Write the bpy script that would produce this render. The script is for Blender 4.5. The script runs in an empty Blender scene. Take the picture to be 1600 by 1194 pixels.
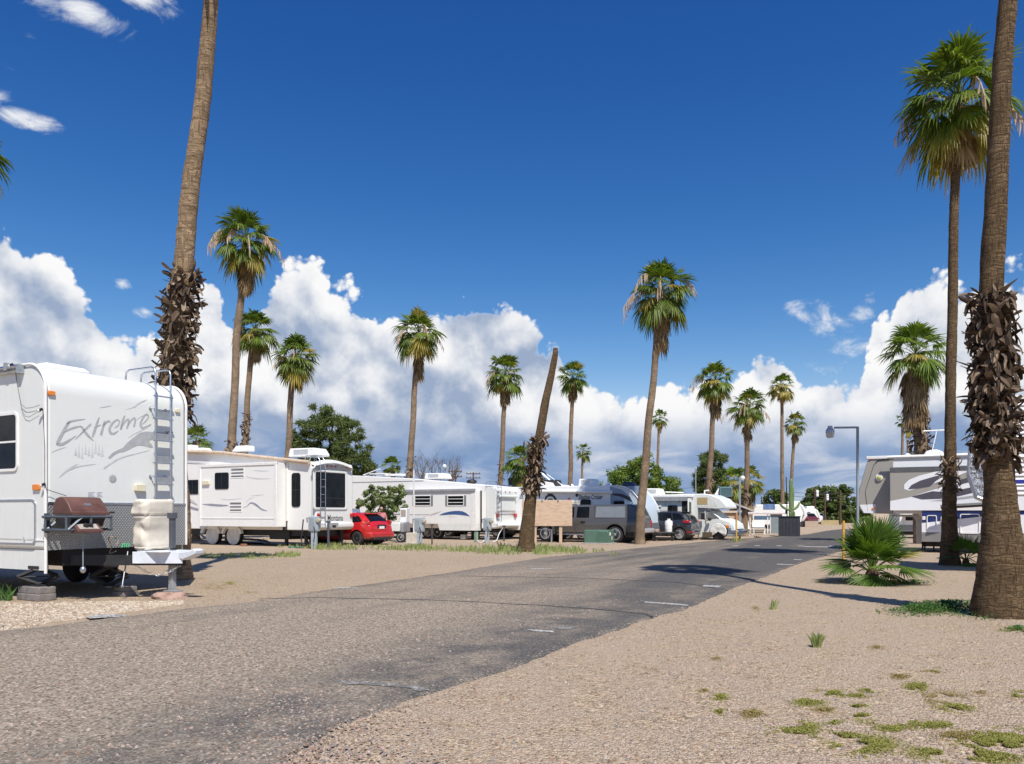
import bpy, bmesh, math, random
from mathutils import Vector, Matrix, noise
R = math.radians
scene = bpy.context.scene
COL = scene.collection
H, F, HZ = 1.45, 1250.0, 802.0          # eye height, focal length in photo pixels, horizon row

def at(px, py, D): return Vector(((px - 800) / F * D, D, H + (HZ - py) / F * D))
def gp(px, py):
    D = H * F / (py - HZ); return Vector(((px - 800) / F * D, D, 0))
def ground_row(D): return HZ + H * F / D

def tag(o, label=None, cat=None, group=None, kind=None):
    if label: o['label'] = label
    if cat: o['category'] = cat
    if group: o['group'] = group
    if kind: o['kind'] = kind
    return o

def thing(name, label, cat, loc=(0, 0, 0), rz=0, group=None):
    o = bpy.data.objects.new(name, None); COL.objects.link(o)
    o.empty_display_size = .2
    o.location = loc; o.rotation_euler = (0, 0, rz)
    return tag(o, label, cat, group)

def copy_tree(o, parent=None):
    c = o.copy(); COL.objects.link(c)
    if parent: c.parent = parent
    for ch in list(o.children): copy_tree(ch, c)
    return c

class MB:
    def __init__(s): s.v = []; s.f = []; s.m = []; s.X = None
    def add(s, vs, fs, mi=0):
        n = len(s.v)
        if s.X is not None: vs = [s.X @ Vector(p) for p in vs]
        s.v.extend(tuple(p) for p in vs)
        for f in fs: s.f.append(tuple(i + n for i in f)); s.m.append(mi)
    def box(s, x0, x1, y0, y1, z0, z1, mi=0):
        s.add([(x0,y0,z0),(x1,y0,z0),(x1,y1,z0),(x0,y1,z0),(x0,y0,z1),(x1,y0,z1),(x1,y1,z1),(x0,y1,z1)],
              [(3,2,1,0),(4,5,6,7),(0,1,5,4),(1,2,6,5),(2,3,7,6),(3,0,4,7)], mi)
    def prism(s, poly, ax, a, b, mi=0):
        """poly: list of 2-D points; ax 'y': (u,v)->(u,w,v); 'x': (u,v)->(w,u,v); 'z': (u,v)->(u,v,w)"""
        fn = {'y': lambda u, v, w: (u, w, v), 'x': lambda u, v, w: (w, u, v), 'z': lambda u, v, w: (u, v, w)}[ax]
        n = len(poly)
        vs = [fn(u, v, a) for u, v in poly] + [fn(u, v, b) for u, v in poly]
        fs = [tuple(range(n)), tuple(range(2 * n - 1, n - 1, -1))]
        fs += [(i, i + n, (i + 1) % n + n, (i + 1) % n) for i in range(n)]
        s.add(vs, fs, mi)
    def ring(s, po, pi, ax, a, b, mi=0):
        fn = {'y': lambda u, v, w: (u, w, v), 'x': lambda u, v, w: (w, u, v), 'z': lambda u, v, w: (u, v, w)}[ax]
        n = len(po)
        vs = [fn(u, v, a) for u, v in po] + [fn(u, v, a) for u, v in pi] + [fn(u, v, b) for u, v in po] + [fn(u, v, b) for u, v in pi]
        fs = []
        for i in range(n):
            j = (i + 1) % n
            fs += [(i, j, j + n, i + n), (i + 2*n, i + 3*n, j + 3*n, j + 2*n), (i, i + 2*n, j + 2*n, j), (i + n, j + n, j + 3*n, i + 3*n)]
        s.add(vs, fs, mi)
    def tube(s, pts, r, n=8, mi=0, cap=True, closed=False):
        pts = [Vector(p) for p in pts]
        rs = r if isinstance(r, (list, tuple)) else [r] * len(pts)
        vs = []; fs = []; N = len(pts)
        t0 = (pts[1] - pts[0]).normalized()
        up = Vector((0, 0, 1)) if abs(t0.z) < .9 else Vector((1, 0, 0))
        u = t0.cross(up).normalized()
        for i, p in enumerate(pts):
            if closed: t = pts[(i + 1) % N] - pts[i - 1]
            else: t = pts[min(i + 1, N - 1)] - pts[max(i - 1, 0)]
            if t.length < 1e-9: t = t0.copy()
            t.normalize()
            u = (u - t * u.dot(t))
            if u.length < 1e-6: u = t.orthogonal()
            u.normalize(); w = t.cross(u)
            for k in range(n):
                a = 2 * math.pi * k / n
                vs.append(p + (u * math.cos(a) + w * math.sin(a)) * rs[i])
        M_ = N if closed else N - 1
        for i in range(M_):
            for k in range(n):
                a = i * n + k; b = i * n + (k + 1) % n
                c = ((i + 1) % N) * n + (k + 1) % n; d = ((i + 1) % N) * n + k
                fs.append((a, b, c, d))
        if cap and not closed:
            fs.append(tuple(range(n - 1, -1, -1))); fs.append(tuple(range((N - 1) * n, N * n)))
        s.add(vs, fs, mi)
    def lathe(s, prof, c, axis='z', n=24, mi=0):
        """prof: (r, h) pairs; revolve round axis through c"""
        vs = []; fs = []
        for r, h in prof:
            for k in range(n):
                a = 2 * math.pi * k / n; x = r * math.cos(a); y = r * math.sin(a)
                p = {'z': (x, y, h), 'y': (x, h, y), 'x': (h, x, y)}[axis]
                vs.append((c[0] + p[0], c[1] + p[1], c[2] + p[2]))
        for i in range(len(prof) - 1):
            for k in range(n):
                fs.append((i*n + k, i*n + (k+1) % n, (i+1)*n + (k+1) % n, (i+1)*n + k))
        fs.append(tuple(range(n - 1, -1, -1))); fs.append(tuple(range((len(prof)-1)*n, len(prof)*n)))
        s.add(vs, fs, mi)
    def ball(s, c, r, n=12, m=8, mi=0, sz=(1, 1, 1)):
        prof = []
        vs = []; fs = []
        for i in range(m + 1):
            t = math.pi * i / m
            for k in range(n):
                a = 2 * math.pi * k / n
                vs.append((c[0] + r*sz[0]*math.sin(t)*math.cos(a), c[1] + r*sz[1]*math.sin(t)*math.sin(a), c[2] + r*sz[2]*math.cos(t)))
        for i in range(m):
            for k in range(n):
                fs.append((i*n + k, (i+1)*n + k, (i+1)*n + (k+1) % n, i*n + (k+1) % n))
        s.add(vs, fs, mi)
    def build(s, name, mats, parent=None, smooth=None, bevel=0, seg=2, origin=None, fixn=False):
        me = bpy.data.meshes.new(name)
        vs = s.v
        if origin is not None:
            ox, oy, oz = origin; vs = [(x - ox, y - oy, z - oz) for x, y, z in vs]
        me.from_pydata(vs, [], s.f)
        if not isinstance(mats, (list, tuple)): mats = [mats]
        for m in mats: me.materials.append(m)
        if len(mats) > 1: me.polygons.foreach_set('material_index', s.m)
        if fixn:
            bm = bmesh.new(); bm.from_mesh(me); bmesh.ops.recalc_face_normals(bm, faces=bm.faces); bm.to_mesh(me); bm.free()
        if smooth is not None:
            me.polygons.foreach_set('use_smooth', [True] * len(me.polygons))
            if smooth < 179: me.set_sharp_from_angle(angle=R(smooth))
        me.update()
        o = bpy.data.objects.new(name, me); COL.objects.link(o)
        if parent is not None: o.parent = parent
        if bevel:
            b = o.modifiers.new('bevel', 'BEVEL'); b.width = bevel; b.segments = seg; b.limit_method = 'ANGLE'; b.angle_limit = R(40)
            me.polygons.foreach_set('use_smooth', [True] * len(me.polygons)); me.set_sharp_from_angle(angle=R(50))
            b.harden_normals = False
        return o

def rr(x0, x1, z0, z1, r, n=5):
    if x0 > x1: x0, x1 = x1, x0
    if z0 > z1: z0, z1 = z1, z0
    r = min(r, (x1-x0)/2*.98, (z1-z0)/2*.98); P = []
    for cx, cz, a0 in ((x1-r, z0+r, -90), (x1-r, z1-r, 0), (x0+r, z1-r, 90), (x0+r, z0+r, 180)):
        for i in range(n + 1):
            a = R(a0 + 90 * i / n); P.append((cx + r*math.cos(a), cz + r*math.sin(a)))
    return P

# ---------------------------------------------------------------- frames: the axes of a parked vehicle
ROAD = R(-28.6)                          # every pitch lies square to the road
class Frame:
    def __init__(s, X, Y, ang=ROAD):
        s.P = Vector((X, Y, 0)); s.ang = ang
        s.a = Vector((math.cos(ang), math.sin(ang), 0)); s.n = Vector((-math.sin(ang), math.cos(ang), 0))
        s.c = Vector((0, 0, H)) - s.P
        s.cl = Vector((s.c.dot(s.a), s.c.dot(s.n), H))
    def d(s, px, py):
        d = Vector(((px - 800) / F, 1, (HZ - py) / F)); return Vector((d.dot(s.a), d.dot(s.n), d.z))
    def onY(s, px, py, y=0.0):
        d = s.d(px, py); t = (y - s.cl.y) / d.y; return (s.cl.x + d.x*t, s.cl.z + d.z*t)
    def onX(s, px, py, x=0.0):
        d = s.d(px, py); t = (x - s.cl.x) / d.x; return (s.cl.y + d.y*t, s.cl.z + d.z*t)
    def polyY(s, pts, y=0.0): return [s.onY(a, b, y) for a, b in pts]
    def polyX(s, pts, x=0.0): return [s.onX(a, b, x) for a, b in pts]
    def boxY(s, x0, y0, x1, y1, y=0.0):
        """pixel box -> (s0, s1, z0, z1) on plane y"""
        a = s.onY(x0, (y0+y1)/2, y)[0]; b = s.onY(x1, (y0+y1)/2, y)[0]
        z1 = s.onY((x0+x1)/2, y0, y)[1]; z0 = s.onY((x0+x1)/2, y1, y)[1]
        return (a, b, z0, z1)
    def boxX(s, x0, y0, x1, y1, x=0.0):
        a = s.onX(x0, (y0+y1)/2, x)[0]; b = s.onX(x1, (y0+y1)/2, x)[0]
        z1 = s.onX((x0+x1)/2, y0, x)[1]; z0 = s.onX((x0+x1)/2, y1, x)[1]
        return (min(a, b), max(a, b), z0, z1)

# ---------------------------------------------------------------- materials
class NT:
    def __init__(s, tree): s.t = tree; s.n = tree.nodes; s.l = tree.links
    def node(s, kind, **kw):
        n = s.n.new(kind)
        for k, v in kw.items(): setattr(n, k, v)
        return n
    def set(s, sock, v):
        if hasattr(v, 'node'): s.l.new(v, sock)
        else: sock.default_value = v
    def math(s, op, a, b=None, c=None, clamp=False):
        n = s.node('ShaderNodeMath', operation=op, use_clamp=clamp)
        s.set(n.inputs[0], a)
        if b is not None: s.set(n.inputs[1], b)
        if c is not None: s.set(n.inputs[2], c)
        return n.outputs[0]
    def mix(s, f, a, b, blend='MIX'):
        n = s.node('ShaderNodeMix', data_type='RGBA', blend_type=blend)
        s.set(n.inputs[0], f); s.set(n.inputs[6], a); s.set(n.inputs[7], b); return n.outputs[2]
    def mrange(s, v, a, b, c=0.0, d=1.0, smooth=False):
        n = s.node('ShaderNodeMapRange'); n.clamp = True
        if smooth: n.interpolation_type = 'SMOOTHSTEP'
        s.set(n.inputs[0], v); n.inputs[1].default_value = a; n.inputs[2].default_value = b; n.inputs[3].default_value = c; n.inputs[4].default_value = d
        return n.outputs[0]
    def noise(s, vec, scale, detail=4, rough=.55, dist=0.0, out=0):
        n = s.node('ShaderNodeTexNoise'); s.l.new(vec, n.inputs['Vector'])
        n.inputs['Scale'].default_value = scale; n.inputs['Detail'].default_value = detail
        n.inputs['Roughness'].default_value = rough; n.inputs['Distortion'].default_value = dist
        return n.outputs[out]
    def voro(s, vec, scale, feature='F1', out='Distance', detail=0.0, rough=.5):
        n = s.node('ShaderNodeTexVoronoi', feature=feature); s.l.new(vec, n.inputs['Vector'])
        n.inputs['Scale'].default_value = scale
        if detail: n.inputs['Detail'].default_value = detail; n.inputs['Roughness'].default_value = rough
        return n.outputs[out]
    def mapping(s, vec, scale=(1, 1, 1), rot=(0, 0, 0), loc=(0, 0, 0)):
        n = s.node('ShaderNodeMapping'); s.l.new(vec, n.inputs[0])
        n.inputs['Scale'].default_value = scale; n.inputs['Rotation'].default_value = rot; n.inputs['Location'].default_value = loc
        return n.outputs[0]
    def ramp(s, fac, stops, mode='LINEAR'):
        n = s.node('ShaderNodeValToRGB'); s.l.new(fac, n.inputs[0]); cr = n.color_ramp; cr.interpolation = mode
        while len(cr.elements) > 1: cr.elements.remove(cr.elements[-1])
        cr.elements[0].position = stops[0][0]; cr.elements[0].color = (*stops[0][1], 1)
        for p, c in stops[1:]:
            e = cr.elements.new(p); e.color = (*c, 1)
        return n.outputs[0]

def newmat(name):
    m = bpy.data.materials.new(name); m.use_nodes = True
    nt = NT(m.node_tree); bsdf = m.node_tree.nodes['Principled BSDF']
    return m, nt, bsdf
def bumpn(nt, bsdf, h, strength, dist):
    b = nt.node('ShaderNodeBump'); b.inputs['Strength'].default_value = strength; b.inputs['Distance'].default_value = dist
    nt.l.new(h, b.inputs['Height']); nt.l.new(b.outputs[0], bsdf.inputs['Normal'])

_mc = {}
def M(name, col, rough=.6, metal=0., var=.12, scale=6., bump=0., coat=0., streak=False, bscale=None, spec=.5):
    if name in _mc: return _mc[name]
    m, nt, b = newmat(name)
    tc = nt.node('ShaderNodeTexCoord').outputs['Object']
    vec = nt.mapping(tc, (scale, scale, scale * .22) if streak else (scale,) * 3)
    nz = nt.noise(vec, 1.0, 5, .6)
    dark = tuple(c * (1 - var) for c in col); lite = tuple(min(1, c * (1 + var)) for c in col)
    nt.l.new(nt.ramp(nz, [(.3, dark), (.7, lite)]), b.inputs['Base Color'])
    b.inputs['Metallic'].default_value = metal
    b.inputs['Specular IOR Level'].default_value = spec
    nt.l.new(nt.mrange(nz, .3, .7, max(.02, rough * .85), min(1, rough * 1.15)), b.inputs['Roughness'])
    if coat: b.inputs['Coat Weight'].default_value = coat; b.inputs['Coat Roughness'].default_value = .04
    if bump:
        h = nt.noise(nt.mapping(tc, (bscale or scale * 6,) * 3), 1.0, 4, .6)
        bumpn(nt, b, h, 1.0, bump)
    _mc[name] = m; return m

def rvpaint(name, col, dirt=(.42, .38, .32), amount=.35, rough=.32, zlo=.5, zhi=1.6):
    """gel-coat with rain streaks and road dirt low on the wall"""
    m, nt, b = newmat(name)
    tc = nt.node('ShaderNodeTexCoord').outputs['Object']
    st = nt.noise(nt.mapping(tc, (9, 9, .55)), 1.0, 5, .65)
    bl = nt.noise(tc, 1.3, 4, .6)
    z = nt.node('ShaderNodeSeparateXYZ'); nt.l.new(tc, z.inputs[0])
    low = nt.mrange(z.outputs[2], zlo, zhi, 1.0, .25)
    f = nt.math('MULTIPLY', nt.mrange(nt.math('MULTIPLY', st, bl), .18, .5), nt.math('MULTIPLY', low, amount), clamp=True)
    nt.l.new(nt.mix(f, (*col, 1), (*dirt, 1)), b.inputs['Base Color'])
    nt.l.new(nt.mrange(f, 0, .4, rough, .6), b.inputs['Roughness'])
    bumpn(nt, b, bl, .35, .02)
    return m

def carpaint(name, col, flake=.0, rough=.25):
    m, nt, b = newmat(name)
    tc = nt.node('ShaderNodeTexCoord').outputs['Object']
    nz = nt.noise(tc, 3, 5, .6)
    z = nt.node('ShaderNodeSeparateXYZ'); nt.l.new(tc, z.inputs[0])
    d = nt.math('MULTIPLY', nt.mrange(z.outputs[2], .2, .8, .28, .03), nz)
    nt.l.new(nt.mix(d, (*col, 1), (.25, .21, .17, 1)), b.inputs['Base Color'])
    b.inputs['Metallic'].default_value = flake
    b.inputs['Roughness'].default_value = rough
    b.inputs['Coat Weight'].default_value = .8; b.inputs['Coat Roughness'].default_value = .05
    return m

def leafmat(name, a, b_, trans=.3, rough=.5, mid=None):
    """two leaf tones chosen leaf by leaf, some light passing through"""
    m, nt, b = newmat(name)
    g = nt.node('ShaderNodeNewGeometry')
    c = nt.ramp(g.outputs['Random Per Island'], [(0, a), (.55, mid), (1, b_)] if mid else [(0, a), (1, b_)])
    nt.l.new(c, b.inputs['Base Color']); b.inputs['Roughness'].default_value = rough
    b.inputs['Specular IOR Level'].default_value = .4
    tr = nt.node('ShaderNodeBsdfTranslucent'); nt.l.new(nt.mix(1.0, c, (1.5, 1.6, .6, 1), 'MULTIPLY'), tr.inputs[0])
    mx = nt.node('ShaderNodeMixShader'); mx.inputs[0].default_value = trans
    nt.l.new(b.outputs[0], mx.inputs[1]); nt.l.new(tr.outputs[0], mx.inputs[2])
    nt.l.new(mx.outputs[0], nt.n['Material Output'].inputs[0])
    return m

def glassmat(name, col=(.007, .008, .009), rough=.06):
    m, nt, b = newmat(name)
    tc = nt.node('ShaderNodeTexCoord').outputs['Object']
    nz = nt.noise(tc, 2.2, 3, .5)
    nt.l.new(nt.ramp(nz, [(.35, tuple(c * .6 for c in col)), (.7, tuple(c * 1.8 for c in col))]), b.inputs['Base Color'])
    b.inputs['Roughness'].default_value = rough; b.inputs['Specular IOR Level'].default_value = .25
    bumpn(nt, b, nz, .3, .01)
    return m

WHITE = rvpaint('white_gelcoat', (.725, .745, .715), amount=.3)
WHITE2 = rvpaint('aged_white_gelcoat', (.82, .815, .785), amount=.3)
OFFW = M('off_white_plastic', (.8, .79, .76), .45, var=.06)
CREAM = M('cream_plastic', (.72, .66, .48), .45, var=.06)
GLASS = glassmat('dark_window_glass')
CHROME = M('bright_metal', (.7, .71, .72), .3, .6, .08, 12)
ALU = M('brushed_aluminium', (.55, .57, .6), .38, 1., .1, 14)
GREYM = M('grey_painted_metal', (.27, .31, .34), .5, .0, .1, 5)
DARKM = M('dark_frame_steel', (.03, .03, .032), .6, .3, .3, 8)
BLACKP = M('black_plastic', (.022, .022, .024), .5, 0, .25, 8)
RUBBER = M('tyre_rubber', (.024, .023, .023), .85, 0, .3, 9, bump=.004)
AMBER = M('amber_lens', (.75, .22, .015), .25, 0, .1, 20, coat=.4)
REDL = M('red_lens', (.45, .012, .012), .25, 0, .2, 20, coat=.5)
CLEARL = M('clear_lamp_lens', (.68, .7, .7), .15, .2, .1, 20, coat=.6)
TAN = M('tan_vinyl', (.58, .45, .33), .6, 0, .18, 5)
CONC = M('concrete', (.42, .39, .35), .9, 0, .22, 7, bump=.006)
WOODG = M('weathered_wood', (.3, .24, .18), .85, 0, .3, 6, bump=.004)
LETTER = M('dark_grey_lettering', (.07, .075, .085), .5, 0, .1, 8)
# ================================================================ sky, sun, camera
SUN_EL, SUN_AZ = 56.0, 162.0            # azimuth clockwise from +Y
to_sun = Vector((math.sin(R(SUN_AZ)) * math.cos(R(SUN_EL)), math.cos(R(SUN_AZ)) * math.cos(R(SUN_EL)), math.sin(R(SUN_EL))))
ld = bpy.data.lights.new('sun', 'SUN'); ld.energy = 4.7; ld.angle = R(.53); ld.color = (1, .95, .87)
so = bpy.data.objects.new('sun', ld); COL.objects.link(so); so.rotation_euler = to_sun.to_track_quat('Z', 'Y').to_euler(); so.location = (30, -40, 90)

cd = bpy.data.cameras.new('camera'); cd.sensor_width = 36; cd.lens = F / 1600 * 36; cd.shift_y = (802 - 597) / 1600
cd.clip_end = 20000; cd.clip_start = .05
co = bpy.data.objects.new('camera', cd); COL.objects.link(co); co.location = (0, 0, H); co.rotation_euler = (R(90), 0, 0)
scene.camera = co

w = bpy.data.worlds.new('World'); scene.world = w; w.use_nodes = True
nt = NT(w.node_tree)
bg = w.node_tree.nodes['Background']
sky = nt.node('ShaderNodeTexSky', sky_type='NISHITA', sun_disc=False, sun_elevation=R(SUN_EL), sun_rotation=R(SUN_AZ),
              air_density=1.0, dust_density=.3, ozone_density=3.0, altitude=700)
hs = nt.node('ShaderNodeHueSaturation'); hs.inputs['Saturation'].default_value = 1.22; hs.inputs['Value'].default_value = .95
nt.l.new(sky.outputs[0], hs.inputs['Color'])
tc = nt.node('ShaderNodeTexCoord').outputs['Generated']
sep = nt.node('ShaderNodeSeparateXYZ'); nt.l.new(tc, sep.inputs[0])
X, Y, Z = sep.outputs
az = nt.math('ARCTAN2', X, Y)
hor = nt.math('SQRT', nt.math('ADD', nt.math('MULTIPLY', X, X), nt.math('MULTIPLY', Y, Y)))
el = nt.math('DIVIDE', Z, nt.math('MAXIMUM', hor, .02))     # tangent of the elevation
def sky_ae(px, py):
    a = math.atan((px - 800) / F); return a, (HZ - py) / F * math.cos(a)
# cumulus tops all round the horizon: elevation as a function of azimuth
AZM = R(60.0)
prof = [(-60,430),(0,352),(40,356),(80,372),(112,395),(140,440),(175,470),(200,492),(225,505),(245,505),(262,470),(290,430),(322,422),(345,450),(370,498),(392,480),(415,425),(440,384),(470,376),(505,398),(540,425),(575,452),(610,474),(645,480),(665,470),(690,452),(708,436),(735,430),(765,440),(790,458),(815,470),(850,500),(874,520),(884,560),(898,585),(925,572),(955,578),(1000,588),(1045,582),(1090,580),(1130,578),(1165,568),(1180,545),(1205,538),(1235,546),(1255,575),(1300,582),(1330,578),(1346,560),(1358,505),(1380,484),(1398,470),(1405,430),(1430,416),(1480,416),(1530,425),(1570,412),(1600,404),(1660,440)]
fc = nt.node('ShaderNodeFloatCurve')
cur = fc.mapping.curves[0]
pts = [(0, .22), (.08, .26), (.16, .2)]
for px, py in prof:
    a, e = sky_ae(px, py); pts.append(((a + AZM) / (2 * AZM), e))
pts += [(.84, .3), (.92, .22), (1, .22)]
pts.sort()
cur.points[0].location = pts[0]; cur.points[1].location = pts[-1]
for p in pts[1:-1]: cur.points.new(*p)
for p in cur.points: p.handle_type = 'AUTO_CLAMPED'
fc.mapping.update()

def field(vec):
    """billowing noise, about 0..1"""
    v1 = nt.node('ShaderNodeTexVoronoi', feature='SMOOTH_F1', voronoi_dimensions='2D'); nt.l.new(vec, v1.inputs['Vector'])
    v1.inputs['Scale'].default_value = 15; v1.inputs['Detail'].default_value = 3.5; v1.inputs['Roughness'].default_value = .56
    v1.inputs['Smoothness'].default_value = .35; v1.inputs['Lacunarity'].default_value = 2.2
    n1 = nt.noise(vec, 9, 7, .6)
    return nt.math('ADD', nt.math('MULTIPLY', nt.math('SUBTRACT', 1.0, v1.outputs['Distance']), .75), nt.math('MULTIPLY', n1, .35))
ae = nt.node('ShaderNodeCombineXYZ'); nt.l.new(az, ae.inputs[0]); nt.l.new(el, ae.inputs[1])
warp = nt.noise(tc, 7, 4, .6, out=1)
wv = nt.node('ShaderNodeVectorMath', operation='MULTIPLY_ADD'); nt.l.new(warp, wv.inputs[0]); wv.inputs[1].default_value = (.035,) * 3
nt.l.new(ae.outputs[0], wv.inputs[2]); V = wv.outputs[0]
f0 = field(V)
off = nt.node('ShaderNodeVectorMath', operation='ADD'); nt.l.new(V, off.inputs[0]); off.inputs[1].default_value = (.006, .016, 0)
f1 = field(off.outputs[0])
azn = nt.math('DIVIDE', nt.math('ADD', az, AZM), 2 * AZM, clamp=True)
nt.l.new(azn, fc.inputs['Value'])
top = fc.outputs[0]
depth = nt.math('SUBTRACT', top, el)                        # >0 inside the bank
dens = nt.math('ADD', depth, nt.math('MULTIPLY', nt.math('SUBTRACT', f0, .62), .065))
edge = nt.mrange(dens, -.003, .008, smooth=True)
# loose puffs: (px, py, rx, ry, softness)
def puff(px, py, rx, ry, amp=1.0, rot=0):
    a, e = sky_ae(px, py)
    da = nt.math('SUBTRACT', az, a); de = nt.math('SUBTRACT', el, e)
    c, s = math.cos(rot), math.sin(rot)
    u = nt.math('DIVIDE', nt.math('ADD', nt.math('MULTIPLY', da, c), nt.math('MULTIPLY', de, s)), rx / F)
    v = nt.math('DIVIDE', nt.math('SUBTRACT', nt.math('MULTIPLY', de, c), nt.math('MULTIPLY', da, s)), ry / F)
    q = nt.math('SQRT', nt.math('ADD', nt.math('MULTIPLY', u, u), nt.math('MULTIPLY', v, v)))
    return nt.math('MULTIPLY', nt.mrange(q, 1.25, .1), amp)
fibre = nt.noise(nt.mapping(tc, (1, 1, 1.6)), 13, 9, .68, 1.2)
pf = None
for a in [(215,-5,75,30),(135,15,75,40,1,-.25),(55,-10,60,40),(265,18,40,30,.75),(35,184,55,22,1,-.05),(15,108,42,20,.6),(-20,150,60,40,.7),(60,60,50,18,.35),
          (1248,490,45,24,.85,-.7),(1292,512,85,46,.74,-.55),(1330,545,75,75,.62),(1345,490,30,25,.8),(1360,470,40,20,.5),(190,447,16,12,.9),(228,487,22,14,.7),
          (620,140,14,3,.5),(1390,540,60,60,.6)]:
    p = puff(*a); pf = p if pf is None else nt.math('MAXIMUM', pf, p)
puffa = nt.mrange(nt.math('ADD', pf, nt.math('MULTIPLY', nt.math('SUBTRACT', fibre, .55), 1.9)), .34, 1.0, smooth=True)
puffa = nt.math('MULTIPLY', puffa, nt.mrange(pf, .02, .25))
# tone inside the bank: sunlit heads, blue-grey undersides, layered strata low down
lit = nt.math('SUBTRACT', f0, f1)
def heap(vec):
    v1 = nt.node('ShaderNodeTexVoronoi', feature='SMOOTH_F1', voronoi_dimensions='2D'); nt.l.new(vec, v1.inputs['Vector'])
    v1.inputs['Scale'].default_value = 8.5; v1.inputs['Detail'].default_value = 1.6; v1.inputs['Roughness'].default_value = .5; v1.inputs['Smoothness'].default_value = .6
    return v1.outputs['Distance']
off2 = nt.node('ShaderNodeVectorMath', operation='ADD'); nt.l.new(V, off2.inputs[0]); off2.inputs[1].default_value = (.014, .034, 0)
heaps = nt.math('SUBTRACT', heap(off2.outputs[0]), heap(V))      # >0 on the sunward shoulder of each heap
broad = nt.noise(nt.mapping(tc, (1, 1, 1.5), loc=(.3, .1, .37)), 4.0, 2, .5)
shade = nt.math('ADD', nt.mrange(depth, .01, .20, -.10, .66), nt.math('MULTIPLY', nt.math('SUBTRACT', broad, .5), 1.1))
shade = nt.math('SUBTRACT', shade, nt.math('MULTIPLY', heaps, 1.5))
shade = nt.math('SUBTRACT', shade, nt.math('MULTIPLY', lit, .75))
cc = nt.ramp(nt.mrange(shade, -.25, 1.0), [(0, (1.0, 1.0, 1.0)), (.25, (.88, .895, .93)), (.45, (.735, .77, .84)), (.7, (.53, .595, .715)), (1, (.34, .43, .605))])
# strata between the bank and the horizon
strat = nt.noise(nt.mapping(tc, (1, 1, 3.6)), 6.0, 6, .58, .5)
lowmask = nt.mrange(el, .135, .06, smooth=True)
scol = nt.ramp(nt.mrange(strat, .36, .68), [(0, (.15, .27, .51)), (.4, (.235, .36, .6)), (.7, (.5, .57, .71)), (1, (.74, .775, .84))])
cc = nt.mix(nt.math('MULTIPLY', lowmask, .86), cc, scol)
hz = nt.mrange(el, .055, .0, smooth=True)
cc = nt.mix(nt.math('MULTIPLY', hz, .6), cc, (.36, .49, .7, 1))
alpha = nt.math('MAXIMUM', edge, puffa)
puffcol = nt.mix(nt.mrange(fibre, .35, .7), (.72, .78, .88, 1), (.98, .98, .98, 1))
cloud = nt.mix(edge, puffcol, cc)
SKYG = .098
EXPF = 2 ** .25
sc_ = nt.node('ShaderNodeSeparateColor'); nt.l.new(hs.outputs[0], sc_.inputs[0])
def grade(x, p, src, tgt):          # deeper, clearer blue than the model atmosphere: dry desert air after rain
    x = nt.math('MULTIPLY', x, SKYG)
    y = nt.math('MULTIPLY', nt.math('POWER', nt.math('DIVIDE', x, src), p), tgt / EXPF)
    return nt.math('DIVIDE', nt.math('MINIMUM', y, nt.math('MULTIPLY', x, 1.5)), SKYG)
cb = nt.node('ShaderNodeCombineColor')
for i, (p, src, tgt) in enumerate(((1.8, .04, .018), (1.38, .112, .096), (1.0, .27, .352))): nt.l.new(grade(sc_.outputs[i], p, src, tgt), cb.inputs[i])
gain = cb
cg = nt.node('ShaderNodeVectorMath', operation='SCALE'); nt.l.new(cloud, cg.inputs[0]); cg.inputs['Scale'].default_value = .96 / SKYG / EXPF
final = nt.mix(alpha, gain.outputs[0], cg.outputs[0])
nt.l.new(final, bg.inputs['Color']); bg.inputs['Strength'].default_value = SKYG
w.cycles.sampling_method = 'MANUAL'; w.cycles.sample_map_resolution = 512
vs = scene.view_settings; vs.view_transform = 'Standard'; vs.look = 'None'; vs.exposure = 0.25; vs.gamma = 1.0
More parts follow.
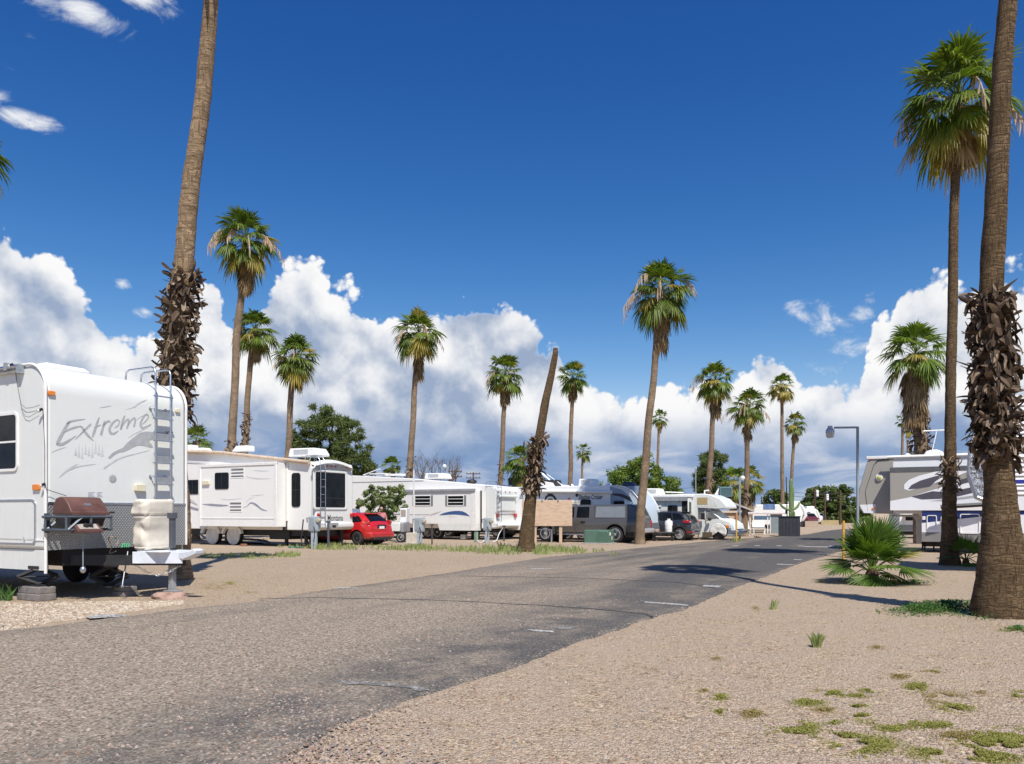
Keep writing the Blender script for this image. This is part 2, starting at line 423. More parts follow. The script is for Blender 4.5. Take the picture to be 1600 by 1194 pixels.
# ================================================================ ground, road, markings
rng = random.Random(5)
def gravelmat(name, tones, scale, patch, sandy=.5):
    m, nt, b = newmat(name)
    tc = nt.node('ShaderNodeTexCoord').outputs['Object']
    wp = nt.node('ShaderNodeVectorMath', operation='MULTIPLY_ADD'); nt.l.new(nt.noise(tc, 30, 2, .5, out=1), wp.inputs[0]); wp.inputs[1].default_value = (.02, .02, .0); nt.l.new(tc, wp.inputs[2])
    v = nt.node('ShaderNodeTexVoronoi'); nt.l.new(wp.outputs[0], v.inputs['Vector']); v.inputs['Scale'].default_value = scale
    sp = nt.node('ShaderNodeSeparateColor'); nt.l.new(v.outputs['Color'], sp.inputs[0])
    hue = nt.ramp(sp.outputs[2], [(0, (1.1, .94, .78)), (.35, (1.04, .99, .86)), (.65, (1.02, 1.01, .9)), (.85, (.94, 1.0, .98)), (1, (1.12, 1.04, .78))])
    c1 = nt.mix(1.0, nt.ramp(sp.outputs[0], tones), hue, 'MULTIPLY')
    v2 = nt.node('ShaderNodeTexVoronoi'); nt.l.new(tc, v2.inputs['Vector']); v2.inputs['Scale'].default_value = scale * 2.3
    sp2 = nt.node('ShaderNodeSeparateColor'); nt.l.new(v2.outputs['Color'], sp2.inputs[0])
    c2 = nt.ramp(sp2.outputs[1], tones)
    pat = nt.noise(nt.mapping(tc, (1, 1, 1)), .33, 6, .62)
    pat2 = nt.noise(tc, 2.3, 5, .65)
    c = nt.mix(nt.mrange(pat2, .35, .65), c1, c2)
    f = nt.math('MULTIPLY', nt.mrange(nt.math('ADD', nt.math('MULTIPLY', pat, .7), nt.math('MULTIPLY', pat2, .3)), .42, .66), sandy, clamp=True)
    c = nt.mix(f, c, patch)
    big = nt.noise(tc, .09, 4, .6)
    c = nt.mix(nt.mrange(big, .3, .7, .0, .22), c, (.53, .41, .275, 1))
    nt.l.new(c, b.inputs['Base Color']); b.inputs['Roughness'].default_value = .95; b.inputs['Specular IOR Level'].default_value = .2
    hgt = nt.math('ADD', nt.math('MULTIPLY', v.outputs['Distance'], -1.0), nt.math('MULTIPLY', v2.outputs['Distance'], -.5))
    bumpn(nt, b, hgt, .9, .022)
    return m
PINK = [(0, (.07, .05, .038)), (.14, (.2, .148, .108)), (.4, (.40, .305, .222)), (.62, (.485, .375, .28)), (.84, (.56, .45, .345)), (1, (.74, .64, .53))]
GRAVEL = gravelmat('pink_gravel', PINK, 47, (.505, .395, .285, 1), .4)
mb = MB()
S = 9000
mb.add([(-S, -400, 0), (S, -400, 0), (S, S, 0), (-S, S, 0)], [(0, 1, 2, 3)])
ground = tag(mb.build('ground', GRAVEL), kind='structure')

# --- asphalt lane
L_px = [(-260,1026),(-120,1008),(0,989),(60,983),(140,972),(220,963),(300,952),(370,945),(430,937),(480,928),(540,920),(600,911),(700,897),(780,883),(850,872),(920,865),(1000,857),(1060,851),(1120,845),(1165,842)]
R_px = [(-260,1750),(300,1280),(480,1160),(560,1120),(668,1083),(740,1062),(800,1043),(885,1008),(960,985),(1025,962),(1060,955),(1144,919),(1195,901),(1249,880),(1303,864),(1330,856)]
def dense(px, step=.12, amp=.035, seed=1):
    P = [gp(*p) for p in px]; out = []; rg = random.Random(seed)
    for a, b in zip(P, P[1:]):
        n = max(1, int((b - a).length / step))
        for i in range(n):
            q = a.lerp(b, i / n); k = noise.noise(Vector((q.x * 2.1, q.y * 2.1, seed)))
            q = q + Vector((k * amp * 1.6 + rg.uniform(-amp, amp) * .6, rg.uniform(-amp, amp) * .6, 0)); out.append(q)
    out.append(P[-1]); return out
Le = dense(L_px, seed=2); Re = dense(R_px, seed=7)
dR = Vector((.479, .878, 0)); dA = Vector((.878, -.479, 0))
far = [gp(1225, 838.2), gp(1262, 835.5), gp(1290, 830), gp(1312, 827.5), gp(1345, 826.5), gp(1392, 829), gp(1385, 838), gp(1350, 848)]
poly = Re + far[::-1] + Le[::-1]
m, nt, b = newmat('dusty_asphalt')
tc = nt.node('ShaderNodeTexCoord').outputs['Object']
al = nt.mapping(tc, (1, 1, 1), rot=(0, 0, R(28.6)))       # x across, y along the lane
v = nt.node('ShaderNodeTexVoronoi'); nt.l.new(tc, v.inputs['Vector']); v.inputs['Scale'].default_value = 72
sp = nt.node('ShaderNodeSeparateColor'); nt.l.new(v.outputs['Color'], sp.inputs[0])
tar = nt.ramp(sp.outputs[0], [(0, (.045, .044, .044)), (.45, (.085, .08, .076)), (.8, (.125, .116, .106)), (.93, (.18, .162, .143)), (1, (.27, .245, .22))])
v2 = nt.node('ShaderNodeTexVoronoi'); nt.l.new(tc, v2.inputs['Vector']); v2.inputs['Scale'].default_value = 54
sp2 = nt.node('ShaderNodeSeparateColor'); nt.l.new(v2.outputs['Color'], sp2.inputs[0])
dust = nt.ramp(sp2.outputs[1], [(0, (.1, .08, .062)), (.3, (.225, .182, .136)), (.7, (.325, .265, .2)), (.92, (.40, .33, .255)), (1, (.52, .45, .37))])
streak = nt.noise(nt.mapping(al, (.75, .085, 1)), 1.0, 6, .62)
spot = nt.noise(tc, 1.1, 6, .65)
sx = nt.node('ShaderNodeSeparateXYZ'); nt.l.new(al, sx.inputs[0])
# the near end is strewn with grit carried over from the pitches; the far end is cleaner tar
grit = nt.mrange(sx.outputs[1], 4.0, 24.0, .42, .06)
hub = nt.math('ADD', nt.math('ADD', nt.math('MULTIPLY', streak, 1.25), nt.math('MULTIPLY', spot, .5)), grit)
sx_c = nt.math('ABSOLUTE', nt.math('ADD', sx.outputs[0], nt.math('ADD', 6.95, nt.math('MULTIPLY', sx.outputs[1], .093))))
f = nt.mrange(hub, .73, 1.2)
edge_dark = nt.mrange(sx_c, 1.8, 3.2, .0, .95)
f = nt.math('SUBTRACT', f, nt.math('MULTIPLY', edge_dark, nt.mrange(spot, .3, .6)), clamp=True)
pick = nt.math('GREATER_THAN', nt.math('ADD', nt.math('MULTIPLY', f, .9), nt.math('MULTIPLY', nt.noise(tc, 55, 2, .5), .6)), .62)
colr = nt.mix(nt.math('ADD', nt.math('MULTIPLY', f, .68), nt.math('MULTIPLY', nt.math('MULTIPLY', pick, f), .32), clamp=True), tar, dust)
nt.l.new(colr, b.inputs['Base Color']); b.inputs['Roughness'].default_value = .92; b.inputs['Specular IOR Level'].default_value = .25
bumpn(nt, b, nt.math('ADD', v.outputs['Distance'], v2.outputs['Distance']), .6, .010)
ASPH = m
mb = MB()
n = len(poly)
top = [(p.x, p.y, .022) for p in poly]
cen = Vector((0, 0, 0))
bot = []
for i, p in enumerate(poly):
    t = (poly[(i + 1) % n] - poly[i - 1]).normalized(); o = Vector((t.y, -t.x, 0))
    bot.append((p.x + o.x * .05, p.y + o.y * .05, -.01))
mb.add(top + bot, [tuple(range(n))] + [(i, i + n, (i + 1) % n + n, (i + 1) % n) for i in range(n)])
road = tag(mb.build('road', ASPH, fixn=True), kind='structure')

# --- worn white bay marks painted on the lane
m, nt, b = newmat('worn_white_road_paint')
tc = nt.node('ShaderNodeTexCoord').outputs['Object']
wn = nt.noise(tc, 26, 6, .7)
nt.l.new(nt.mix(nt.mrange(wn, .46, .56), (.5, .49, .46, 1), (.12, .11, .1, 1)), b.inputs['Base Color']); b.inputs['Roughness'].default_value = .85
PAINT = m
m2, nt, b = newmat('faded_white_road_paint')
tc = nt.node('ShaderNodeTexCoord').outputs['Object']
wn = nt.noise(tc, 19, 6, .75)
nt.l.new(nt.mix(nt.mrange(wn, .40, .5), (.36, .35, .32, 1), (.13, .12, .11, 1)), b.inputs['Base Color']); b.inputs['Roughness'].default_value = .85
FADED = m2
def mark(pts, mat=PAINT):
    mb = MB(); k = len(pts)
    mb.add([(*gp(*p).xy, .027) for p in pts], [tuple(range(k))])
    o = mb.build('road_marking', mat, fixn=True)
    if o.data.polygons[0].normal.z < 0: o.data.flip_normals()
    tag(o, kind='structure'); return o
mark([(1006,942),(1074,947),(1076,949.5),(1008,944.3)])
mark([(820,986),(865,989),(866,992),(832,989.5)])
mark([(862,984),(872,981),(905,982),(890,986),(872,986.5)], FADED)
mark([(133,966),(160,962.5),(198,963),(196,966),(165,968),(140,969.5)])
mark([(520,920),(560,920.3),(561,921.8),(522,921.5)])
mark([(528,1068),(600,1071),(662,1078),(671,1083),(655,1086),(640,1080),(590,1076),(530,1073)], FADED)
mark([(829,889.5),(862,889.2),(863,890.4),(830,890.8)])
mark([(1100,916),(1127,917.5),(1123,920),(1098,918.5)])
mark([(1214,882.3),(1240,883.6),(1241,884.8),(1214,883.6)])
mark([(1240,875),(1254,875.8),(1252,876.8),(1239,876)])
mark([(1252,854.2),(1303,855.4),(1304,856.8),(1252,855.3)])
mark([(1296,853.6),(1306,853.8),(1304,855.3),(1296,855)])
mark([(1248,853.4),(1257,853.6),(1256,854.9),(1247,854.7)])
mark([(1214,853.2),(1222,853.3),(1221,854.4),(1213,854.2)])
mark([(1180,853.2),(1188,853.3),(1187,854.3),(1179,854.2)])
mark([(1146,853.2),(1154,853.3),(1153,854.4),(1145,854.3)])

STRIPM = M('dark_strip', (.035, .034, .034), .8, 0, .3, 6)  # thin dark strips laid across the road surface
def road_strip(pts, w=.9):
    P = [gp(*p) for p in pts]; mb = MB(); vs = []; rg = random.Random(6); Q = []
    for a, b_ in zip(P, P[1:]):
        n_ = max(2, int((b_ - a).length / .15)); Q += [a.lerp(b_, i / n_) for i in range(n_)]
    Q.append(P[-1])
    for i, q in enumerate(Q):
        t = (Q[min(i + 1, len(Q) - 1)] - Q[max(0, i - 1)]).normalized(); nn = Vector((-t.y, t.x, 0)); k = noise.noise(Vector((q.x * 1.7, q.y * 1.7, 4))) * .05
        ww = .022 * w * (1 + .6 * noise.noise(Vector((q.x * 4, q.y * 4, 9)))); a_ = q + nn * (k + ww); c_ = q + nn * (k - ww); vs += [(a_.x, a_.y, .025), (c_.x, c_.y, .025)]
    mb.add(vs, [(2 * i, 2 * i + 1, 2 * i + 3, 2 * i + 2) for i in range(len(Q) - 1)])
    o = mb.build('road_dark_strip', STRIPM, fixn=True)
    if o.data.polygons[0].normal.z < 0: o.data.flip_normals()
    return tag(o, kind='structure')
road_strip([(405,938), (500,936), (657,939), (745,943), (850,948.5), (920,953), (1007,962), (1022,967)], 1.3)
road_strip([(716,901.5), (800,903), (913,905), (1060,912), (1120,921)], 1.5)
# --- pale stones edging the lane by the near trailer, and loose grit along the lane edges
def stones(name, spots, mats, kind='stuff', seed=3):
    mb = MB(); rg = random.Random(seed)
    for x, y, z, r in spots:
        vs = []
        a0 = rg.random() * 6.28; sq = rg.uniform(.45, .75)
        for k in range(6):
            a = a0 + k * 1.047; q = r * rg.uniform(.7, 1.15)
            vs.append((x + q * math.cos(a), y + q * math.sin(a) * rg.uniform(.7, 1), z))
        for k in range(6):
            a = a0 + k * 1.047 + .3; q = r * rg.uniform(.5, .8)
            vs.append((x + q * math.cos(a), y + q * math.sin(a), z + r * sq * rg.uniform(.7, 1.2)))
        mb.add(vs, [(i, (i+1) % 6, 6 + (i+1) % 6, 6 + i) for i in range(6)] + [tuple(range(6, 12))], rg.randrange(len(mats)))
    return tag(mb.build(name, mats), kind=kind)
def stonemat(name, c): return M(name, c, .9, 0, .22, 40, spec=.2)
PALE = [stonemat('pale_stone', (.52, .43, .33)), stonemat('cream_stone', (.6, .53, .43)), stonemat('buff_stone', (.42, .33, .24))]
MIX = [stonemat('pink_stone', (.42, .31, .26)), stonemat('grey_stone', (.25, .22, .2)), stonemat('brown_stone', (.28, .19, .14)), stonemat('light_stone', (.44, .36, .29))]
sp_ = []
for _ in range(5200):
    px = rng.uniform(-40, 285); t = rng.random()
    yl = 986 - px * .148 if px < 300 else 945
    yu = 942 - px * .01
    py = yl + (yu - yl) * (t ** .85) * 1.0
    if py > yl: continue
    p = gp(px, py); sp_.append((p.x, p.y, -.008, rng.uniform(.012, .034)))
stones('pale_edging_gravel', sp_, PALE, seed=11)
sp_ = []
for e, sgn in ((Re, 1), (Le, -1)):
    for p in e:
        if p.y > 30: continue
        for _ in range(5):
            q = abs(rng.gauss(0, .12)); sp_.append((p.x + sgn * (q - .05), p.y + rng.uniform(-.08, .08), .0 if q > .06 else .02, rng.uniform(.005, .012)))
for _ in range(3200):                       # gravel spilling over the crumbled near corner of the lane
    p = gp(rng.gauss(470, 90), rng.uniform(1075, 1215)); sp_.append((p.x, p.y, .018, .005 + .010 * rng.random() ** 2))
for _ in range(8000):                       # grit lying about in front of the camera
    D = 4.6 + 9 * rng.random() ** 1.6; x = rng.uniform(-.66, .68) * D
    sp_.append((x, D, .0 if x > -1.2 + (D - 6.8) * .53 else .02, .004 + .014 * rng.random() ** 2.5))
stones('loose_grit', sp_, MIX, seed=12)
# ================================================================ palms, trees, shrubs, ground plants
def trunkmat(name, col, dark, ring=9.0, bump=.03, crack=1.0, cs=1.0):
    """old palm trunk: close-set leaf scars crossed by upright fissures, bleached patches"""
    m, nt, b = newmat(name)
    tc = nt.node('ShaderNodeTexCoord').outputs['Object']
    z = nt.node('ShaderNodeSeparateXYZ'); nt.l.new(tc, z.inputs[0])
    wob = nt.noise(tc, 2.2, 3, .5)
    wv = nt.math('SINE', nt.math('ADD', nt.math('MULTIPLY', z.outputs[2], ring * 6.28), nt.math('MULTIPLY', wob, 14.0)))
    fis = nt.noise(nt.mapping(tc, (62 * cs, 62 * cs, 5.5 * cs)), 1.0, 4, .6)
    hor = nt.noise(nt.mapping(tc, (7 * cs, 7 * cs, 95 * cs)), 1.0, 4, .6)
    blot = nt.noise(tc, 2.4, 6, .65)
    gap = nt.math('MAXIMUM', nt.mrange(fis, .53, .68, 0, .8), nt.math('MAXIMUM', nt.mrange(hor, .52, .68, 0, .75), nt.math('MULTIPLY', nt.mrange(wv, .7, 1.0), nt.mrange(blot, .38, .62, 0, .6))))
    gap = nt.math('MULTIPLY', gap, crack, clamp=True)
    f = nt.mrange(nt.math('ADD', nt.math('MULTIPLY', fis, .5), nt.math('MULTIPLY', blot, .7)), .38, .82)
    lite = tuple(min(1, c * 1.45) for c in col); low = tuple(c * .62 for c in col)
    c = nt.ramp(f, [(0, low), (.5, col), (1, lite)])
    c = nt.mix(nt.mrange(blot, .52, .66, 0, .5), c, (*(x * g for x, g in zip(col, (1.55, 1.6, 1.75))), 1))
    c = nt.mix(nt.math('MULTIPLY', gap, .8), c, (*dark, 1))
    nt.l.new(c, b.inputs['Base Color']); b.inputs['Roughness'].default_value = .95; b.inputs['Specular IOR Level'].default_value = .12
    h = nt.math('SUBTRACT', nt.math('MULTIPLY', f, .4), gap)
    bumpn(nt, b, h, 1.0, bump); return m
BARK = trunkmat('palm_bark', (.16, .108, .06), (.022, .015, .01), 7.0)
BARKG = trunkmat('weathered_palm_bark', (.30, .212, .13), (.075, .05, .03), 1.7, .04, .85, .4)
BARKD = trunkmat('dark_palm_base_bark', (.155, .112, .075), (.04, .03, .022), 11.0, .02)
BARKF = trunkmat('distant_palm_bark', (.25, .18, .118), (.07, .048, .032), 3.0, .02, .7, .6)
TREEB = M('tree_bark', (.11, .085, .065), .95, 0, .3, 8, bump=.01)
PG = leafmat('palm_frond_green', (.05, .095, .009), (.155, .205, .022))
PG2 = leafmat('palm_frond_bright_green', (.065, .125, .012), (.18, .245, .03), .32)
PGY = leafmat('young_palm_green', (.045, .1, .012), (.125, .2, .026), .3)
PY = leafmat('palm_frond_yellowing', (.22, .2, .03), (.36, .28, .06))
PS = leafmat('palm_frond_dead_straw', (.2, .13, .06), (.36, .255, .135), .15, .8)
PD = leafmat('palm_skirt_brown', (.12, .075, .036), (.27, .18, .09), .1, .85)
PB = leafmat('palm_boot_grey_brown', (.034, .02, .012), (.31, .235, .165), .04, .85, (.105, .068, .042))
PF = leafmat('palm_flower_stalk_pale', (.42, .3, .2), (.58, .45, .33), .15, .8)
PINE = leafmat('pine_needles', (.05, .08, .022), (.16, .2, .06), .35, .7)
TREE = leafmat('broadleaf_green', (.065, .115, .014), (.18, .25, .035), .32, .5)
TREE2 = leafmat('dark_broadleaf_green', (.045, .08, .016), (.13, .17, .04), .25, .5)
OLEA = leafmat('oleander_green', (.085, .125, .04), (.27, .33, .13), .3, .5)
TWIG = M('bare_twig', (.17, .14, .12), .9, 0, .2, 9)

def fan_leaf(mb, base, d, Lp, Rl, nseg, spread, droop, mi, rg, fine=True, petiole=.018, sag=.12, mp=None, width=1.0):
    Zv = Vector((0, 0, 1))
    side = d.cross(Zv)
    if side.length < .05: side = Vector((math.cos(rg.random()*6), math.sin(rg.random()*6), 0))
    side.normalize()
    side = (side + Vector((rg.uniform(-.25, .25), rg.uniform(-.25, .25), rg.uniform(-.25, .25)))).normalized()
    mid = base + d * Lp * .5 + Zv * Lp * sag * .3
    p1 = base + d * Lp - Zv * Lp * sag
    if Lp > .05: mb.tube([base, mid, p1], [petiole, petiole * .8, petiole * .6], 3, mi if mp is None else mp, cap=False)
    d2 = (p1 - mid).normalized(); d2 = (d2 + Vector((0, 0, -sag))).normalized()
    side = (side - d2 * side.dot(d2)).normalized(); nrm = side.cross(d2).normalized()
    if nrm.z < 0: nrm = -nrm
    dt = spread / max(1, nseg - 1); tw = math.tan(dt / 2) * 1.12 * width
    for i in range(nseg):
        th = (i / (nseg - 1) - .5) * spread
        e = d2 * math.cos(th) + side * math.sin(th)
        L = Rl * (1 - .3 * (abs(th) / (spread / 2)) ** 2.2) * rg.uniform(.88, 1.08)
        s = e.cross(nrm).normalized()
        dr = droop * rg.uniform(.6, 1.5)
        def P(t, w, c=0.0):
            return p1 + e * (t * L * (1 - .25 * dr * t * t)) + s * w - Zv * (dr * L * t ** 2.6) + nrm * c - nrm * (abs(math.sin(th)) * .10 * L * t)
        if fine:
            w1, w2 = .5 * L * tw, .30 * L * tw * 1.1
            vs = [P(.03, 0), P(.5, w1), P(.5, 0, w1 * .55), P(.5, -w1), P(.78, w2), P(.78, 0, w2 * .4), P(.78, -w2), P(1.0, 0)]
            mb.add(vs, [(0,1,2), (0,2,3), (1,4,5,2), (2,5,6,3), (4,7,5), (5,7,6)], mi)
        else:
            w1 = .55 * L * tw
            mb.add([P(.03, 0), P(.58, w1), P(.58, -w1), P(1.0, 0)], [(0, 1, 2), (2, 1, 3)], mi)

def crown(root, c, Rc, n=58, nseg=22, seed=1, fine=True, lo=-58, hi=84, yel=.12, green=None, org=None, stalks=0, flat=1.0):
    rg = random.Random(seed); mb = MB()
    n = int(n * .74)
    for i in range(n):
        t = (i + .5) / n
        el = hi + (lo + 8 - hi) * t ** .95 + rg.uniform(-9, 9); az = i * 2.39996 + rg.uniform(-.3, .3)
        d = Vector((math.cos(R(el)) * math.cos(az), math.cos(R(el)) * math.sin(az), math.sin(R(el))))
        k = rg.uniform(.8, 1.12)
        mi = 0
        if t > 1 - yel * 1.6 and rg.random() < .6: mi = 1
        elif rg.random() < .05: mi = 1
        lp = Rc * .54 * k * (1 - .12 * t); lr = Rc * .60 * k
        if el > 60: lp *= .85
        fan_leaf(mb, Vector(c) + Vector((0, 0, -Rc * .22 * t)), d, lp, lr, nseg, R(rg.uniform(140, 195)), .20 + .26 * t + rg.uniform(-.08, .18), mi, rg, fine, petiole=Rc * .012, sag=.03 + .13 * t, width=1.15)
    o = mb.build('crown', [green or PG, PY], root, origin=org)
    if stalks:
        mb = MB()
        for i in range(stalks):
            az = rg.uniform(0, 6.28); L = Rc * rg.uniform(.9, 1.25); up = rg.uniform(-.1, .35)
            p0 = Vector(c); pts = []
            for k in range(7):
                t = k / 6
                pts.append(p0 + Vector((math.cos(az), math.sin(az), 0)) * L * (t ** .8) + Vector((0, 0, up * L * math.sin(t * 2.2) - .55 * L * t ** 3)))
            mb.tube(pts, [Rc * .008] * 7, 3, 0, cap=False)
            for k in range(26):
                t = rg.uniform(.45, 1); j = min(5, int(t * 6)); q = pts[j].lerp(pts[j + 1], t * 6 - j)
                dl = Rc * rg.uniform(.12, .34); ox = Vector((rg.uniform(-.1, .1), rg.uniform(-.1, .1), -1)) * dl
                wv = Vector((rg.uniform(-1, 1), rg.uniform(-1, 1), 0)).normalized() * Rc * .010
                mb.add([q - wv, q + wv, q + ox * .6 + wv * 1.4, q + ox, q + ox * .6 - wv * 1.4], [(0, 1, 2, 3, 4)], 0)
        mb.build('flower_stalks', PF, root, origin=org)
    return o

def skirt(root, c, Rt, Rc, length, n, seed=2, nseg=9, org=None, mats=None, tilt=.22):
    """dead fronds hanging round the trunk under the crown; c is the crown centre"""
    rg = random.Random(seed); mb = MB()
    for i in range(n):
        az = i * 2.39996; t = rg.random()
        z0 = c[2] - Rc * .22 - t * max(0, length - Rc * .7)
        base = Vector((c[0] + math.cos(az) * Rt * .8, c[1] + math.sin(az) * Rt * .8, z0))
        out = rg.uniform(.15, .75) * (1 - .45 * t) * tilt * 4
        d = Vector((math.cos(az) * out, math.sin(az) * out, -1)).normalized()
        fan_leaf(mb, base, d, Rc * .24, Rc * rg.uniform(.38, .55), nseg, R(rg.uniform(45, 95)), .25, 0 if rg.random() < .6 else 1, rg, False, petiole=Rc * .01, sag=.1, width=1.0)
    mb.build('dead_frond_skirt', mats or [PS, PD], root, origin=org)

def boots(root, path_at, rad_at, z0, z1, n, L, seed=3, org=None, hook=.5, w=.05):
    """broken leaf bases left on the trunk"""
    rg = random.Random(seed); mb = MB()
    Zv = Vector((0, 0, 1))
    for i in range(n):
        t = (i + rg.random()) / n; z = z0 + (z1 - z0) * t; az = i * 2.39996 + rg.uniform(-.4, .4)
        p = path_at(z); r = rad_at(z) * .93
        o = Vector((math.cos(az), math.sin(az), 0)); tg = Vector((-math.sin(az), math.cos(az), 0))
        k = rg.uniform(.45, 1.3) * L; ww = w * rg.uniform(.55, 1.35)
        d = (o * rg.uniform(.35, .8) + Zv * rg.uniform(.2, .9) + tg * rg.uniform(-.5, .5)).normalized()
        bend = rg.uniform(.35, .8) if rg.random() < hook else rg.uniform(-.12, .25)
        curl = rg.uniform(-.3, .3); q = p + o * r; vs = []; N = 5
        side = (tg + Zv * rg.uniform(-.4, .4)).normalized(); tw = rg.uniform(-.35, .35)
        for j in range(N + 1):
            u = j / N; sc = (1.2 - .4 * u) * (1 if j < N else .55) * rg.uniform(.8, 1.2)
            side = (Matrix.Rotation(tw, 3, d) @ side).normalized(); nn = side.cross(d).normalized()
            vs += [q + side * ww * sc, q + nn * ww * .35 * sc, q - side * ww * sc]
            d = (d - Zv * bend + tg * curl * .5 - o * (.10 if u > .4 else 0)).normalized(); q = q + d * k / N
        fs = []
        for a in range(N):
            b = a * 3; fs += [(b, b + 1, b + 4, b + 3), (b + 1, b + 2, b + 5, b + 4)]
        mb.add(vs, fs, 0)
    return mb.build('frond_stubs', [PB], root, origin=org)

def palm(label, D, trunk, R_top_px, crown_c=None, crown_w=0, seed=1, skirt_px=None, n=54, nseg=20, fine=True, boot=None,
         stalks=0, bark=None, base_w=None, skirt_n=40, lo=-46, yel=.06, green=None, hi=84, group='fan palms of the park', skirt_tilt=.22, name='fan_palm', flare=1.5, ringy=True):
    """trunk: list of (px, py, width px) from ground up. All on a plane at distance D."""
    pts = [at(x, y, D) for x, y, _ in trunk]; rad = [wd / 2 * D / F for _, _, wd in trunk]
    pts[0].z = 0
    root = thing(name, label, 'palm tree', pts[0], 0, group); org = pts[0].copy()
    # resample with rings
    def path_at(z):
        for a, b in zip(pts, pts[1:]):
            if z <= b.z or b is pts[-1]:
                t = (z - a.z) / max(1e-6, b.z - a.z); return a.lerp(b, t)
    def rad_at(z):
        for (a, ra), (b, rb) in zip(zip(pts, rad), list(zip(pts, rad))[1:]):
            if z <= b.z or b is pts[-1]:
                t = min(1, max(0, (z - a.z) / max(1e-6, b.z - a.z))); return ra + (rb - ra) * t
    step = .10 if D < 25 else .22
    zt = pts[-1].z; N = max(6, int(zt / step)); ns = 28 if D < 25 else 12
    P = []; Q = []
    rg = random.Random(seed * 7 + 1)
    ph = rg.random() * 6
    for i in range(N + 1):
        z = zt * i / N; p = path_at(z)
        wig = noise.noise(Vector((z * .35, seed * 3.1, 0))) * rad_at(z) * .5
        wig *= min(1, z / 1.5)
        P.append(p + Vector((wig if i < N else 0, wig * .5 if i < N else 0, -.06 if i == 0 else 0)))
        saw = ((z * (2.1 if D < 25 else 2.6) + ph + .5 * noise.noise(Vector((z, seed, 2)))) % 1.0)
        Q.append(rad_at(z) * (1 + (.016 * (saw - .5) if ringy else 0) + .045 * noise.noise(Vector((z * 3, seed, 5)))))
    mb = MB(); mb.tube(P, Q, ns, 0)
    # roughen the skin
    nv = []
    for x, y, z in mb.v:
        p = path_at(min(z, zt)); rr_ = rad_at(z); dx, dy = x - p.x, y - p.y
        k = 1 + .07 * noise.noise(Vector((x * 7, y * 7, z * 5))) + .03 * noise.noise(Vector((x * 16, y * 16, z * 9)))
        nv.append((p.x + dx * k, p.y + dy * k, z))
    mb.v = nv
    mb.build('trunk', bark or (BARK if D < 32 else BARKF), root, smooth=60, origin=org)
    if boot:
        y1, y0, cnt, L = boot[:4]
        z1 = at(0, y1, D).z; z0 = max(.05, at(0, y0, D).z)
        boots(root, path_at, rad_at, z0, z1, cnt, L, seed + 5, org, hook=boot[4] if len(boot) > 4 else .5, w=boot[5] if len(boot) > 5 else .06)
    if crown_c:
        c = at(crown_c[0], crown_c[1], D); Rc = crown_w / 2 * D / F
        c = Vector((pts[-1].x * .5 + c.x * .5, c.y, c.z))
        crown(root, c, Rc, n, nseg, seed, fine, lo, hi, yel, green, org, stalks)
        if skirt_px:
            ln = c.z - at(0, skirt_px, D).z
            skirt(root, c, rad[-1], Rc, ln, skirt_n, seed + 9, 9 if fine else 6, org, tilt=skirt_tilt)
    return root

# ---- the two near trunks whose crowns stand above the picture
def tall_palm(label, D, trunk, topz, lean, Rc, seed, boot, bark):
    tr = list(trunk)
    xl, yl, wl = trunk[-1]; ytop = HZ - (topz - H) * F / D
    tr.append((xl + (yl - ytop) * lean, ytop, wl * .86))
    return palm(label, D, tr, 0, crown_c=(tr[-1][0], ytop - 5), crown_w=Rc * 2 * F / D, seed=seed, skirt_px=ytop + Rc * .9 * F / D, n=40, nseg=14, fine=False, boot=boot, bark=bark, skirt_n=24)
tall_palm('leaning near palm with a shaggy collar of dead stubs, behind the white trailer at left', 17.6,
     [(283,907,38),(281,880,31),(279,800,30),(277,700,31),(274,600,33),(281,500,31),(293,400,29),(302,300,27),(311,200,25),(319,100,24),(330,0,22)], 15.6, .08, 1.7, 4, (425, 655, 640, .30, .55, .052), BARKG)
tall_palm('thickest palm trunk at the right edge, wrapped in shaggy dead leaf stubs', 11.26,
     [(1562,966,82),(1562,950,79),(1562,900,71),(1561,860,63),(1559,820,53),(1558,780,46),(1557,720,41),(1554,640,37),(1552,560,36),(1551,470,35),(1553,380,33),(1557,280,31),(1562,180,29),(1568,80,27),(1575,0,26)], 14.6, .09, 1.5, 8, (458, 720, 680, .27, .6, .042), BARK)

# ---- T: tall palm beside it
palm('tallest full-crowned palm at right, next to the thick shaggy trunk', 22.4,
     [(1484,884,34),(1484,868,28),(1484,830,23),(1484,780,20.5),(1484,740,18.5),(1485,640,15.5),(1487,540,15),(1489,420,14),(1492,320,13.5),(1495,245,13),(1497,150,12)],
     0, (1494, 150), 192, 11, 250, n=64, nseg=26, boot=(714, 766, 80, .24, .7, .035), stalks=9, skirt_n=22, skirt_tilt=.3, lo=-48, yel=.1)
# ---- leaning topless stump by the board
palm('leaning topless palm stump with a shaggy middle, standing beside the plywood board', 30.2,
     [(822,862,29),(822,852,26),(825,820,22),(830,780,18),(834,740,16),(838,700,15),(843,680,13.5),(852,630,12.5),(860,590,11),(867,555,9),(868,544,7)],
     0, None, 0, 3, boot=(684, 770, 330, .33, .6, .048))
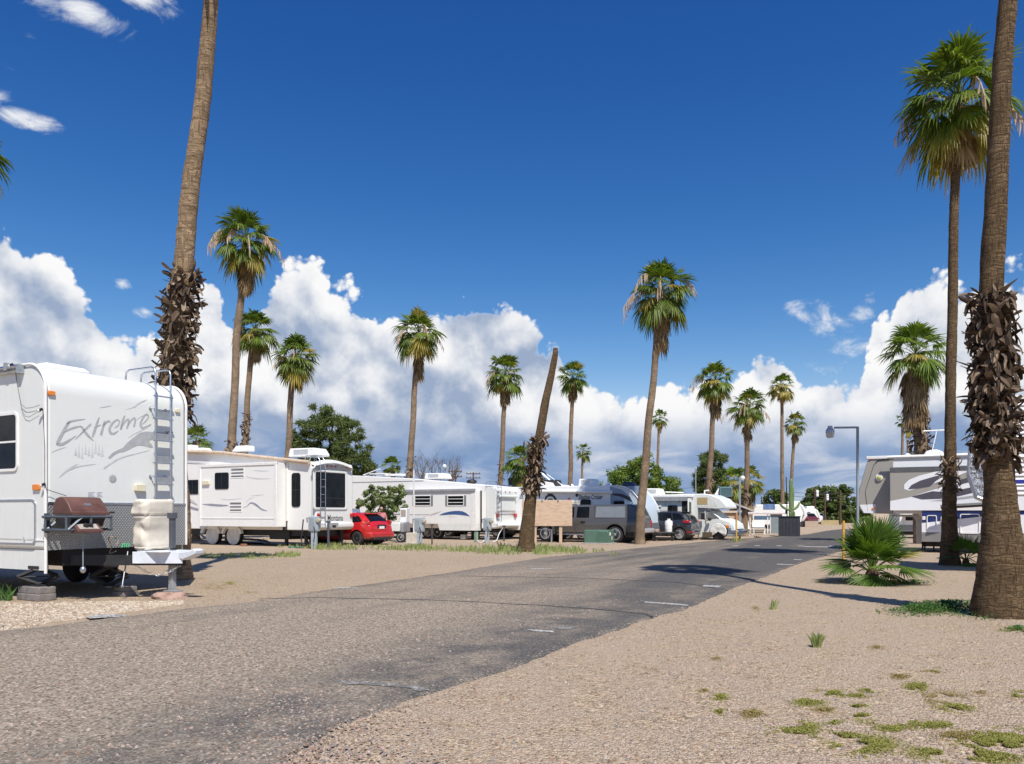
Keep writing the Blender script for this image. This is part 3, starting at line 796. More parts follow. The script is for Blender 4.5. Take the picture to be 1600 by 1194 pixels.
# ---- middle distance row
palm('tall palm with a long straw skirt, left of the shorter pair beyond the trailers', 40,
     [(360,845,18),(361,800,15),(362,700,13.5),(366,620,12),(371,520,11.5),(378,440,10.5),(384,375,9.5)], 0, (385, 372), 106, 21, 452, n=58, nseg=22, boot=(690, 720, 40, .25), stalks=9, skirt_n=90, skirt_tilt=.17)
palm('shorter palm partly hidden behind the tall straw-skirted palm at left', 53,
     [(378,836,13),(381,740,11),(383,690,10),(387,630,9),(392,560,8.5),(399,512,7)], 0, (400, 514), 78, 22, 562, n=52, nseg=18, boot=(645, 715, 70, .3), stalks=4, skirt_n=40, skirt_tilt=.16)
palm('third palm from the left, above the dark pine', 50,
     [(447,838,11),(449,740,10),(452,660,9.5),(456,600,9),(462,552,8)], 0, (463, 556), 82, 23, 606, n=52, nseg=18, stalks=3, skirt_n=34, yel=.1, skirt_tilt=.14)
palm('slender palm standing between the pine and the bare tree', 50,
     [(639,838,14),(640,770,12),(641,730,10),(645,660,9),(649,590,8.5),(653,520,8)], 0, (654, 516), 86, 24, 590, n=54, nseg=18, boot=(715, 760, 30, .25), stalks=5, skirt_n=40, skirt_tilt=.12)
palm('palm with a golden skirt left of the leaning stump', 60,
     [(779,832,10),(781,770,8.5),(784,700,7.5),(788,640,7),(790,590,6)], 0, (789, 582), 68, 25, 628, n=48, nseg=16, fine=False, boot=(722, 760, 26, .25), stalks=2, skirt_n=60, skirt_tilt=.17)
palm('straight palm immediately right of the leaning stump', 75,
     [(889,826,9),(890,770,7.5),(892,690,6.5),(894,640,6),(895,590,5.5)], 0, (895, 586), 56, 26, 624, n=48, nseg=16, fine=False, skirt_n=50, skirt_tilt=.17)
palm('tall palm rising from the gravel beside the grey pickup', 37.4,
     [(1000,850.5,19),(1000,842,15.5),(1003,800,13.5),(1007,740,12.5),(1014,660,11.5),(1021,590,10.5),(1027,520,10),(1033,455,9)], 0, (1034, 450), 108, 27, 545, n=60, nseg=22, stalks=9, skirt_n=60, skirt_tilt=.14)
palm('small distant palm above the parked trailer with lettering', 105,
     [(908,820,4),(909,760,3.6),(911,705,3.4)], 0, (912, 704), 31, 28, 722, n=26, nseg=12, fine=False, skirt_n=8)
palm('low bushy palm with a broad brown skirt, behind the leaning stump', 52,
     [(808,838,13),(810,760,12),(813,715,11)], 0, (815, 718), 70, 29, 764, n=50, nseg=16, fine=False, skirt_n=50, skirt_tilt=.2, lo=-70)
palm('small palm crown peeking over the roof of the swoosh trailer', 58,
     [(612,834,9),(613,730,7)], 0, (613, 728), 40, 30, None, n=30, nseg=14, fine=False, lo=-20)
palm('low leafy palm peeping out behind the near white trailer', 42,
     [(306,846,12),(307,690,11)], 0, (307, 688), 66, 31, None, n=34, nseg=16, fine=False, lo=-35)
palm('small thin palm just right of the tall palm by the pickup', 105,
     [(1027,820,4.4),(1028,700,4),(1031,655,3.8)], 0, (1031, 652), 33, 32, 676, n=30, nseg=12, fine=False, skirt_n=14, skirt_tilt=.17)
palm('palm with a dark shaggy trunk base beside the small pine', 60,
     [(1106,832,12),(1108,760,9.5),(1112,690,8),(1115,640,7.5),(1118,595,7)], 0, (1118, 592), 72, 33, 645, n=50, nseg=16, fine=False, boot=(745, 785, 46, .3), stalks=2, skirt_n=56, skirt_tilt=.17)
palm('palm standing at the tan shed with its base in the gravel', 50,
     [(1163,838,16),(1163,830,12),(1165,790,8.5),(1167,740,8),(1168,690,7.5),(1168,632,7)], 0, (1168, 633), 66, 34, 686, n=54, nseg=18, fine=False, boot=(765, 800, 56, .28), stalks=6, skirt_n=14, skirt_tilt=.12)
palm('slim palm with a yellow-flecked crown left of the cactus', 80,
     [(1221,825,7),(1222,760,6),(1222,690,5.2),(1221,605,4.8)], 0, (1221, 602), 50, 35, 630, n=44, nseg=14, fine=False, skirt_n=8, yel=.3)
palm('shorter slim palm directly behind the cactus', 88,
     [(1235,823,6),(1237,760,5.2),(1240,700,4.8),(1242,662,4.6)], 0, (1242, 660), 42, 36, 690, n=44, nseg=14, fine=False, skirt_n=24, skirt_tilt=.2, lo=-45)
palm('stout palm with a heavy brown skirt behind the grey motorhome', 38,
     [(1440,849,24),(1440,700,20),(1437,640,19),(1432,560,16)], 0, (1428, 548), 116, 37, 662, n=44, nseg=24, boot=(655, 720, 110, .34, .5, .07), skirt_n=170, skirt_tilt=.26, lo=-40, green=PG2)
palm('tiny distant palm at the foot of the heavy-skirted palm', 100,
     [(1418,820,4.5),(1419,690,4)], 0, (1419, 668), 24, 38, 690, n=22, nseg=10, fine=False, skirt_n=10)
palm('distant palm tuft left of the heavy-skirted palm trunk', 90,
     [(1409,822,4),(1410,665,4)], 0, (1410, 656), 24, 39, 668, n=20, nseg=10, fine=False, skirt_n=6)
palm('palm at the left edge of the picture with only frond tips showing', 30,
     [(-60,862,22),(-58,700,16),(-52,400,14),(-48,250,13)], 0, (-46, 232), 112, 40, 300, n=42, nseg=20, stalks=8, skirt_n=16)
palm('bushy yellow-fringed palm behind the motorhome with the overhanging cab', 62,
     [(1146,831,12),(1147,765,11)], 0, (1147, 752), 56, 41, 790, n=44, nseg=14, fine=False, skirt_n=30, lo=-70, yel=.55, green=PG2)
palm('bushy palm with drooping yellow fronds behind the shed palm', 64,
     [(1171,830,12),(1171,765,11)], 0, (1171, 748), 52, 42, 795, n=44, nseg=14, fine=False, skirt_n=26, lo=-70, yel=.5)

# ---- young palms at ground level
def young_palm(label, px, py, wpx, n, seed, hi=80, lo=-12):
    g = gp(px, py); Rc = wpx / 2 * g.y / F; rg = random.Random(seed)
    root = thing('young_fan_palm', label, 'palm shrub', g, 0, 'young fan palms in the gravel')
    mb = MB(); mb.tube([(0, 0, -.02), (0, 0, Rc * .18), (.01, 0, Rc * .34)], [Rc * .13, Rc * .15, Rc * .08], 10, 0); mb.build('trunk', M('young_palm_fibre', (.09, .045, .025), .95, 0, .4, 20, bump=.02), root, smooth=50)
    mb = MB()
    for i in range(n):
        t = (i + .5) / n; el = hi + (lo - hi) * t ** 1.35 + rg.uniform(-6, 6); az = i * 2.39996 + .8
        d = Vector((math.cos(R(el)) * math.cos(az), math.cos(R(el)) * math.sin(az), math.sin(R(el))))
        fan_leaf(mb, Vector((0, 0, Rc * .25)), d, Rc * rg.uniform(.5, .78), Rc * rg.uniform(.62, .78), 30, R(rg.uniform(165, 235)), .03 + .12 * t, 1 if rg.random() < .05 else 0, rg, True, petiole=.014, sag=.02 + .10 * t, width=1.05)
    mb.build('leaves', [PGY, PY], root)
    mb = MB()
    for k in range(4):
        az = -.7 + k * .35 if k < 2 else rg.uniform(0, 6.28)
        d = Vector((math.cos(az), math.sin(az), -.15)).normalized()
        fan_leaf(mb, Vector((0, 0, Rc * .3)), d, Rc * .45, Rc * .5, 12, R(70), .3, 0, rg, True, petiole=.012, sag=.2)
    mb.build('dead_leaves', [PS], root)
    return root
young_palm('large young fan palm spreading at ground level beside the yellow post', 1362, 911, 138, 27, 51, 86, 2)
young_palm('small young fan palm tucked behind the thick trunk at right', 1509, 884, 70, 14, 52)

# ---- leafy trees
def leaf_clumps(mb, clumps, per, size, rg, mi=0, flat=1.0, needle=False):
    for c, r in clumps:
        for _ in range(per):
            d = Vector((rg.gauss(0, 1), rg.gauss(0, 1), rg.gauss(0, 1) * flat))
            if d.length < .01: continue
            d = d.normalized() * r * rg.random() ** .45; d.z *= flat
            p = Vector(c) + d
            s = size * rg.uniform(.6, 1.3)
            n = (d.normalized() + Vector((rg.uniform(-.8, .8), rg.uniform(-.8, .8), rg.uniform(-.3, 1.0)))).normalized()
            u = n.orthogonal().normalized(); u = Matrix.Rotation(rg.random() * 6.28, 3, n) @ u; v = n.cross(u)
            if needle: mb.add([p - v * s * .16, p + v * s * .16, p + u * s * 1.3 + n * s * .5], [(0, 1, 2)], mi)
            else: mb.add([p - u * s * .5, p - v * s * .28, p + u * s * .5, p + v * s * .28], [(0, 1, 2, 3)], mi)

def tree(name, label, D, outline, base_px, mat, seed, size_px=3.5, per=70, nclump=70, cl=.12, needle=False, cat='tree', group=None, flat=.8, trunk_w=9, depthf=.8):
    """outline: crown outline in photo pixels; filled with leaf clumps at distance D"""
    rg = random.Random(seed); xs = [p[0] for p in outline]; ys = [p[1] for p in outline]
    def inside(x, y):
        c = False; j = len(outline) - 1
        for i in range(len(outline)):
            (x1, y1), (x2, y2) = outline[i], outline[j]
            if (y1 > y) != (y2 > y) and x < (x2 - x1) * (y - y1) / (y2 - y1) + x1: c = not c
            j = i
        return c
    g = Vector(((base_px - 800) / F * D, D, 0)); root = thing(name, label, cat, g, 0, group)
    W = (max(xs) - min(xs)) * D / F; cx = (max(xs) + min(xs)) / 2
    clumps = []; tips = []; tries = 0
    while len(clumps) < nclump and tries < 9000:
        tries += 1
        x = rg.uniform(min(xs), max(xs)); y = rg.uniform(min(ys), max(ys))
        if not inside(x, y): continue
        half = W * .5 * depthf * math.sqrt(max(.05, 1 - ((x - cx) / (max(xs) - min(xs)) * 2) ** 2))
        dz = rg.uniform(-half, half); p = at(x, y, D); p.y += dz
        clumps.append((p, W * cl * rg.uniform(.5, 1.2))); tips.append(p)
    mb = MB(); leaf_clumps(mb, clumps, per, size_px * D / F, rg, 0, flat, needle)
    mb.build('crown', [mat], root, origin=g)
    mb = MB(); topz = at(0, min(ys), D).z; tr = trunk_w / 2 * D / F
    mb.tube([g, g + Vector((0, 0, topz * .3)), Vector((at(cx, 0, D).x * .5 + g.x * .5, D, topz * .6)), Vector((at(cx, 0, D).x, D, topz * .9))], [tr, tr * .8, tr * .5, tr * .15], 8)
    for p in rg.sample(tips, min(16, len(tips))):
        z0 = topz * rg.uniform(.2, .6); q = Vector((g.x, D, z0)); mb.tube([q, q.lerp(p, .5) + Vector((0, 0, .2)), p], [tr * .35, tr * .2, tr * .06], 5)
    mb.build('trunk', TREEB, root, smooth=60, origin=g)
    return root
tree('pine_tree', 'broad dark green pine tree rising behind the two left fifth-wheel trailers', 62, [(455,690),(458,676),(470,672),(474,655),(488,660),(492,645),(508,637),(522,640),(530,652),(548,650),(556,662),(568,676),(575,690),(580,705),(572,715),(583,726),(578,745),(480,748),(478,720),(462,712)], 520, PINE, 61, 6.0, 110, 190, .06, True, flat=.55)
tree('leafy_tree', 'rounded bright green tree behind the tall palm by the pickup', 70, [(918,768),(930,755),(945,752),(952,740),(966,732),(980,722),(1000,716),(1012,720),(1022,735),(1032,745),(1040,752),(1052,750),(1062,762),(1064,775),(1050,785),(930,785)], 1000, TREE, 62, 4.2, 110, 240, .065)
tree('pine_tree', 'small upright pine beside the palm with the dark shaggy base', 70, [(1086,770),(1088,742),(1095,735),(1092,722),(1106,708),(1120,706),(1132,714),(1135,730),(1132,748),(1138,770),(1130,785),(1092,785)], 1112, PINE, 63, 4.8, 110, 110, .12, True)
tree('leafy_tree', 'small dark tree behind the cactus planter', 95, [(1192,795),(1196,778),(1205,768),(1216,766),(1228,770),(1234,782),(1234,800),(1192,803)], 1213, TREE2, 64, 3.8, 90, 80, .16)
tree('leafy_tree', 'large broad tree at the far end of the lane behind the utility poles', 120, [(1255,800),(1258,784),(1266,770),(1278,762),(1288,756),(1298,764),(1308,758),(1322,762),(1332,775),(1330,790),(1338,800),(1336,818),(1270,822)], 1296, TREE2, 65, 3.8, 110, 230, .085)
tree('leafy_tree', 'pale distant tree seen past the nose of the grey motorhome', 150, [(1322,812),(1326,796),(1334,786),(1346,784),(1356,792),(1362,806),(1360,818),(1325,820)], 1342, TREE, 66, 3.6, 80, 80, .17)
tree('leafy_tree', 'low pale green tree above the blue-roofed trailer', 110, [(1178,795),(1184,786),(1196,784),(1204,790),(1206,800),(1178,802)], 1192, TREE2, 67, 3.2, 60, 24, .16)
tree('leafy_tree', 'tree glimpsed under the white trailer nose at the right edge', 34, [(1575,790),(1580,765),(1600,755),(1640,755),(1650,790),(1640,815),(1580,812)], 1610, TREE2, 68, 5, 70, 40, .14)
tree('oleander_bush', 'round flowering green bush growing behind the red car', 41.5, [(553,790),(558,772),(566,768),(572,776),(580,764),(586,757),(596,762),(606,760),(612,764),(620,758),(628,759),(634,770),(633,784),(638,796),(630,806),(618,800),(612,818),(604,826),(592,818),(586,805),(572,800)], 604, OLEA, 69, 4.2, 60, 150, .065, cat='bush', trunk_w=3)

# bare tree
def bare_tree(label, D, px, py_top, seed):
    rg = random.Random(seed); g = Vector(((px - 800) / F * D, D, 0)); root = thing('bare_tree', label, 'tree', g); mb = MB()
    topz = at(0, py_top, D).z
    def grow(p, d, L, r, k):
        q = p + d * L; mb.tube([p, (p + q) / 2 + Vector((rg.uniform(-.1, .1),) * 3) * L * .3, q], [r, r * .8, r * .6], 4, cap=False)
        if k == 0: return
        for _ in range(3 if k > 2 else 2):
            d2 = (d + Vector((rg.uniform(-.75, .75), rg.uniform(-.6, .6), rg.uniform(-.15, .45)))).normalized()
            grow(q, d2, L * rg.uniform(.6, .85), r * .58, k - 1)
    mb.tube([(g.x, g.y, 0), (g.x, g.y, topz * .25)], [.22, .17], 7)
    for a in (-.8, -.35, .15, .55, .9): grow(Vector((g.x, g.y, topz * .24)), Vector((a, rg.uniform(-.4, .4), 1)).normalized(), topz * .27, .1, 4)
    mb.build('branches', TWIG, root, origin=g); return root
bare_tree('leafless grey tree behind the trailer with the blue swoosh', 64, 682, 708, 5)

# ---- weeds, grass and ground cover
GRASSM = leafmat('grass_blade', (.17, .23, .07), (.36, .38, .16), .3, .7)
WEEDM = leafmat('weed_leaf', (.165, .175, .034), (.36, .335, .095), .25, .7)
WEEDY = leafmat('yellow_weed_leaf', (.22, .17, .06), (.36, .28, .12), .25, .8)
COVERM = leafmat('dark_ground_cover_leaf', (.035, .095, .02), (.11, .21, .045), .3, .5)
def grass_patch(mb, px, py, wpx, hpx, n, rg, h_px, mi=0):
    for _ in range(n):
        a = rg.random() * 6.28; q = math.sqrt(rg.random())
        p = gp(px + math.cos(a) * q * wpx / 2, py + math.sin(a) * q * hpx / 2)
        if p.y > 16 and noise.noise(Vector((p.x * 1.1, p.y * .5, 7))) < -.05 and rg.random() < .75: continue
        h = h_px * p.y / F * rg.uniform(.3, 1.0); ww = max(.0016, .0008 * p.y) * rg.uniform(.6, 1.2)
        d = Vector((rg.uniform(-1, 1), rg.uniform(-1, 1), 0)); s = Vector((math.cos(a * 3), math.sin(a * 3) * .4, 0)) * ww
        tip = p + d * h * .45 + Vector((0, 0, h))
        mb.add([p - s, p + s, p + d * h * .15 + Vector((0, 0, h * .6)) + s * .7, tip], [(0, 1, 2), (0, 2, 3)], mi)
rg = random.Random(77); mb = MB()
for a in [(820,862,190,11,1500,11),(690,859,150,7,700,9),(575,857,180,6,420,8),(640,858,60,6,250,10),(880,862,60,6,300,9),(905,864,30,4,90,8),(935,863,22,4,70,8),(960,868,14,4,40,8),
          (470,855,70,5,240,7),(536,855,46,6,200,10),(518,857,30,6,120,9),(372,869,150,9,900,4),(450,868,40,7,260,8),(355,843,160,4,160,4),(1150,846,20,5,80,8)]:
    grass_patch(mb, *a[:5], rg, a[5])
tag(mb.build('grass', [GRASSM]), kind='stuff')
def mat_patch(mb, px, py, wpx, hpx, n, rg, leaf, hh, mi=0):
    for _ in range(n):
        a = rg.random() * 6.28; q = min(1.25, abs(rg.gauss(0, .52)))
        k = 1 + .35 * noise.noise(Vector((px * .1 + math.cos(a) * 1.3, py * .1 + math.sin(a) * 1.3, 3)))
        p = gp(px + math.cos(a) * q * wpx / 2 * k, py + math.sin(a) * q * hpx / 2 * k)
        if leaf < .012 and noise.noise(Vector((p.x * 4, p.y * 4, 1))) + .5 * noise.noise(Vector((p.x * 11, p.y * 11, 1))) < -.1: continue
        z = hh * max(.1, 1 - q * q) * rg.random() + .004
        s = leaf * rg.uniform(.5, 1.3); u = Vector((rg.uniform(-1, 1), rg.uniform(-1, 1), rg.uniform(-.5, .8))).normalized(); v = u.cross(Vector((rg.uniform(-.5, .5), rg.uniform(-.5, .5), 1))).normalized()
        p = p + Vector((0, 0, z))
        mb.add([p - u * s, p - v * s * .45, p + u * s, p + v * s * .45], [(0, 1, 2, 3)], mi)
mb = MB()
for px, py, wp, hp, n, mi in [(1250,1140,84,26,900,0),(1350,1165,130,34,1700,0),(1265,1098,60,16,600,0),(1300,1084,70,10,420,0),(1360,1080,50,8,240,0),(1432,1074,50,18,500,0),(1475,1092,70,24,800,1),(1495,1106,60,16,500,0),(1345,1120,42,10,320,0),
        (1400,1131,90,14,600,0),(1460,1134,80,12,500,0),(1560,1160,130,44,2300,0),(1470,1176,110,24,900,0),(1305,1128,30,10,200,0),(1175,1116,40,16,330,1),(1125,1090,30,12,260,0),(1127,1113,26,9,130,0),(1195,1122,20,9,150,1),
        (1404,1058,50,10,200,1),(1452,1048,50,6,150,1),(1465,1049,24,8,150,0),(1540,1082,40,7,140,1),(1592,1086,30,14,240,0),(1545,1040,30,5,60,1),(1022,1043,40,9,150,1),(1370,1012,36,9,80,1),(1182,950,18,8,110,1),(1120,1030,26,7,50,1),(1580,985,50,12,330,0),(1282,909,22,7,130,0),
        (1340,1105,40,8,160,0),(1320,1150,60,14,300,0),(1100,1080,20,6,40,1),(340,918,110,16,520,1),(360,912,40,9,260,0),(390,926,30,5,80,1),(310,905,60,6,120,1),(1545,1180,120,30,1500,0),(1575,1165,90,50,1500,0),(1500,1150,80,16,400,1),(1395,1140,60,10,300,0),(1290,1110,50,8,160,1),(1340,1088,60,7,140,0)]:
    mat_patch(mb, px, py, wp, hp, int(n * 4.2), rg, .009, .016, mi)
tag(mb.build('low_weeds', [WEEDM, WEEDY]), kind='stuff')
mb = MB()
for px, py, wp, hp, n, hh in [(1480,952,190,22,3800,.13),(1440,955,110,16,1500,.10),(1545,962,70,14,900,.12),(1428,911,66,8,600,.07),(1395,912,50,7,400,.07),(1590,984,40,10,250,.05)]:
    mat_patch(mb, px, py, wp, hp, n, rg, .022, hh, 0)
tag(mb.build('ground_cover', [COVERM]), kind='stuff')
def tuft(label, px, py, wpx, hpx, n, seed, mat=None):
    g = gp(px, py); rg = random.Random(seed); mb = MB(); grass_patch(mb, px, py, wpx, 3, n, rg, hpx)
    o = mb.build('grass_tuft', [mat or GRASSM], origin=g); o.location = g
    return tag(o, label, 'grass tuft')
tuft('single upright grass tuft alone in the right-hand gravel', 1276, 1011, 15, 24, 170, 3)
tuft('thin wispy grass tuft near the lane, uphill of the upright tuft', 1207, 952, 12, 20, 34, 4)
tuft('pale green tuft between the lane and the large young palm', 1302, 884, 16, 8, 50, 5)
tuft('yellowing tuft of weed at the foot of the grey pedestal', 497, 858, 16, 11, 70, 6)
tuft('leafy green weed sprouting beside the concrete blocks at left', 8, 938, 26, 28, 60, 7, COVERM)
def husk(label, px, py, h, seed):
    g = gp(px, py); root = tag(None or bpy.data.objects.new('palm_husk', None), label, 'palm husk'); bpy.data.objects.remove(root)
    mb = MB(); rg = random.Random(seed)
    for k in range(4):
        a = k * .5 - .6; mb.add([(-.1 + k * .05, 0, 0), (.08 + k * .05, .03, 0), (a * .25 + .06, .04, h * .6), (a * .35, 0, h * (1 - .12 * k))], [(0, 1, 2, 3)])
    o = mb.build('palm_husk', [PB]); o.location = g; return tag(o, label, 'palm husk')
husk('dry brown palm husk standing up in the grass strip', 783, 857, .32, 2)
husk('dry brown palm husk lying on the gravel before the tan shed', 1182, 841, .2, 3)
# ================================================================ vehicle helpers
def B(mb, name, mats, parent, bevel=0, smooth=None, seg=2, label=None):
    o = mb.build(name, mats, parent, smooth=smooth, bevel=bevel, seg=seg, fixn=True)
    if label: o['label'] = label
    return o
def boxo(name, mat, parent, x0, x1, y0, y1, z0, z1, bevel=.01, seg=2, label=None):
    mb = MB(); mb.box(min(x0,x1), max(x0,x1), min(y0,y1), max(y0,y1), min(z0,z1), max(z0,z1)); return B(mb, name, mat, parent, bevel, seg=seg, label=label)
def polyY(name, mat, parent, pts, y0, y1, bevel=0, label=None, smooth=None):
    mb = MB(); mb.prism(pts, 'y', y0, y1); return B(mb, name, mat, parent, bevel, label=label, smooth=smooth)
def polyX(name, mat, parent, pts, x0, x1, bevel=0, label=None, smooth=None):
    mb = MB(); mb.prism(pts, 'x', x0, x1); return B(mb, name, mat, parent, bevel, label=label, smooth=smooth)
def window(root, b, plane, ax='y', r=.06, fw=.03, fmat=None, bars=(), vbars=(), out=-1, glass=None):
    """framed pane on the wall plane; out = sign of the outward direction"""
    x0, x1, z0, z1 = b
    po = rr(x0, x1, z0, z1, r); pi = rr(x0+fw, x1-fw, z0+fw, z1-fw, max(.01, r-fw))
    mb = MB(); mb.ring(po, pi, ax, plane + out*.022, plane - out*.01)
    for t in bars:
        z = z0 + (z1-z0)*t
        if ax == 'y': mb.box(x0+fw, x1-fw, plane + min(out*.02, 0), plane + max(out*.02, 0), z-.016, z+.016)
        else: mb.box(plane + min(out*.02, 0), plane + max(out*.02, 0), x0+fw, x1-fw, z-.016, z+.016)
    for t in vbars:
        x = x0 + (x1-x0)*t
        if ax == 'y': mb.box(x-.014, x+.014, plane + min(out*.02, 0), plane + max(out*.02, 0), z0+fw, z1-fw)
        else: mb.box(plane + min(out*.02, 0), plane + max(out*.02, 0), x-.014, x+.014, z0+fw, z1-fw)
    f = B(mb, 'window', fmat or BLACKP, root)
    mb = MB(); mb.prism(pi, ax, plane + out*.008, plane - out*.012); B(mb, 'pane', glass or GLASS, f)
    return f
def wheel(root, x, y, r, w=.22, rim=CHROME, spokes=6, side=-1, name='wheel', cover=None):
    """tyre (> rim) with its outer face at local y"""
    mb = MB(); yi = y - side*w
    hw = w/2; c = y - side*hw
    prof = [(r*.62, hw*.9), (r*.72, hw), (r*.9, hw*.98), (r*.98, hw*.75), (r, hw*.35), (r, -hw*.35), (r*.98, -hw*.75), (r*.9, -hw*.98), (r*.62, -hw)]
    mb.lathe(prof, (x, c, r), 'y', 28)
    t = B(mb, name, RUBBER, root, smooth=50)
    mb = MB(); s = -side
    if spokes == 0:
        mb.lathe([(r*.64, s*-(hw*.92)), (r*.6, s*-(hw*1.02)), (r*.4, s*-(hw*1.08)), (.001, s*-(hw*1.1))], (x, c, r), 'y', 26)
        B(mb, 'wheel_cover' if cover else 'rim', cover or rim, t, smooth=60); return t
    mb.lathe([(r*.66, -s*hw*1.0), (r*.62, -s*hw*1.04), (r*.56, -s*hw*.96), (r*.54, -s*hw*.5), (r*.66, -s*hw*.5)], (x, c, r), 'y', 28)
    for k in range(spokes):
        a = 2*math.pi*k/spokes; ca, sa = math.cos(a), math.sin(a); wd = r*(.085 if spokes > 6 else .12)
        p = [(r*.1, -wd), (r*.58, -wd*.75), (r*.58, wd*.75), (r*.1, wd)]
        pts = [(x + u*ca - v*sa, r + u*sa + v*ca) for u, v in p]
        mb.prism(pts, 'y', c - s*hw*.86, c - s*hw*.98)
    mb.lathe([(r*.16, -s*hw*.6), (r*.16, -s*hw*1.0), (r*.08, -s*hw*1.06), (.001, -s*hw*1.06)], (x, c, r), 'y', 14)
    B(mb, 'rim', rim, t, smooth=40)
    mb = MB(); mb.lathe([(r*.6, -s*hw*.55), (.001, -s*hw*.5)], (x, c, r), 'y', 20); B(mb, 'brake_disc', DARKM, t)
    return t
def text_pts(txt, shear=0.0, weight=0.0):
    cu = bpy.data.curves.new('lettering', 'FONT'); cu.body = txt; cu.shear = shear; cu.offset = weight; cu.resolution_u = 3
    ob = bpy.data.objects.new('lettering', cu); COL.objects.link(ob)
    dg = bpy.context.evaluated_depsgraph_get(); me = bpy.data.meshes.new_from_object(ob.evaluated_get(dg))
    vs = [tuple(v.co) for v in me.vertices]; fs = [tuple(p.vertices) for p in me.polygons]
    bpy.data.objects.remove(ob); bpy.data.curves.remove(cu); bpy.data.meshes.remove(me)
    x0 = min(v[0] for v in vs); x1 = max(v[0] for v in vs); y0 = min(v[1] for v in vs); y1 = max(v[1] for v in vs)
    return [((v[0]-x0)/(x1-x0), (v[1]-y0)/(y1-y0)) for v in vs], fs
def letter(root, txt, fn, mat, shear=0., weight=0., name='lettering'):
    vs, fs = text_pts(txt, shear, weight); mb = MB(); mb.add([fn(u, v) for u, v in vs], fs); return mb.build(name, mat, root)
def stroke(mb, pts, ws, fn, mi=0):
    """tapered brush stroke; pts in wall coordinates, fn lifts them to 3-D"""
    P = [Vector((a, b)) for a, b in pts]
    # smooth the path
    Q = []; Wd = []
    n = len(P)
    for i in range(n - 1):
        p0, p1, p2, p3 = P[max(0, i-1)], P[i], P[i+1], P[min(n-1, i+2)]
        for k in range(5):
            t = k/5
            Q.append(.5*((2*p1) + (p2-p0)*t + (2*p0-5*p1+4*p2-p3)*t*t + (3*p1-p0-3*p2+p3)*t**3)); Wd.append(ws[i] + (ws[i+1]-ws[i])*t)
    Q.append(P[-1]); Wd.append(ws[-1]); vs = []
    for i, q in enumerate(Q):
        t = (Q[min(i+1, len(Q)-1)] - Q[max(0, i-1)])
        if t.length < 1e-6: t = Vector((1, 0))
        t.normalize(); nn = Vector((-t.y, t.x))
        vs += [fn(*(q + nn*Wd[i]/2)), fn(*(q - nn*Wd[i]/2))]
    mb.add(vs, [(2*i, 2*i+1, 2*i+3, 2*i+2) for i in range(len(Q)-1)], mi)
def arc(cx, cz, r, a0, a1, n=8): return [(cx + r*math.cos(R(a0 + (a1-a0)*i/n)), cz + r*math.sin(R(a0 + (a1-a0)*i/n))) for i in range(n+1)]
def roof_ac(root, x0, x1, y0, y1, z, h=.32, mat=None, name='roof_air_conditioner'):
    mb = MB(); L = x1-x0
    mb.prism([(x0, z), (x0+L*.06, z+h), (x1-L*.12, z+h*.95), (x1, z+h*.3), (x1, z)], 'y', y0, y1)
    o = B(mb, name, mat or OFFW, root, bevel=.05, seg=3)
    mb = MB()
    for k in range(5): mb.box(x0+L*.2, x1-L*.3, y0-.006, y0+.01, z+h*(.25+.12*k), z+h*(.3+.12*k))
    B(mb, 'vent_slots', GREYM, o); return o

# ================================================================ near trailer at left
E = Frame(-7.65, 13.13)
ext = thing('travel_trailer', 'nearest white trailer at left with grey brush lettering, running wolf and ladder', 'trailer', E.P, ROAD, 'recreational trailers and motorhomes')
EW = 2.75; ez1 = 3.93
fx = lambda off: (lambda t, z: (off, t, z))
zpt = E.onX(72, 785, 0)[1]; zpb = E.onX(72, 860, 0)[1]
prof_ = [(-7.2, zpb), (0, zpb), (0.0, 1.6), (.0, ez1-.5)] + arc(-.46, ez1-.46, .46, 0, 90, 9) + [(-7.2, ez1+.05)]
polyY('body', WHITE, ext, prof_, 0, EW, bevel=.07)
mb = MB(); mb.box(-7.2, -.05, .03, .06, .5, zpb); mb.box(-7.2, -.05, EW-.06, EW-.03, .5, zpb); B(mb, 'skirt', WHITE, ext)
mb = MB(); mb.box(-7.1, -.1, .35, EW-.35, .56, zpb-.01); B(mb, 'chassis', DARKM, ext)  # dark inset underbelly box, added to block light beneath the floor
mb = MB(); mb.tube([(.0, -.004, .46), (.0, -.004, 2.0), (0, -.004, ez1-.5)] + [(x, -.004, z) for x, z in arc(-.46, ez1-.46, .465, 0, 90, 9)] + [(-7.2, -.004, ez1+.05)], .026, 8); B(mb, 'corner_trim', OFFW, ext, smooth=60)
mb = MB(); mb.tube([(.0, EW, .84), (0, EW, ez1-.5)] + [(x, EW, z) for x, z in arc(-.46, ez1-.46, .465, 0, 90, 9)] + [(-7.2, EW, ez1+.05)], .026, 8); B(mb, 'corner_trim', OFFW, ext, smooth=60)
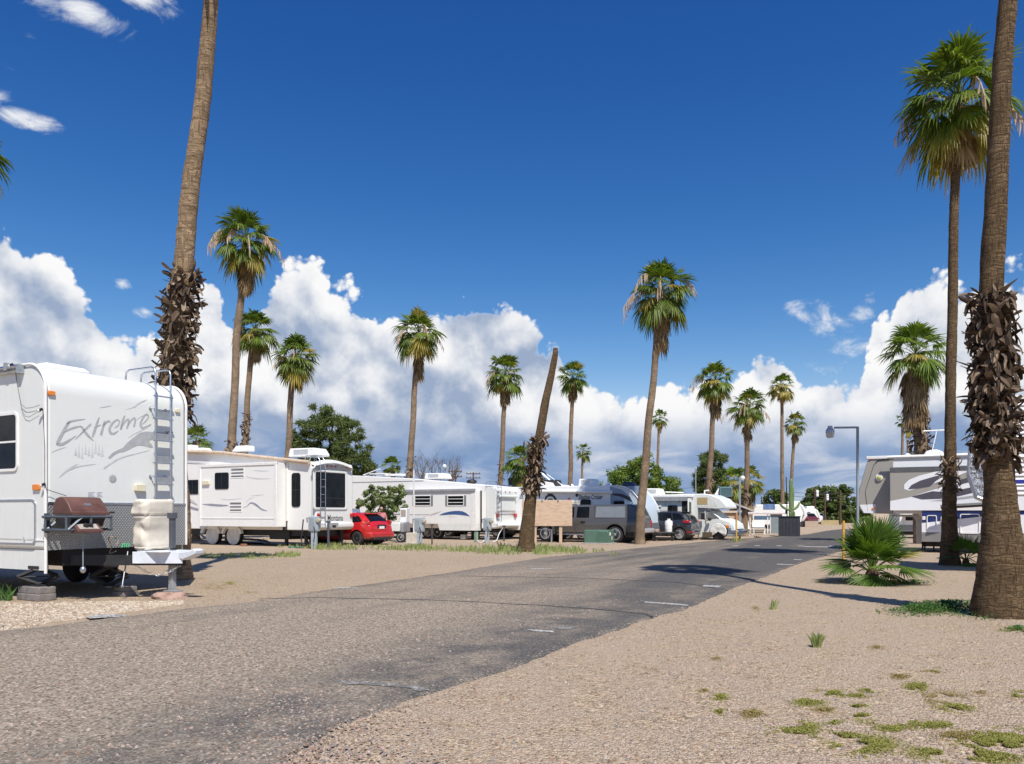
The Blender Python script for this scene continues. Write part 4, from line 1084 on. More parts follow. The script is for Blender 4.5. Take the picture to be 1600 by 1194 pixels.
# diamond plate stone guard
m, nt, b = newmat('diamond_plate'); tc = nt.node('ShaderNodeTexCoord').outputs['Object']
mp = nt.mapping(tc, (1, 26, 22), rot=(R(45), 0, 0))
br = nt.node('ShaderNodeTexVoronoi'); br.distance = 'MANHATTAN'; br.inputs['Randomness'].default_value = 0; br.inputs['Scale'].default_value = 1.0; nt.l.new(mp, br.inputs['Vector'])
dm = nt.mrange(br.outputs['Distance'], .15, .5, 1, 0)
nt.l.new(nt.mix(dm, (.33, .34, .34, 1), (.62, .63, .63, 1)), b.inputs['Base Color']); b.inputs['Metallic'].default_value = .55; b.inputs['Roughness'].default_value = .45
bumpn(nt, b, dm, 1, .01); DPLATE = m
boxo('stone_guard', DPLATE, ext, 0.002, .012, .03, EW-.03, zpb, zpt-.03, bevel=0)
boxo('guard_rail', ALU, ext, 0.002, .022, .02, EW-.02, zpt-.03, zpt+.01, bevel=.004)
# side window, hatch, lamps
window(ext, E.boxY(-60, 648, 29, 738), 0, 'y', .11, .045, OFFW, bars=(.5,))
b_ = E.boxY(-90, 781, 57, 850); mb = MB(); mb.ring(rr(*b_, .12, 7), rr(b_[0]+.035, b_[1]-.035, b_[2]+.035, b_[3]-.035, .09, 7), 'y', -.02, .01); h_ = B(mb, 'compartment_hatch', ALU, ext)
mb = MB(); mb.prism(rr(b_[0]+.036, b_[1]-.036, b_[2]+.036, b_[3]-.036, .088, 7), 'y', -.012, .01); B(mb, 'panel', WHITE, h_)
mb = MB(); q = E.onY(40, 842, 0); mb.box(q[0]-.012, q[0]+.012, -.035, -.01, q[1]-.02, q[1]+.03); B(mb, 'latch', CHROME, h_)
mb = MB(); zz = E.onY(60, 844, 0)[1]; mb.box(-7.2, -.03, -.012, .0, zz-.012, zz+.012); B(mb, 'rub_rail', OFFW, ext)
def lamp_box(root, b, plane, ax, out, mat, th=.035, name='marker_lamp', base=None):
    x0, x1, z0, z1 = b; mb = MB(); mb.prism(rr(x0, x1, z0, z1, .02), ax, plane, plane + out*th); return B(mb, name, mat, root, bevel=.008)
lamp_box(ext, E.boxX(74, 611, 85, 618, 0), 0, 'x', 1, AMBER)
lamp_box(ext, E.boxY(53, 757, 64, 766, 0), 0, 'y', -1, AMBER)
lamp_box(ext, E.boxX(273, 639, 280, 645, 0), 0, 'x', 1, CREAM)
bb = E.boxX(209, 757, 224, 768, 0); lamp_box(ext, bb, 0, 'x', 1, CREAM, .07, 'porch_lamp')
# speaker rosette and data plates
q = E.onX(176, 748, 0); mb = MB()
mb.lathe([(.075, .003), (.06, .006), (.055, .006)], (0, q[0], q[1]), 'x', 24)
for k in range(10):
    a = k*.628; mb.prism([(q[0]+math.cos(a)*.02-math.sin(a)*.006, q[1]+math.sin(a)*.02+math.cos(a)*.006), (q[0]+math.cos(a)*.055-math.sin(a)*.008, q[1]+math.sin(a)*.055+math.cos(a)*.008), (q[0]+math.cos(a)*.055+math.sin(a)*.008, q[1]+math.sin(a)*.055-math.cos(a)*.008), (q[0]+math.cos(a)*.02+math.sin(a)*.006, q[1]+math.sin(a)*.02-math.cos(a)*.006)], 'x', .006, .009)
B(mb, 'speaker_vent', M('grey_vent_plastic', (.42, .43, .43), .5), ext)
mb = MB()
for bx in [(137, 768, 148, 777), (151, 768, 160, 777)]:
    x0, x1, z0, z1 = E.boxX(*bx, 0)
    for k in range(4): mb.box(.001, .004, x0+.01*(k % 2), x1-.02*(k % 3), z0+(z1-z0)*(.1+.23*k), z0+(z1-z0)*(.22+.23*k))
B(mb, 'data_plates', M('faded_print', (.5, .51, .56), .6), ext)
# faded lettering and running wolf
DECAL = M('faded_grey_decal', (.40, .42, .425), .5, 0, .16, 9); DECAL2 = M('pale_grey_decal', (.57, .585, .58), .5, 0, .1, 7)
S1 = lambda px, wpx, mb, mi=0: stroke(mb, [E.onX(a, b, 0) for a, b in px], [k/92*1.0 for k in wpx], fx(.004), mi)
mb = MB()
S1([(133,655),(120,656.5),(109,659),(104,663)], [.6, 2.2, 3, 3.4], mb); S1([(109,658.5),(103,667),(96,680),(90,691),(88.5,695)], [2.5, 4.4, 5.2, 5, 2], mb); S1([(88,694),(95,694.5),(105,690),(119,680.5)], [2.5, 4.6, 3.4, .5], mb); S1([(98,676.5),(108,671),(118,667.5),(127,666)], [.8, 2.8, 2.8, .8], mb)
S1([(125,665.5),(129,669),(136,679),(146,689)], [1, 4, 4.4, .6], mb); S1([(142,662.5),(135,669),(128,676),(117,687)], [3.2, 2.6, 2.2, .5], mb)
S1([(155,651.5),(151,663),(147,675),(144,683)], [1.2, 3.8, 4.2, 2.6], mb); S1([(146.5,668.5),(152,666),(158,663.5)], [.8, 2.2, .6], mb)
S1([(163,657.5),(161,667),(157.5,680)], [1.6, 3.8, 3.8], mb); S1([(161.5,666),(165,660.5),(170,658),(172.5,660)], [1.6, 3.2, 3, 1.4], mb)
S1([(178.5,669),(184.5,664.5),(186.4,658.5),(182.5,656),(176,661),(171,670),(173,676.5),(178,677.5),(185,673)], [.8, 1.8, 2, 2, 3.2, 4.2, 4.4, 3.2, .6], mb)
S1([(194.5,649.5),(191,660),(188.5,671)], [2, 3.6, 3.6], mb); S1([(189.5,668),(195,659),(200,655),(201,658.5),(198,669.5)], [1, 2, 2.4, 3.2, 3.2], mb); S1([(199,667),(204,658),(209.5,653),(211,657),(209,667)], [1, 2, 2.4, 3.2, 3.2], mb)
S1([(221.5,663.5),(228,657.5),(231.8,650.5),(228,647.5),(221.5,656),(219.3,664),(222.5,668.5),(228,667),(236,662.5)], [.8, 1.6, 2, 2.2, 3, 4, 3.8, 2.4, .5], mb)
mb.build('lettering', DECAL, ext)
z2 = lambda pts: [(150+a/7.96, 570+b/7.96) for a, b in pts]
mb = MB()
wolf = z2([(150,1150),(210,1090),(270,1060),(330,1035),(380,975),(480,892),(540,850),(590,833),(640,830),(720,838),(870,845),(900,850),(905,920),(800,905),(720,912),(650,952),(690,990),(712,1025),(690,1032),(640,1020),(580,1005),(520,1002),(470,1020),(430,1043),(380,1068),(330,1086),(280,1092),(230,1120),(170,1172)])
mb.prism([E.onX(a, b, 0) for a, b in wolf], 'x', .001, .004)
B(mb, 'wolf_graphic', DECAL, ext)
mb = MB()
for px, wp in [([(92,746),(106,734),(121,725)], [.5, 3.4, .6]), ([(162,732),(176,722),(190,715),(212,709),(234,703.6)], [2.2, 3, 1.8, 1.4, .5]), ([(80,707),(90,702.5),(103,698.5)], [.5, 1.4, .5]), ([(155,637),(164,635.5),(174,634)], [.4, 1.6, .4]), ([(207.5,637),(219,629),(230,624)], [.4, 2.2, .4]), ([(196,640),(210,636),(214,633)], [.3, 1.0, .3]),
               ([(108,735),(122,729),(150,725)], [.4, 2.0, .4]), ([(212,657),(222,650),(232,648)], [.4, 1.2, .4]), ([(236,664),(222,672),(210,678),(200,684)], [.4, 1.4, 1.0, .3])]: S1(px, wp, mb)
for k in range(9):           # faint row of pine trees below the lettering
    x0 = 118 + k*5.2; y0 = 712 + (k % 3)*3 - k*.6; hgt = 16 + (k*7 % 9)
    mb.prism([E.onX(x0-2.4, y0, 0), E.onX(x0+2.4, y0-.5, 0), E.onX(x0+1.0, y0-hgt*.5, 0), E.onX(x0+.3, y0-hgt, 0), E.onX(x0-1.1, y0-hgt*.45, 0)], 'x', .001, .003)
B(mb, 'landscape_graphic', DECAL2, ext)
c0 = E.onX(259, 682, 0); c1 = E.onX(270, 682.5, 0); ct = E.onX(259, 673.8, 0)
letter(ext, 'KT', lambda u, v: (.004, c0[0] + u*(c1[0]-c0[0]), c0[1] + v*(ct[1]-c0[1])), BLACKP, 0, .01)
# ladder
tl = E.onX(243, 690, .13)[0]; tr_ = E.onX(266.5, 690, .13)[0]
for t in (tl, tr_):
    mb = MB(); zt = 4.16
    mb.tube([(.13, t, 1.52), (.13, t, 2.5), (.13, t, zt-.1), (.10, t, zt-.03), (.02, t, zt), (-.62, t, zt), (-.7, t, zt-.04), (-.72, t, zt-.12), (-.72, t, ez1+.03)], .017, 8); B(mb, 'ladder_rail', ALU, ext, smooth=60)
mb = MB()
for py in (620, 655, 689, 724, 757):
    z = E.onX(254, py, .13)[1]; mb.box(.115, .15, tl-.05, tr_+.05, z-.012, z+.012)
B(mb, 'ladder_rungs', ALU, ext)
for py in (655, 689, 724, 757):
    z = E.onX(254, py, .13)[1]; mb = MB(); mb.box(.122, .128, tl+.012, tr_-.012, z+.014, z+.135); B(mb, 'ladder_tread', M('worn_tread_aluminium', (.3, .32, .34), .55, .2, .15, 8), ext)
for sx_ in (-2.3, -3.2):
    for y_, sd in ((.05, -1), (EW-.05, 1)): wheel(ext, sx_, y_, .36, .22, ALU, 6, sd)
mb = MB()
for py in (640, 745):
    z = E.onX(250, py, .0)[1]
    for t in (tl, tr_): mb.tube([(0, t-.02, z), (.13, t, z)], .012, 6); mb.lathe([(.03, 0), (.028, .02), (.01, .025)], (0, t-.02, z), 'x', 10)
B(mb, 'ladder_brackets', ALU, ext)
# roof vent, awning arm, string lamps and cable
mb = MB(); q0 = E.onX(66, 568, -.9); mb.prism([(-1.7, ez1+.02), (-.75, ez1+.02), (-.7, ez1+.08), (-.85, ez1+.16), (-1.6, ez1+.16)], 'y', .5, 1.25); B(mb, 'roof_vent', OFFW, ext, bevel=.03)
mb = MB(); za = ez1-.02; mb.tube([(-7, -.07, za), (-.62, -.07, za)], .035, 8); mb.tube([(-7, -.07, za-.07), (-.6, -.07, za-.07)], .02, 6); B(mb, 'awning_arm', ALU, ext, smooth=60)
mb = MB(); mb.box(-.68, -.6, -.1, .02, za-.12, za+.03); mb.box(-1.02, -.95, -.11, -.05, za-.05, za+.08); B(mb, 'awning_bracket', GREYM, ext)
def YP(px, py, y=-.03): s, z = E.onY(px, py, y); return (s, y, z)
mb = MB()
mb.tube([YP(23, 568), YP(25, 590), YP(33, 632), YP(40, 638), YP(50, 637), YP(62, 633)], .004, 4)
mb.tube([YP(24, 570), YP(27, 600), YP(34, 640), YP(39, 650), YP(45, 652), YP(60, 643)], .004, 4)
mb.tube([YP(67, 640), YP(70, 700), YP(70, 755)], .006, 4); mb.tube([YP(70, 756), (.05, -.02, E.onX(80, 765, .05)[1]), (.08, .3, E.onX(100, 775, .08)[1])], .006, 4)
B(mb, 'cable', BLACKP, ext)
for p_ in (YP(20, 569, -.08), YP(66, 639, -.05), YP(70, 756, -.04)):
    mb = MB(); mb.ball((p_[0]-.06, p_[1]-.02, p_[2]-.03), .03, 8, 6); o = B(mb, 'string_lamp', CLEARL, ext, smooth=80)
    mb = MB(); mb.tube([p_, (p_[0]-.045, p_[1]-.015, p_[2]-.02)], .022, 6); B(mb, 'lamp_socket', BLACKP, o)
# A-frame tongue
mid_ = EW/2
mb = MB()
for t0 in (.45, EW-.45):
    u = Vector((1.62, mid_ - t0, 0)).normalized(); nn = Vector((-u.y, u.x, 0))*.04
    for a0, a1 in ((0, 1.0),):
        p0 = Vector((0, t0, .62)); p1 = Vector((1.62, mid_, .62))
        vs = [p0-nn, p1-nn, p1+nn, p0+nn]; mb.add([(v.x, v.y, .57) for v in vs] + [(v.x, v.y, .74) for v in vs], [(3,2,1,0),(4,5,6,7),(0,1,5,4),(1,2,6,5),(2,3,7,6),(3,0,4,7)])
mb.box(.5, .56, mid_-.62, mid_+.62, .6, .7); B(mb, 'tongue_frame', DARKM, ext)
TONGW = M('white_painted_steel', (.66, .69, .74), .4, 0, .1, 6)
mb = MB()
p0 = Vector((.92, .45 + .92*.571 - .055, 0)); p1 = Vector((1.66, mid_-.05, 0)); nn = Vector((-.49, .86, 0))*.012
mb.add([(v.x, v.y, .60) for v in (p0-nn, p1-nn, p1+nn, p0+nn)] + [(v.x, v.y, .80) for v in (p0-nn, p1-nn, p1+nn, p0+nn)], [(3,2,1,0),(4,5,6,7),(0,1,5,4),(1,2,6,5),(2,3,7,6),(3,0,4,7)])
mb.box(.9, 1.5, mid_-.36, mid_+.3, .79, .812); B(mb, 'tongue_cover', TONGW, ext, bevel=.006)
mb = MB(); mb.prism([(1.45, .72), (1.62, .80), (1.85, .82), (1.96, .86), (2.02, .84), (2.0, .76), (1.9, .72), (1.7, .66)], 'y', mid_-.09, mid_+.09); B(mb, 'coupler', TONGW, ext, bevel=.02)
# jack on the tongue
mb = MB(); jx = 1.34; mb.box(jx-.04, jx+.04, mid_-.04, mid_+.04, .86, 1.42); mb.box(jx-.06, jx+.06, mid_-.06, mid_+.06, 1.36, 1.46)
B(mb, 'tongue_jack', M('jack_steel', (.12, .13, .15), .5, .4), ext, bevel=.006)
mb = MB(); mb.box(jx-.045, jx+.045, mid_-.045, mid_+.045, .13, .6); mb.box(jx-.11, jx+.16, mid_-.1, mid_+.1, .115, .135); B(mb, 'jack_leg', M('galvanised_grey', (.34, .34, .34), .6, .3, .25), ext)
# scissor stabilisers and crank rods
for sx_, ty in ((-.38, .1), (.25, .95)):
    mb = MB(); z0, z1 = .26 if sx_ < 0 else .2, .52; w_ = .3; zm = (z0+z1)/2
    dx = .878 if False else 1
    for sgn in (-1, 1):
        for (a, b) in (((0, z0), (sgn*w_, zm)), ((sgn*w_, zm), (0, z1))):
            mb.tube([(sx_+a[0]*.6, ty+a[0]*.8, a[1]), (sx_+b[0]*.6, ty+b[0]*.8, b[1])], .035, 4)
    mb.tube([(sx_-w_*.6, ty-w_*.8, zm), (sx_+w_*.6, ty+w_*.8, zm)], .012, 5); mb.box(sx_-.14, sx_+.14, ty-.09, ty+.09, z0-.03, z0); mb.box(sx_-.14, sx_+.14, ty-.09, ty+.09, z1, z1+.05)
    B(mb, 'stabiliser_jack', DARKM, ext)
mb = MB(); pA = E.onX(200, 862, .62); pB = E.onX(191, 916, .8); mb.tube([(.62, pA[0], pA[1]), (.8, pB[0], pB[1])], .011, 6); mb.ball((.8, pB[0], pB[1]), .028, 8, 6); B(mb, 'crank_rod', ALU, ext)
mb = MB()                                            # safety chain
for k in range(13):
    t = k/12; x = .85 + t*.72; y = mid_-.33 + t*.28; z = .56 - .16*math.sin(math.pi*t)
    c_ = Vector((x, y, z)); u = Vector((.9, .35, -.16*math.cos(math.pi*t)*1.8)).normalized(); v_ = u.cross(Vector((0, 0, 1))).normalized() if k % 2 else u.cross(Vector((.3, -.9, 0))).normalized()
    mb.tube([c_ + u*.036*math.cos(a*math.pi/3) + v_*.018*math.sin(a*math.pi/3) for a in range(6)], .006, 4, closed=True)
B(mb, 'safety_chain', CHROME, ext)
mb = MB(); mb.tube([(.35+.1*math.cos(a*.42), .95+.05*math.sin(a), .9+.14*math.sin(a*.42)) for a in range(14)], .009, 5); B(mb, 'coiled_hose', M('tan_hose', (.3, .22, .13), .6), ext)
mb = MB(); mb.tube([(.5, 1.02+.02*k, .86+.07*(k % 2)) for k in range(8)], .011, 5); B(mb, 'green_cord', M('green_cord', (.08, .5, .22), .6), ext)

# covered gas bottles on the tongue
cov = thing('gas_bottle_cover', 'beige canvas cover draped over the gas bottles on the near trailer tongue', 'cover', E.P + E.a*.86 + E.n*mid_, ROAD)
mb = MB(); N1, N2 = 30, 34
prof2 = rr(-.2, .2, -.33, .33, .12, 13); npf = len(prof2)
vs = []; fs = []
for j in range(N2+1):
    t = j/N2; z = .83 + .86*t; 
    for i, (x, y) in enumerate(prof2):
        k = 1.0 if t < .94 else .82 + .18*math.sqrt(max(0, 1-((t-.94)/.06)**2))
        k *= 1.05 if t > .70 else 1.0 - .05*math.sin(math.pi*t/.7)
        if t < .1: k *= .9 + t
        fold = .045*math.sin((x*7 + y*9)*1.3 + z*6.5 + 2*noise.noise(Vector((x*3, y*3, z*2))))*max(0, math.sin(math.pi*min(1, t/.72)))
        wr = fold*1.0 - .16*max(0, .22-abs(noise.noise(Vector((x*3.2+z*2.2, y*3.2-z*2.6, z*2.4+5))))) + noise.noise(Vector((x*7+z*3, y*7, z*8)))*.022 + noise.noise(Vector((x*2.6+z*4, y*2.6-z*3, z*1.5)))*.085 - (.04 if .66 < t < .70 else 0)
        kk = k + wr*1.5*(1 if t > .02 else .4); vs.append((x*kk, y*kk, z + noise.noise(Vector((x*8, y*8, 2)))*.03*(1 if t > .85 else .3)))
for j in range(N2):
    for i in range(npf): fs.append((j*npf+i, j*npf+(i+1) % npf, (j+1)*npf+(i+1) % npf, (j+1)*npf+i))
fs.append(tuple(range(N2*npf, (N2+1)*npf)))
mb.add(vs, fs)
CANV = M('beige_canvas', (.62, .575, .49), .9, 0, .16, 3, bump=.006, bscale=14)
o = B(mb, 'cover', CANV, cov, smooth=80); 
mb = MB(); mb.tube([(math.cos(a*.35)*.205, math.sin(a*.35)*.335, .86) for a in range(18)], .012, 5, closed=True); B(mb, 'hem', CANV, cov)

# barbecue on its bracket
bbq = thing('barbecue_grill', 'brown lidded barbecue grill bracketed to the front of the near trailer', 'grill', E.P, ROAD)
t0 = E.onX(112, 804, .62)[0]; t1 = E.onX(170, 804, .62)[0]; z0 = E.onX(140, 804, .62)[1]; zt_ = E.onX(140, 777, .3)[1]; hh = zt_-z0
BBQ = M('brown_enamel', (.125, .058, .046), .55, .1, .25, 5); BBQF = M('bracket_steel', (.095, .115, .14), .5, .4, .2, 6)
polyY('lid', BBQ, bbq, [(.1, z0), (.12, z0+hh*.55), (.2, z0+hh*.92), (.3, z0+hh), (.4, z0+hh*.97), (.52, z0+hh*.6), (.62, z0+.02), (.62, z0)], t0, t1, bevel=.018)
mb = MB(); mb.prism([(.615, z0-.0), (.64, z0-.01), (.64, z0+.035), (.615, z0+.05)], 'y', t0-.01, t1+.01); B(mb, 'lid_rim', BBQ, bbq)
q0 = E.onX(131, 788, .55); mb = MB(); mb.prism([(q0[0], q0[1]-.02), (q0[0]+.14, q0[1]-.022), (q0[0]+.12, q0[1]+.012), (q0[0]+.03, q0[1]+.018)], 'x', .50, .545); B(mb, 'badge', ALU, bbq)
mb = MB(); mb.box(.6, .66, t1+.01, t1+.08, z0+.02, z0+.05); B(mb, 'lid_handle', BLACKP, bbq)
polyY('firebox', DARKM, bbq, [(.12, z0-.005), (.6, z0-.005), (.5, z0-.2), (.2, z0-.2)], t0+.03, t1-.03)
mb = MB()
for x_ in (.08, .64):
    mb.tube([(x_, t0-.1, z0-.04), (x_, t1+.03, z0-.04)], .024, 4); mb.tube([(x_, t0-.1, z0-.25), (x_, t1-.3, z0-.25)], .024, 4)
    for tt in (t0-.1, t0+.32, t1+.03): mb.tube([(x_, tt, z0-.26), (x_, tt, z0-.02)], .024, 4)
    mb.tube([(x_, t0-.08, z0-.25), (x_, t0+.16, z0-.05)], .02, 4)
for tt in (t0-.1, t1+.03): mb.tube([(.0, tt, z0-.04), (.66, tt, z0-.04)], .024, 4); mb.tube([(.0, tt, z0-.25), (.66, tt, z0-.25)], .024, 4)
mb.box(.0, .03, -.03, t0, z0-.3, z0+.02); B(mb, 'bracket', BBQF, bbq)
a0 = E.onX(119, 830, .7)[0]; a1 = E.onX(158, 830, .7)[0]
mb = MB(); mb.prism([(.5, z0-.17), (.62, z0-.15), (.76, z0-.25), (.76, z0-.3), (.56, z0-.3)], 'y', a0, a1); cb = B(mb, 'control_box', BBQ, bbq, bevel=.008)
mb = MB(); mb.add([(.633, a0+.04, z0-.155), (.633, a1-.05, z0-.155), (.742, a1-.05, z0-.232), (.742, a0+.04, z0-.232)], [(0, 1, 2, 3)]); B(mb, 'control_plate', M('worn_plate', (.5, .45, .4), .5, .3, .4, 30), cb)
for kt in (.38, .58):
    tt = a0 + (a1-a0)*kt; mb = MB(); mb.tube([(.68, tt, z0-.2), (.71, tt, z0-.155)], .036, 10); B(mb, 'knob', BLACKP, cb)
tt = a0 + (a1-a0)*.42; mb = MB(); zb = E.onX(134, 890, .6)[1]; mb.tube([(.6, tt, z0-.25), (.6, tt, zb)], .009, 5); B(mb, 'drip_rod', GREYM, bbq)
mb = MB(); mb.ball((.6, tt, zb), .05, 10, 7, sz=(1, 1, 1.15)); B(mb, 'grease_can', ALU, bbq, smooth=80)

# blocks and rock under the trailer
def block(label, s, t, z, L, w_, h_, rot=0, grp='concrete blocks under the trailers', mat=None):
    p = E.P + E.a*s + E.n*t; root = thing('concrete_block', label, 'block', (p.x, p.y, z), ROAD + rot, grp)
    mb = MB(); mb.box(-L/2, L/2, -w_/2, w_/2, 0, h_); B(mb, 'concrete_block_body', mat or CONC, root, bevel=.01); return root
q = E.onY(50, 938, -.05)
def one_block(label, s, t, z, L, w_, h_, mat=None, rz=ROAD, frame=E):
    p = frame.P + frame.a*s + frame.n*t
    mb = MB(); mb.box(-L/2, L/2, -w_/2, w_/2, 0, h_); o = B(mb, 'concrete_block', mat or CONC, None, bevel=.012)
    o.location = (p.x, p.y, z); o.rotation_euler = (0, 0, rz); return tag(o, label, 'block', None, None)
DCONC = M('dirty_concrete', (.2, .18, .165), .92, 0, .3, 6, bump=.01)
one_block('lower grey block of the two stacked under the near corner jack', -.38, .07, 0, .62, .3, .115, DCONC)
one_block('upper grey block of the two stacked under the near corner jack', -.38, .08, .115, .6, .28, .115, DCONC)
one_block('lower block of the pair deep under the trailer tongue', .35, 1.2, 0, .3, .3, .09, DCONC)
one_block('upper block of the pair deep under the trailer tongue', .35, 1.2, .09, .28, .26, .08, DCONC)
mb = MB(); rg = random.Random(4); vs = []; fs = []
bm = bmesh.new(); bmesh.ops.create_icosphere(bm, subdivisions=3, radius=1)
for v in bm.verts:
    k = 1 + .28*noise.noise(v.co*1.4) + .1*noise.noise(v.co*4); v.co = Vector((v.co.x*.30*k, v.co.y*.24*k, max(-.02, min(.112, v.co.z*.15*k))))
me = bpy.data.meshes.new('flat_rock'); bm.to_mesh(me); bm.free(); me.materials.append(M('pink_sandstone', (.36, .24, .19), .9, 0, .3, 5, bump=.015))
o = bpy.data.objects.new('flat_rock', me); COL.objects.link(o); p = E.P + E.a*(jx+.02) + E.n*(mid_-.03); o.location = (p.x, p.y, 0); o.rotation_euler = (0, 0, .2); tag(o, 'flat pinkish rock under the foot of the tongue jack', 'rock')
RVG = 'recreational trailers and motorhomes'
# ================================================================ fifth-wheel trailer with the panoramic rear window
N_ = Frame(-8.43, 34.0)
mon = thing('fifth_wheel_trailer', 'white fifth-wheel trailer with a big dark rear window and tan awning roll', 'trailer', N_.P, ROAD, RVG)
W_ = 2.36; zb = .72
pl = [N_.onY(345, 708, 0), N_.onY(484, 722, 0)]
zf = N_.onY(290, 704, 0)[1]
polyY('body', WHITE2, mon, [(-10.5, 1.9), (-8.6, 1.9), (-8.4, zb+.1), (-8.2, zb), (-.12, zb), (-.12, pl[1][1]), pl[0], (-9.9, zf+.05), (-10.3, zf-.25)], 0, W_, bevel=.03)
boxo('chassis', DARKM, mon, -8, -.3, .3, W_-.3, .45, zb-.005, 0)
cap = [(-.14, zb), (.06, zb), (.22, zb+.1), (.22, zb+.28), (.14, zb+.34), (.14, pl[1][1]-.45), (.10, pl[1][1]-.12), (-.0, pl[1][1]), (-.14, pl[1][1]+.02)]
polyY('rear_cap', WHITE, mon, cap, -.02, W_+.02, bevel=.09)
wb = N_.boxX(493, 739, 539, 793, .15)
window(mon, wb, .145, 'x', .08, .035, BLACKP, bars=(.27,), out=1)
# shadow box moulding round the window and the brow above it
mb = MB(); po = rr(wb[0]-.14, wb[1]+.14, wb[2]-.1, wb[3]+.1, .12); pi = rr(wb[0]-.01, wb[1]+.01, wb[2]-.01, wb[3]+.01, .08); mb.ring(po, pi, 'x', .13, .18); B(mb, 'window_surround', WHITE, mon, bevel=.02)
b0 = N_.boxX(489, 724, 546, 737, .15); yy0, yy1 = b0[0]+.05, b0[1]-.02; zz0 = wb[3]+.12
mb = MB(); pts = [(yy0, zz0)] + [(yy0+(yy1-yy0)*k/10, zz0+.1+.16*math.sin(math.pi*k/10)) for k in range(11)] + [(yy1, zz0)]
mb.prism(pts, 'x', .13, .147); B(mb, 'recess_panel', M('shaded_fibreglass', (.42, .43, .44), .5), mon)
mb = MB(); pts = [(yy0-.1, zz0+.02), (yy0-.04, zz0+.14)] + [(yy0+(yy1-yy0)*k/10, zz0+.12+.17*math.sin(math.pi*k/10)) for k in range(11)] + [(yy1+.04, zz0+.14), (yy1+.1, zz0+.02)]
outer = [(y, z+.14) for y, z in pts]
vs = []
for (y, z), (y2, z2) in zip(pts, outer): vs += [(.13, y, z), (.30, y, z+.02), (.26, y2, z2), (.1, y2, z2+.03)]
fs = []
for i in range(len(pts)-1):
    for k in range(4): fs.append((i*4+k, i*4+(k+1) % 4, (i+1)*4+(k+1) % 4, (i+1)*4+k))
mb.add(vs, fs); B(mb, 'brow', WHITE, mon, smooth=60)
for k, px in enumerate((491, 513, 519, 525, 543)):
    y_, z_ = N_.onX(px, 719.5 + k*.8, .2); boxo('clearance_lamp', REDL, mon, .08, .2, y_-.04, y_+.04, pl[1][1]-.17, pl[1][1]-.13, .006)
boxo('tail_lamp', REDL, mon, .14, .2, .03, .26, zb+.56, zb+.72, .02); boxo('tail_lamp', REDL, mon, .14, .2, W_-.2, W_-.03, zb+.56, zb+.72, .02)
yb = N_.boxX(515, 817, 529, 826, .24); mb = MB(); mb.prism([(yb[0], yb[3]), (yb[1], yb[3]), (yb[1]-.12, yb[2]), (yb[0]+.08, yb[2])], 'x', .235, .25); B(mb, 'plate_recess', M('recess_grey', (.33, .33, .33), .6), mon)
mb = MB(); mb.box(.25, .262, (yb[0]+yb[1])/2-.12, (yb[0]+yb[1])/2+.1, yb[2]+.05, yb[2]+.15); B(mb, 'number_plate', DARKM, mon)
c0 = N_.onX(512, 814, .15); c1 = N_.onX(536, 814, .15); ct = N_.onX(512, 804.5, .15)
letter(mon, 'Montana', lambda u, v: (.147, c0[0]+u*(c1[0]-c0[0]), c0[1]+v*(ct[1]-c0[1])), LETTER, .0, .012)
lt = [N_.onX(x, 770, .3)[0] for x in (500.5, 508)]
mb = MB()
for t in lt: mb.tube([(.32, t, zb+.15), (.32, t, pl[1][1]-.3), (.26, t, pl[1][1]+.1), (.1, t, pl[1][1]+.28), (-.5, t, pl[1][1]+.28), (-.6, t, pl[1][1]+.05)], .016, 6)
for k in range(8): z = zb+.25+k*.32; mb.tube([(.32, lt[0], z), (.32, lt[1], z)], .014, 6)
mb.tube([(.14, lt[0], 1.4), (.32, lt[0], 1.4)], .012, 5); mb.tube([(.14, lt[1], 2.6), (.32, lt[1], 2.6)], .012, 5); B(mb, 'ladder', ALU, mon, smooth=60)
# slide-out
sb = N_.boxY(312, 724, 432, 823, -.57); zs0 = sb[2]; zs1 = N_.onY(372, 725, -.57)[1]
boxo('slide_out', WHITE2, mon, sb[0], sb[1], -.57, .1, zs0, zs1, .015)
for b_ in ((sb[0]-.05, sb[0]+.09), (sb[1]-.11, sb[1]+.03)): boxo('slide_trim', OFFW, mon, b_[0], b_[1], -.6, -.5, zs0, zs1+.01, .015)
boxo('slide_trim', OFFW, mon, sb[0]-.05, sb[1]+.03, -.602, -.5, zs1-.1, zs1+.03, .015)
zr = N_.onY(372, 810, -.57)[1]; boxo('rub_rail', OFFW, mon, sb[0]+.1, sb[1]-.12, -.585, -.56, zr-.02, zr+.02, .004)
boxo('slide_recess', M('slide_gap', (.05, .045, .045), .8), mon, sb[1]-.2, N_.onY(449, 770, 0)[0], -.012, .01, zb+.0, zs1, 0)
sr = N_.onY(448.5, 770, 0)[0]; boxo('slide_trim', OFFW, mon, sr-.03, sr+.08, -.03, .02, zs0+.25, zs1+.02, .01)
window(mon, N_.boxY(336, 738.5, 357.5, 764.5, -.57), -.57, 'y', .09, .03, BLACKP, vbars=(.5,))
window(mon, N_.boxY(288, 750, 310, 772.5, 0), 0, 'y', .02, .03, BLACKP, vbars=(.6,))
window(mon, N_.boxY(456, 739, 469.5, 792.5, 0), 0, 'y', .13, .025, BLACKP, bars=(.5,))
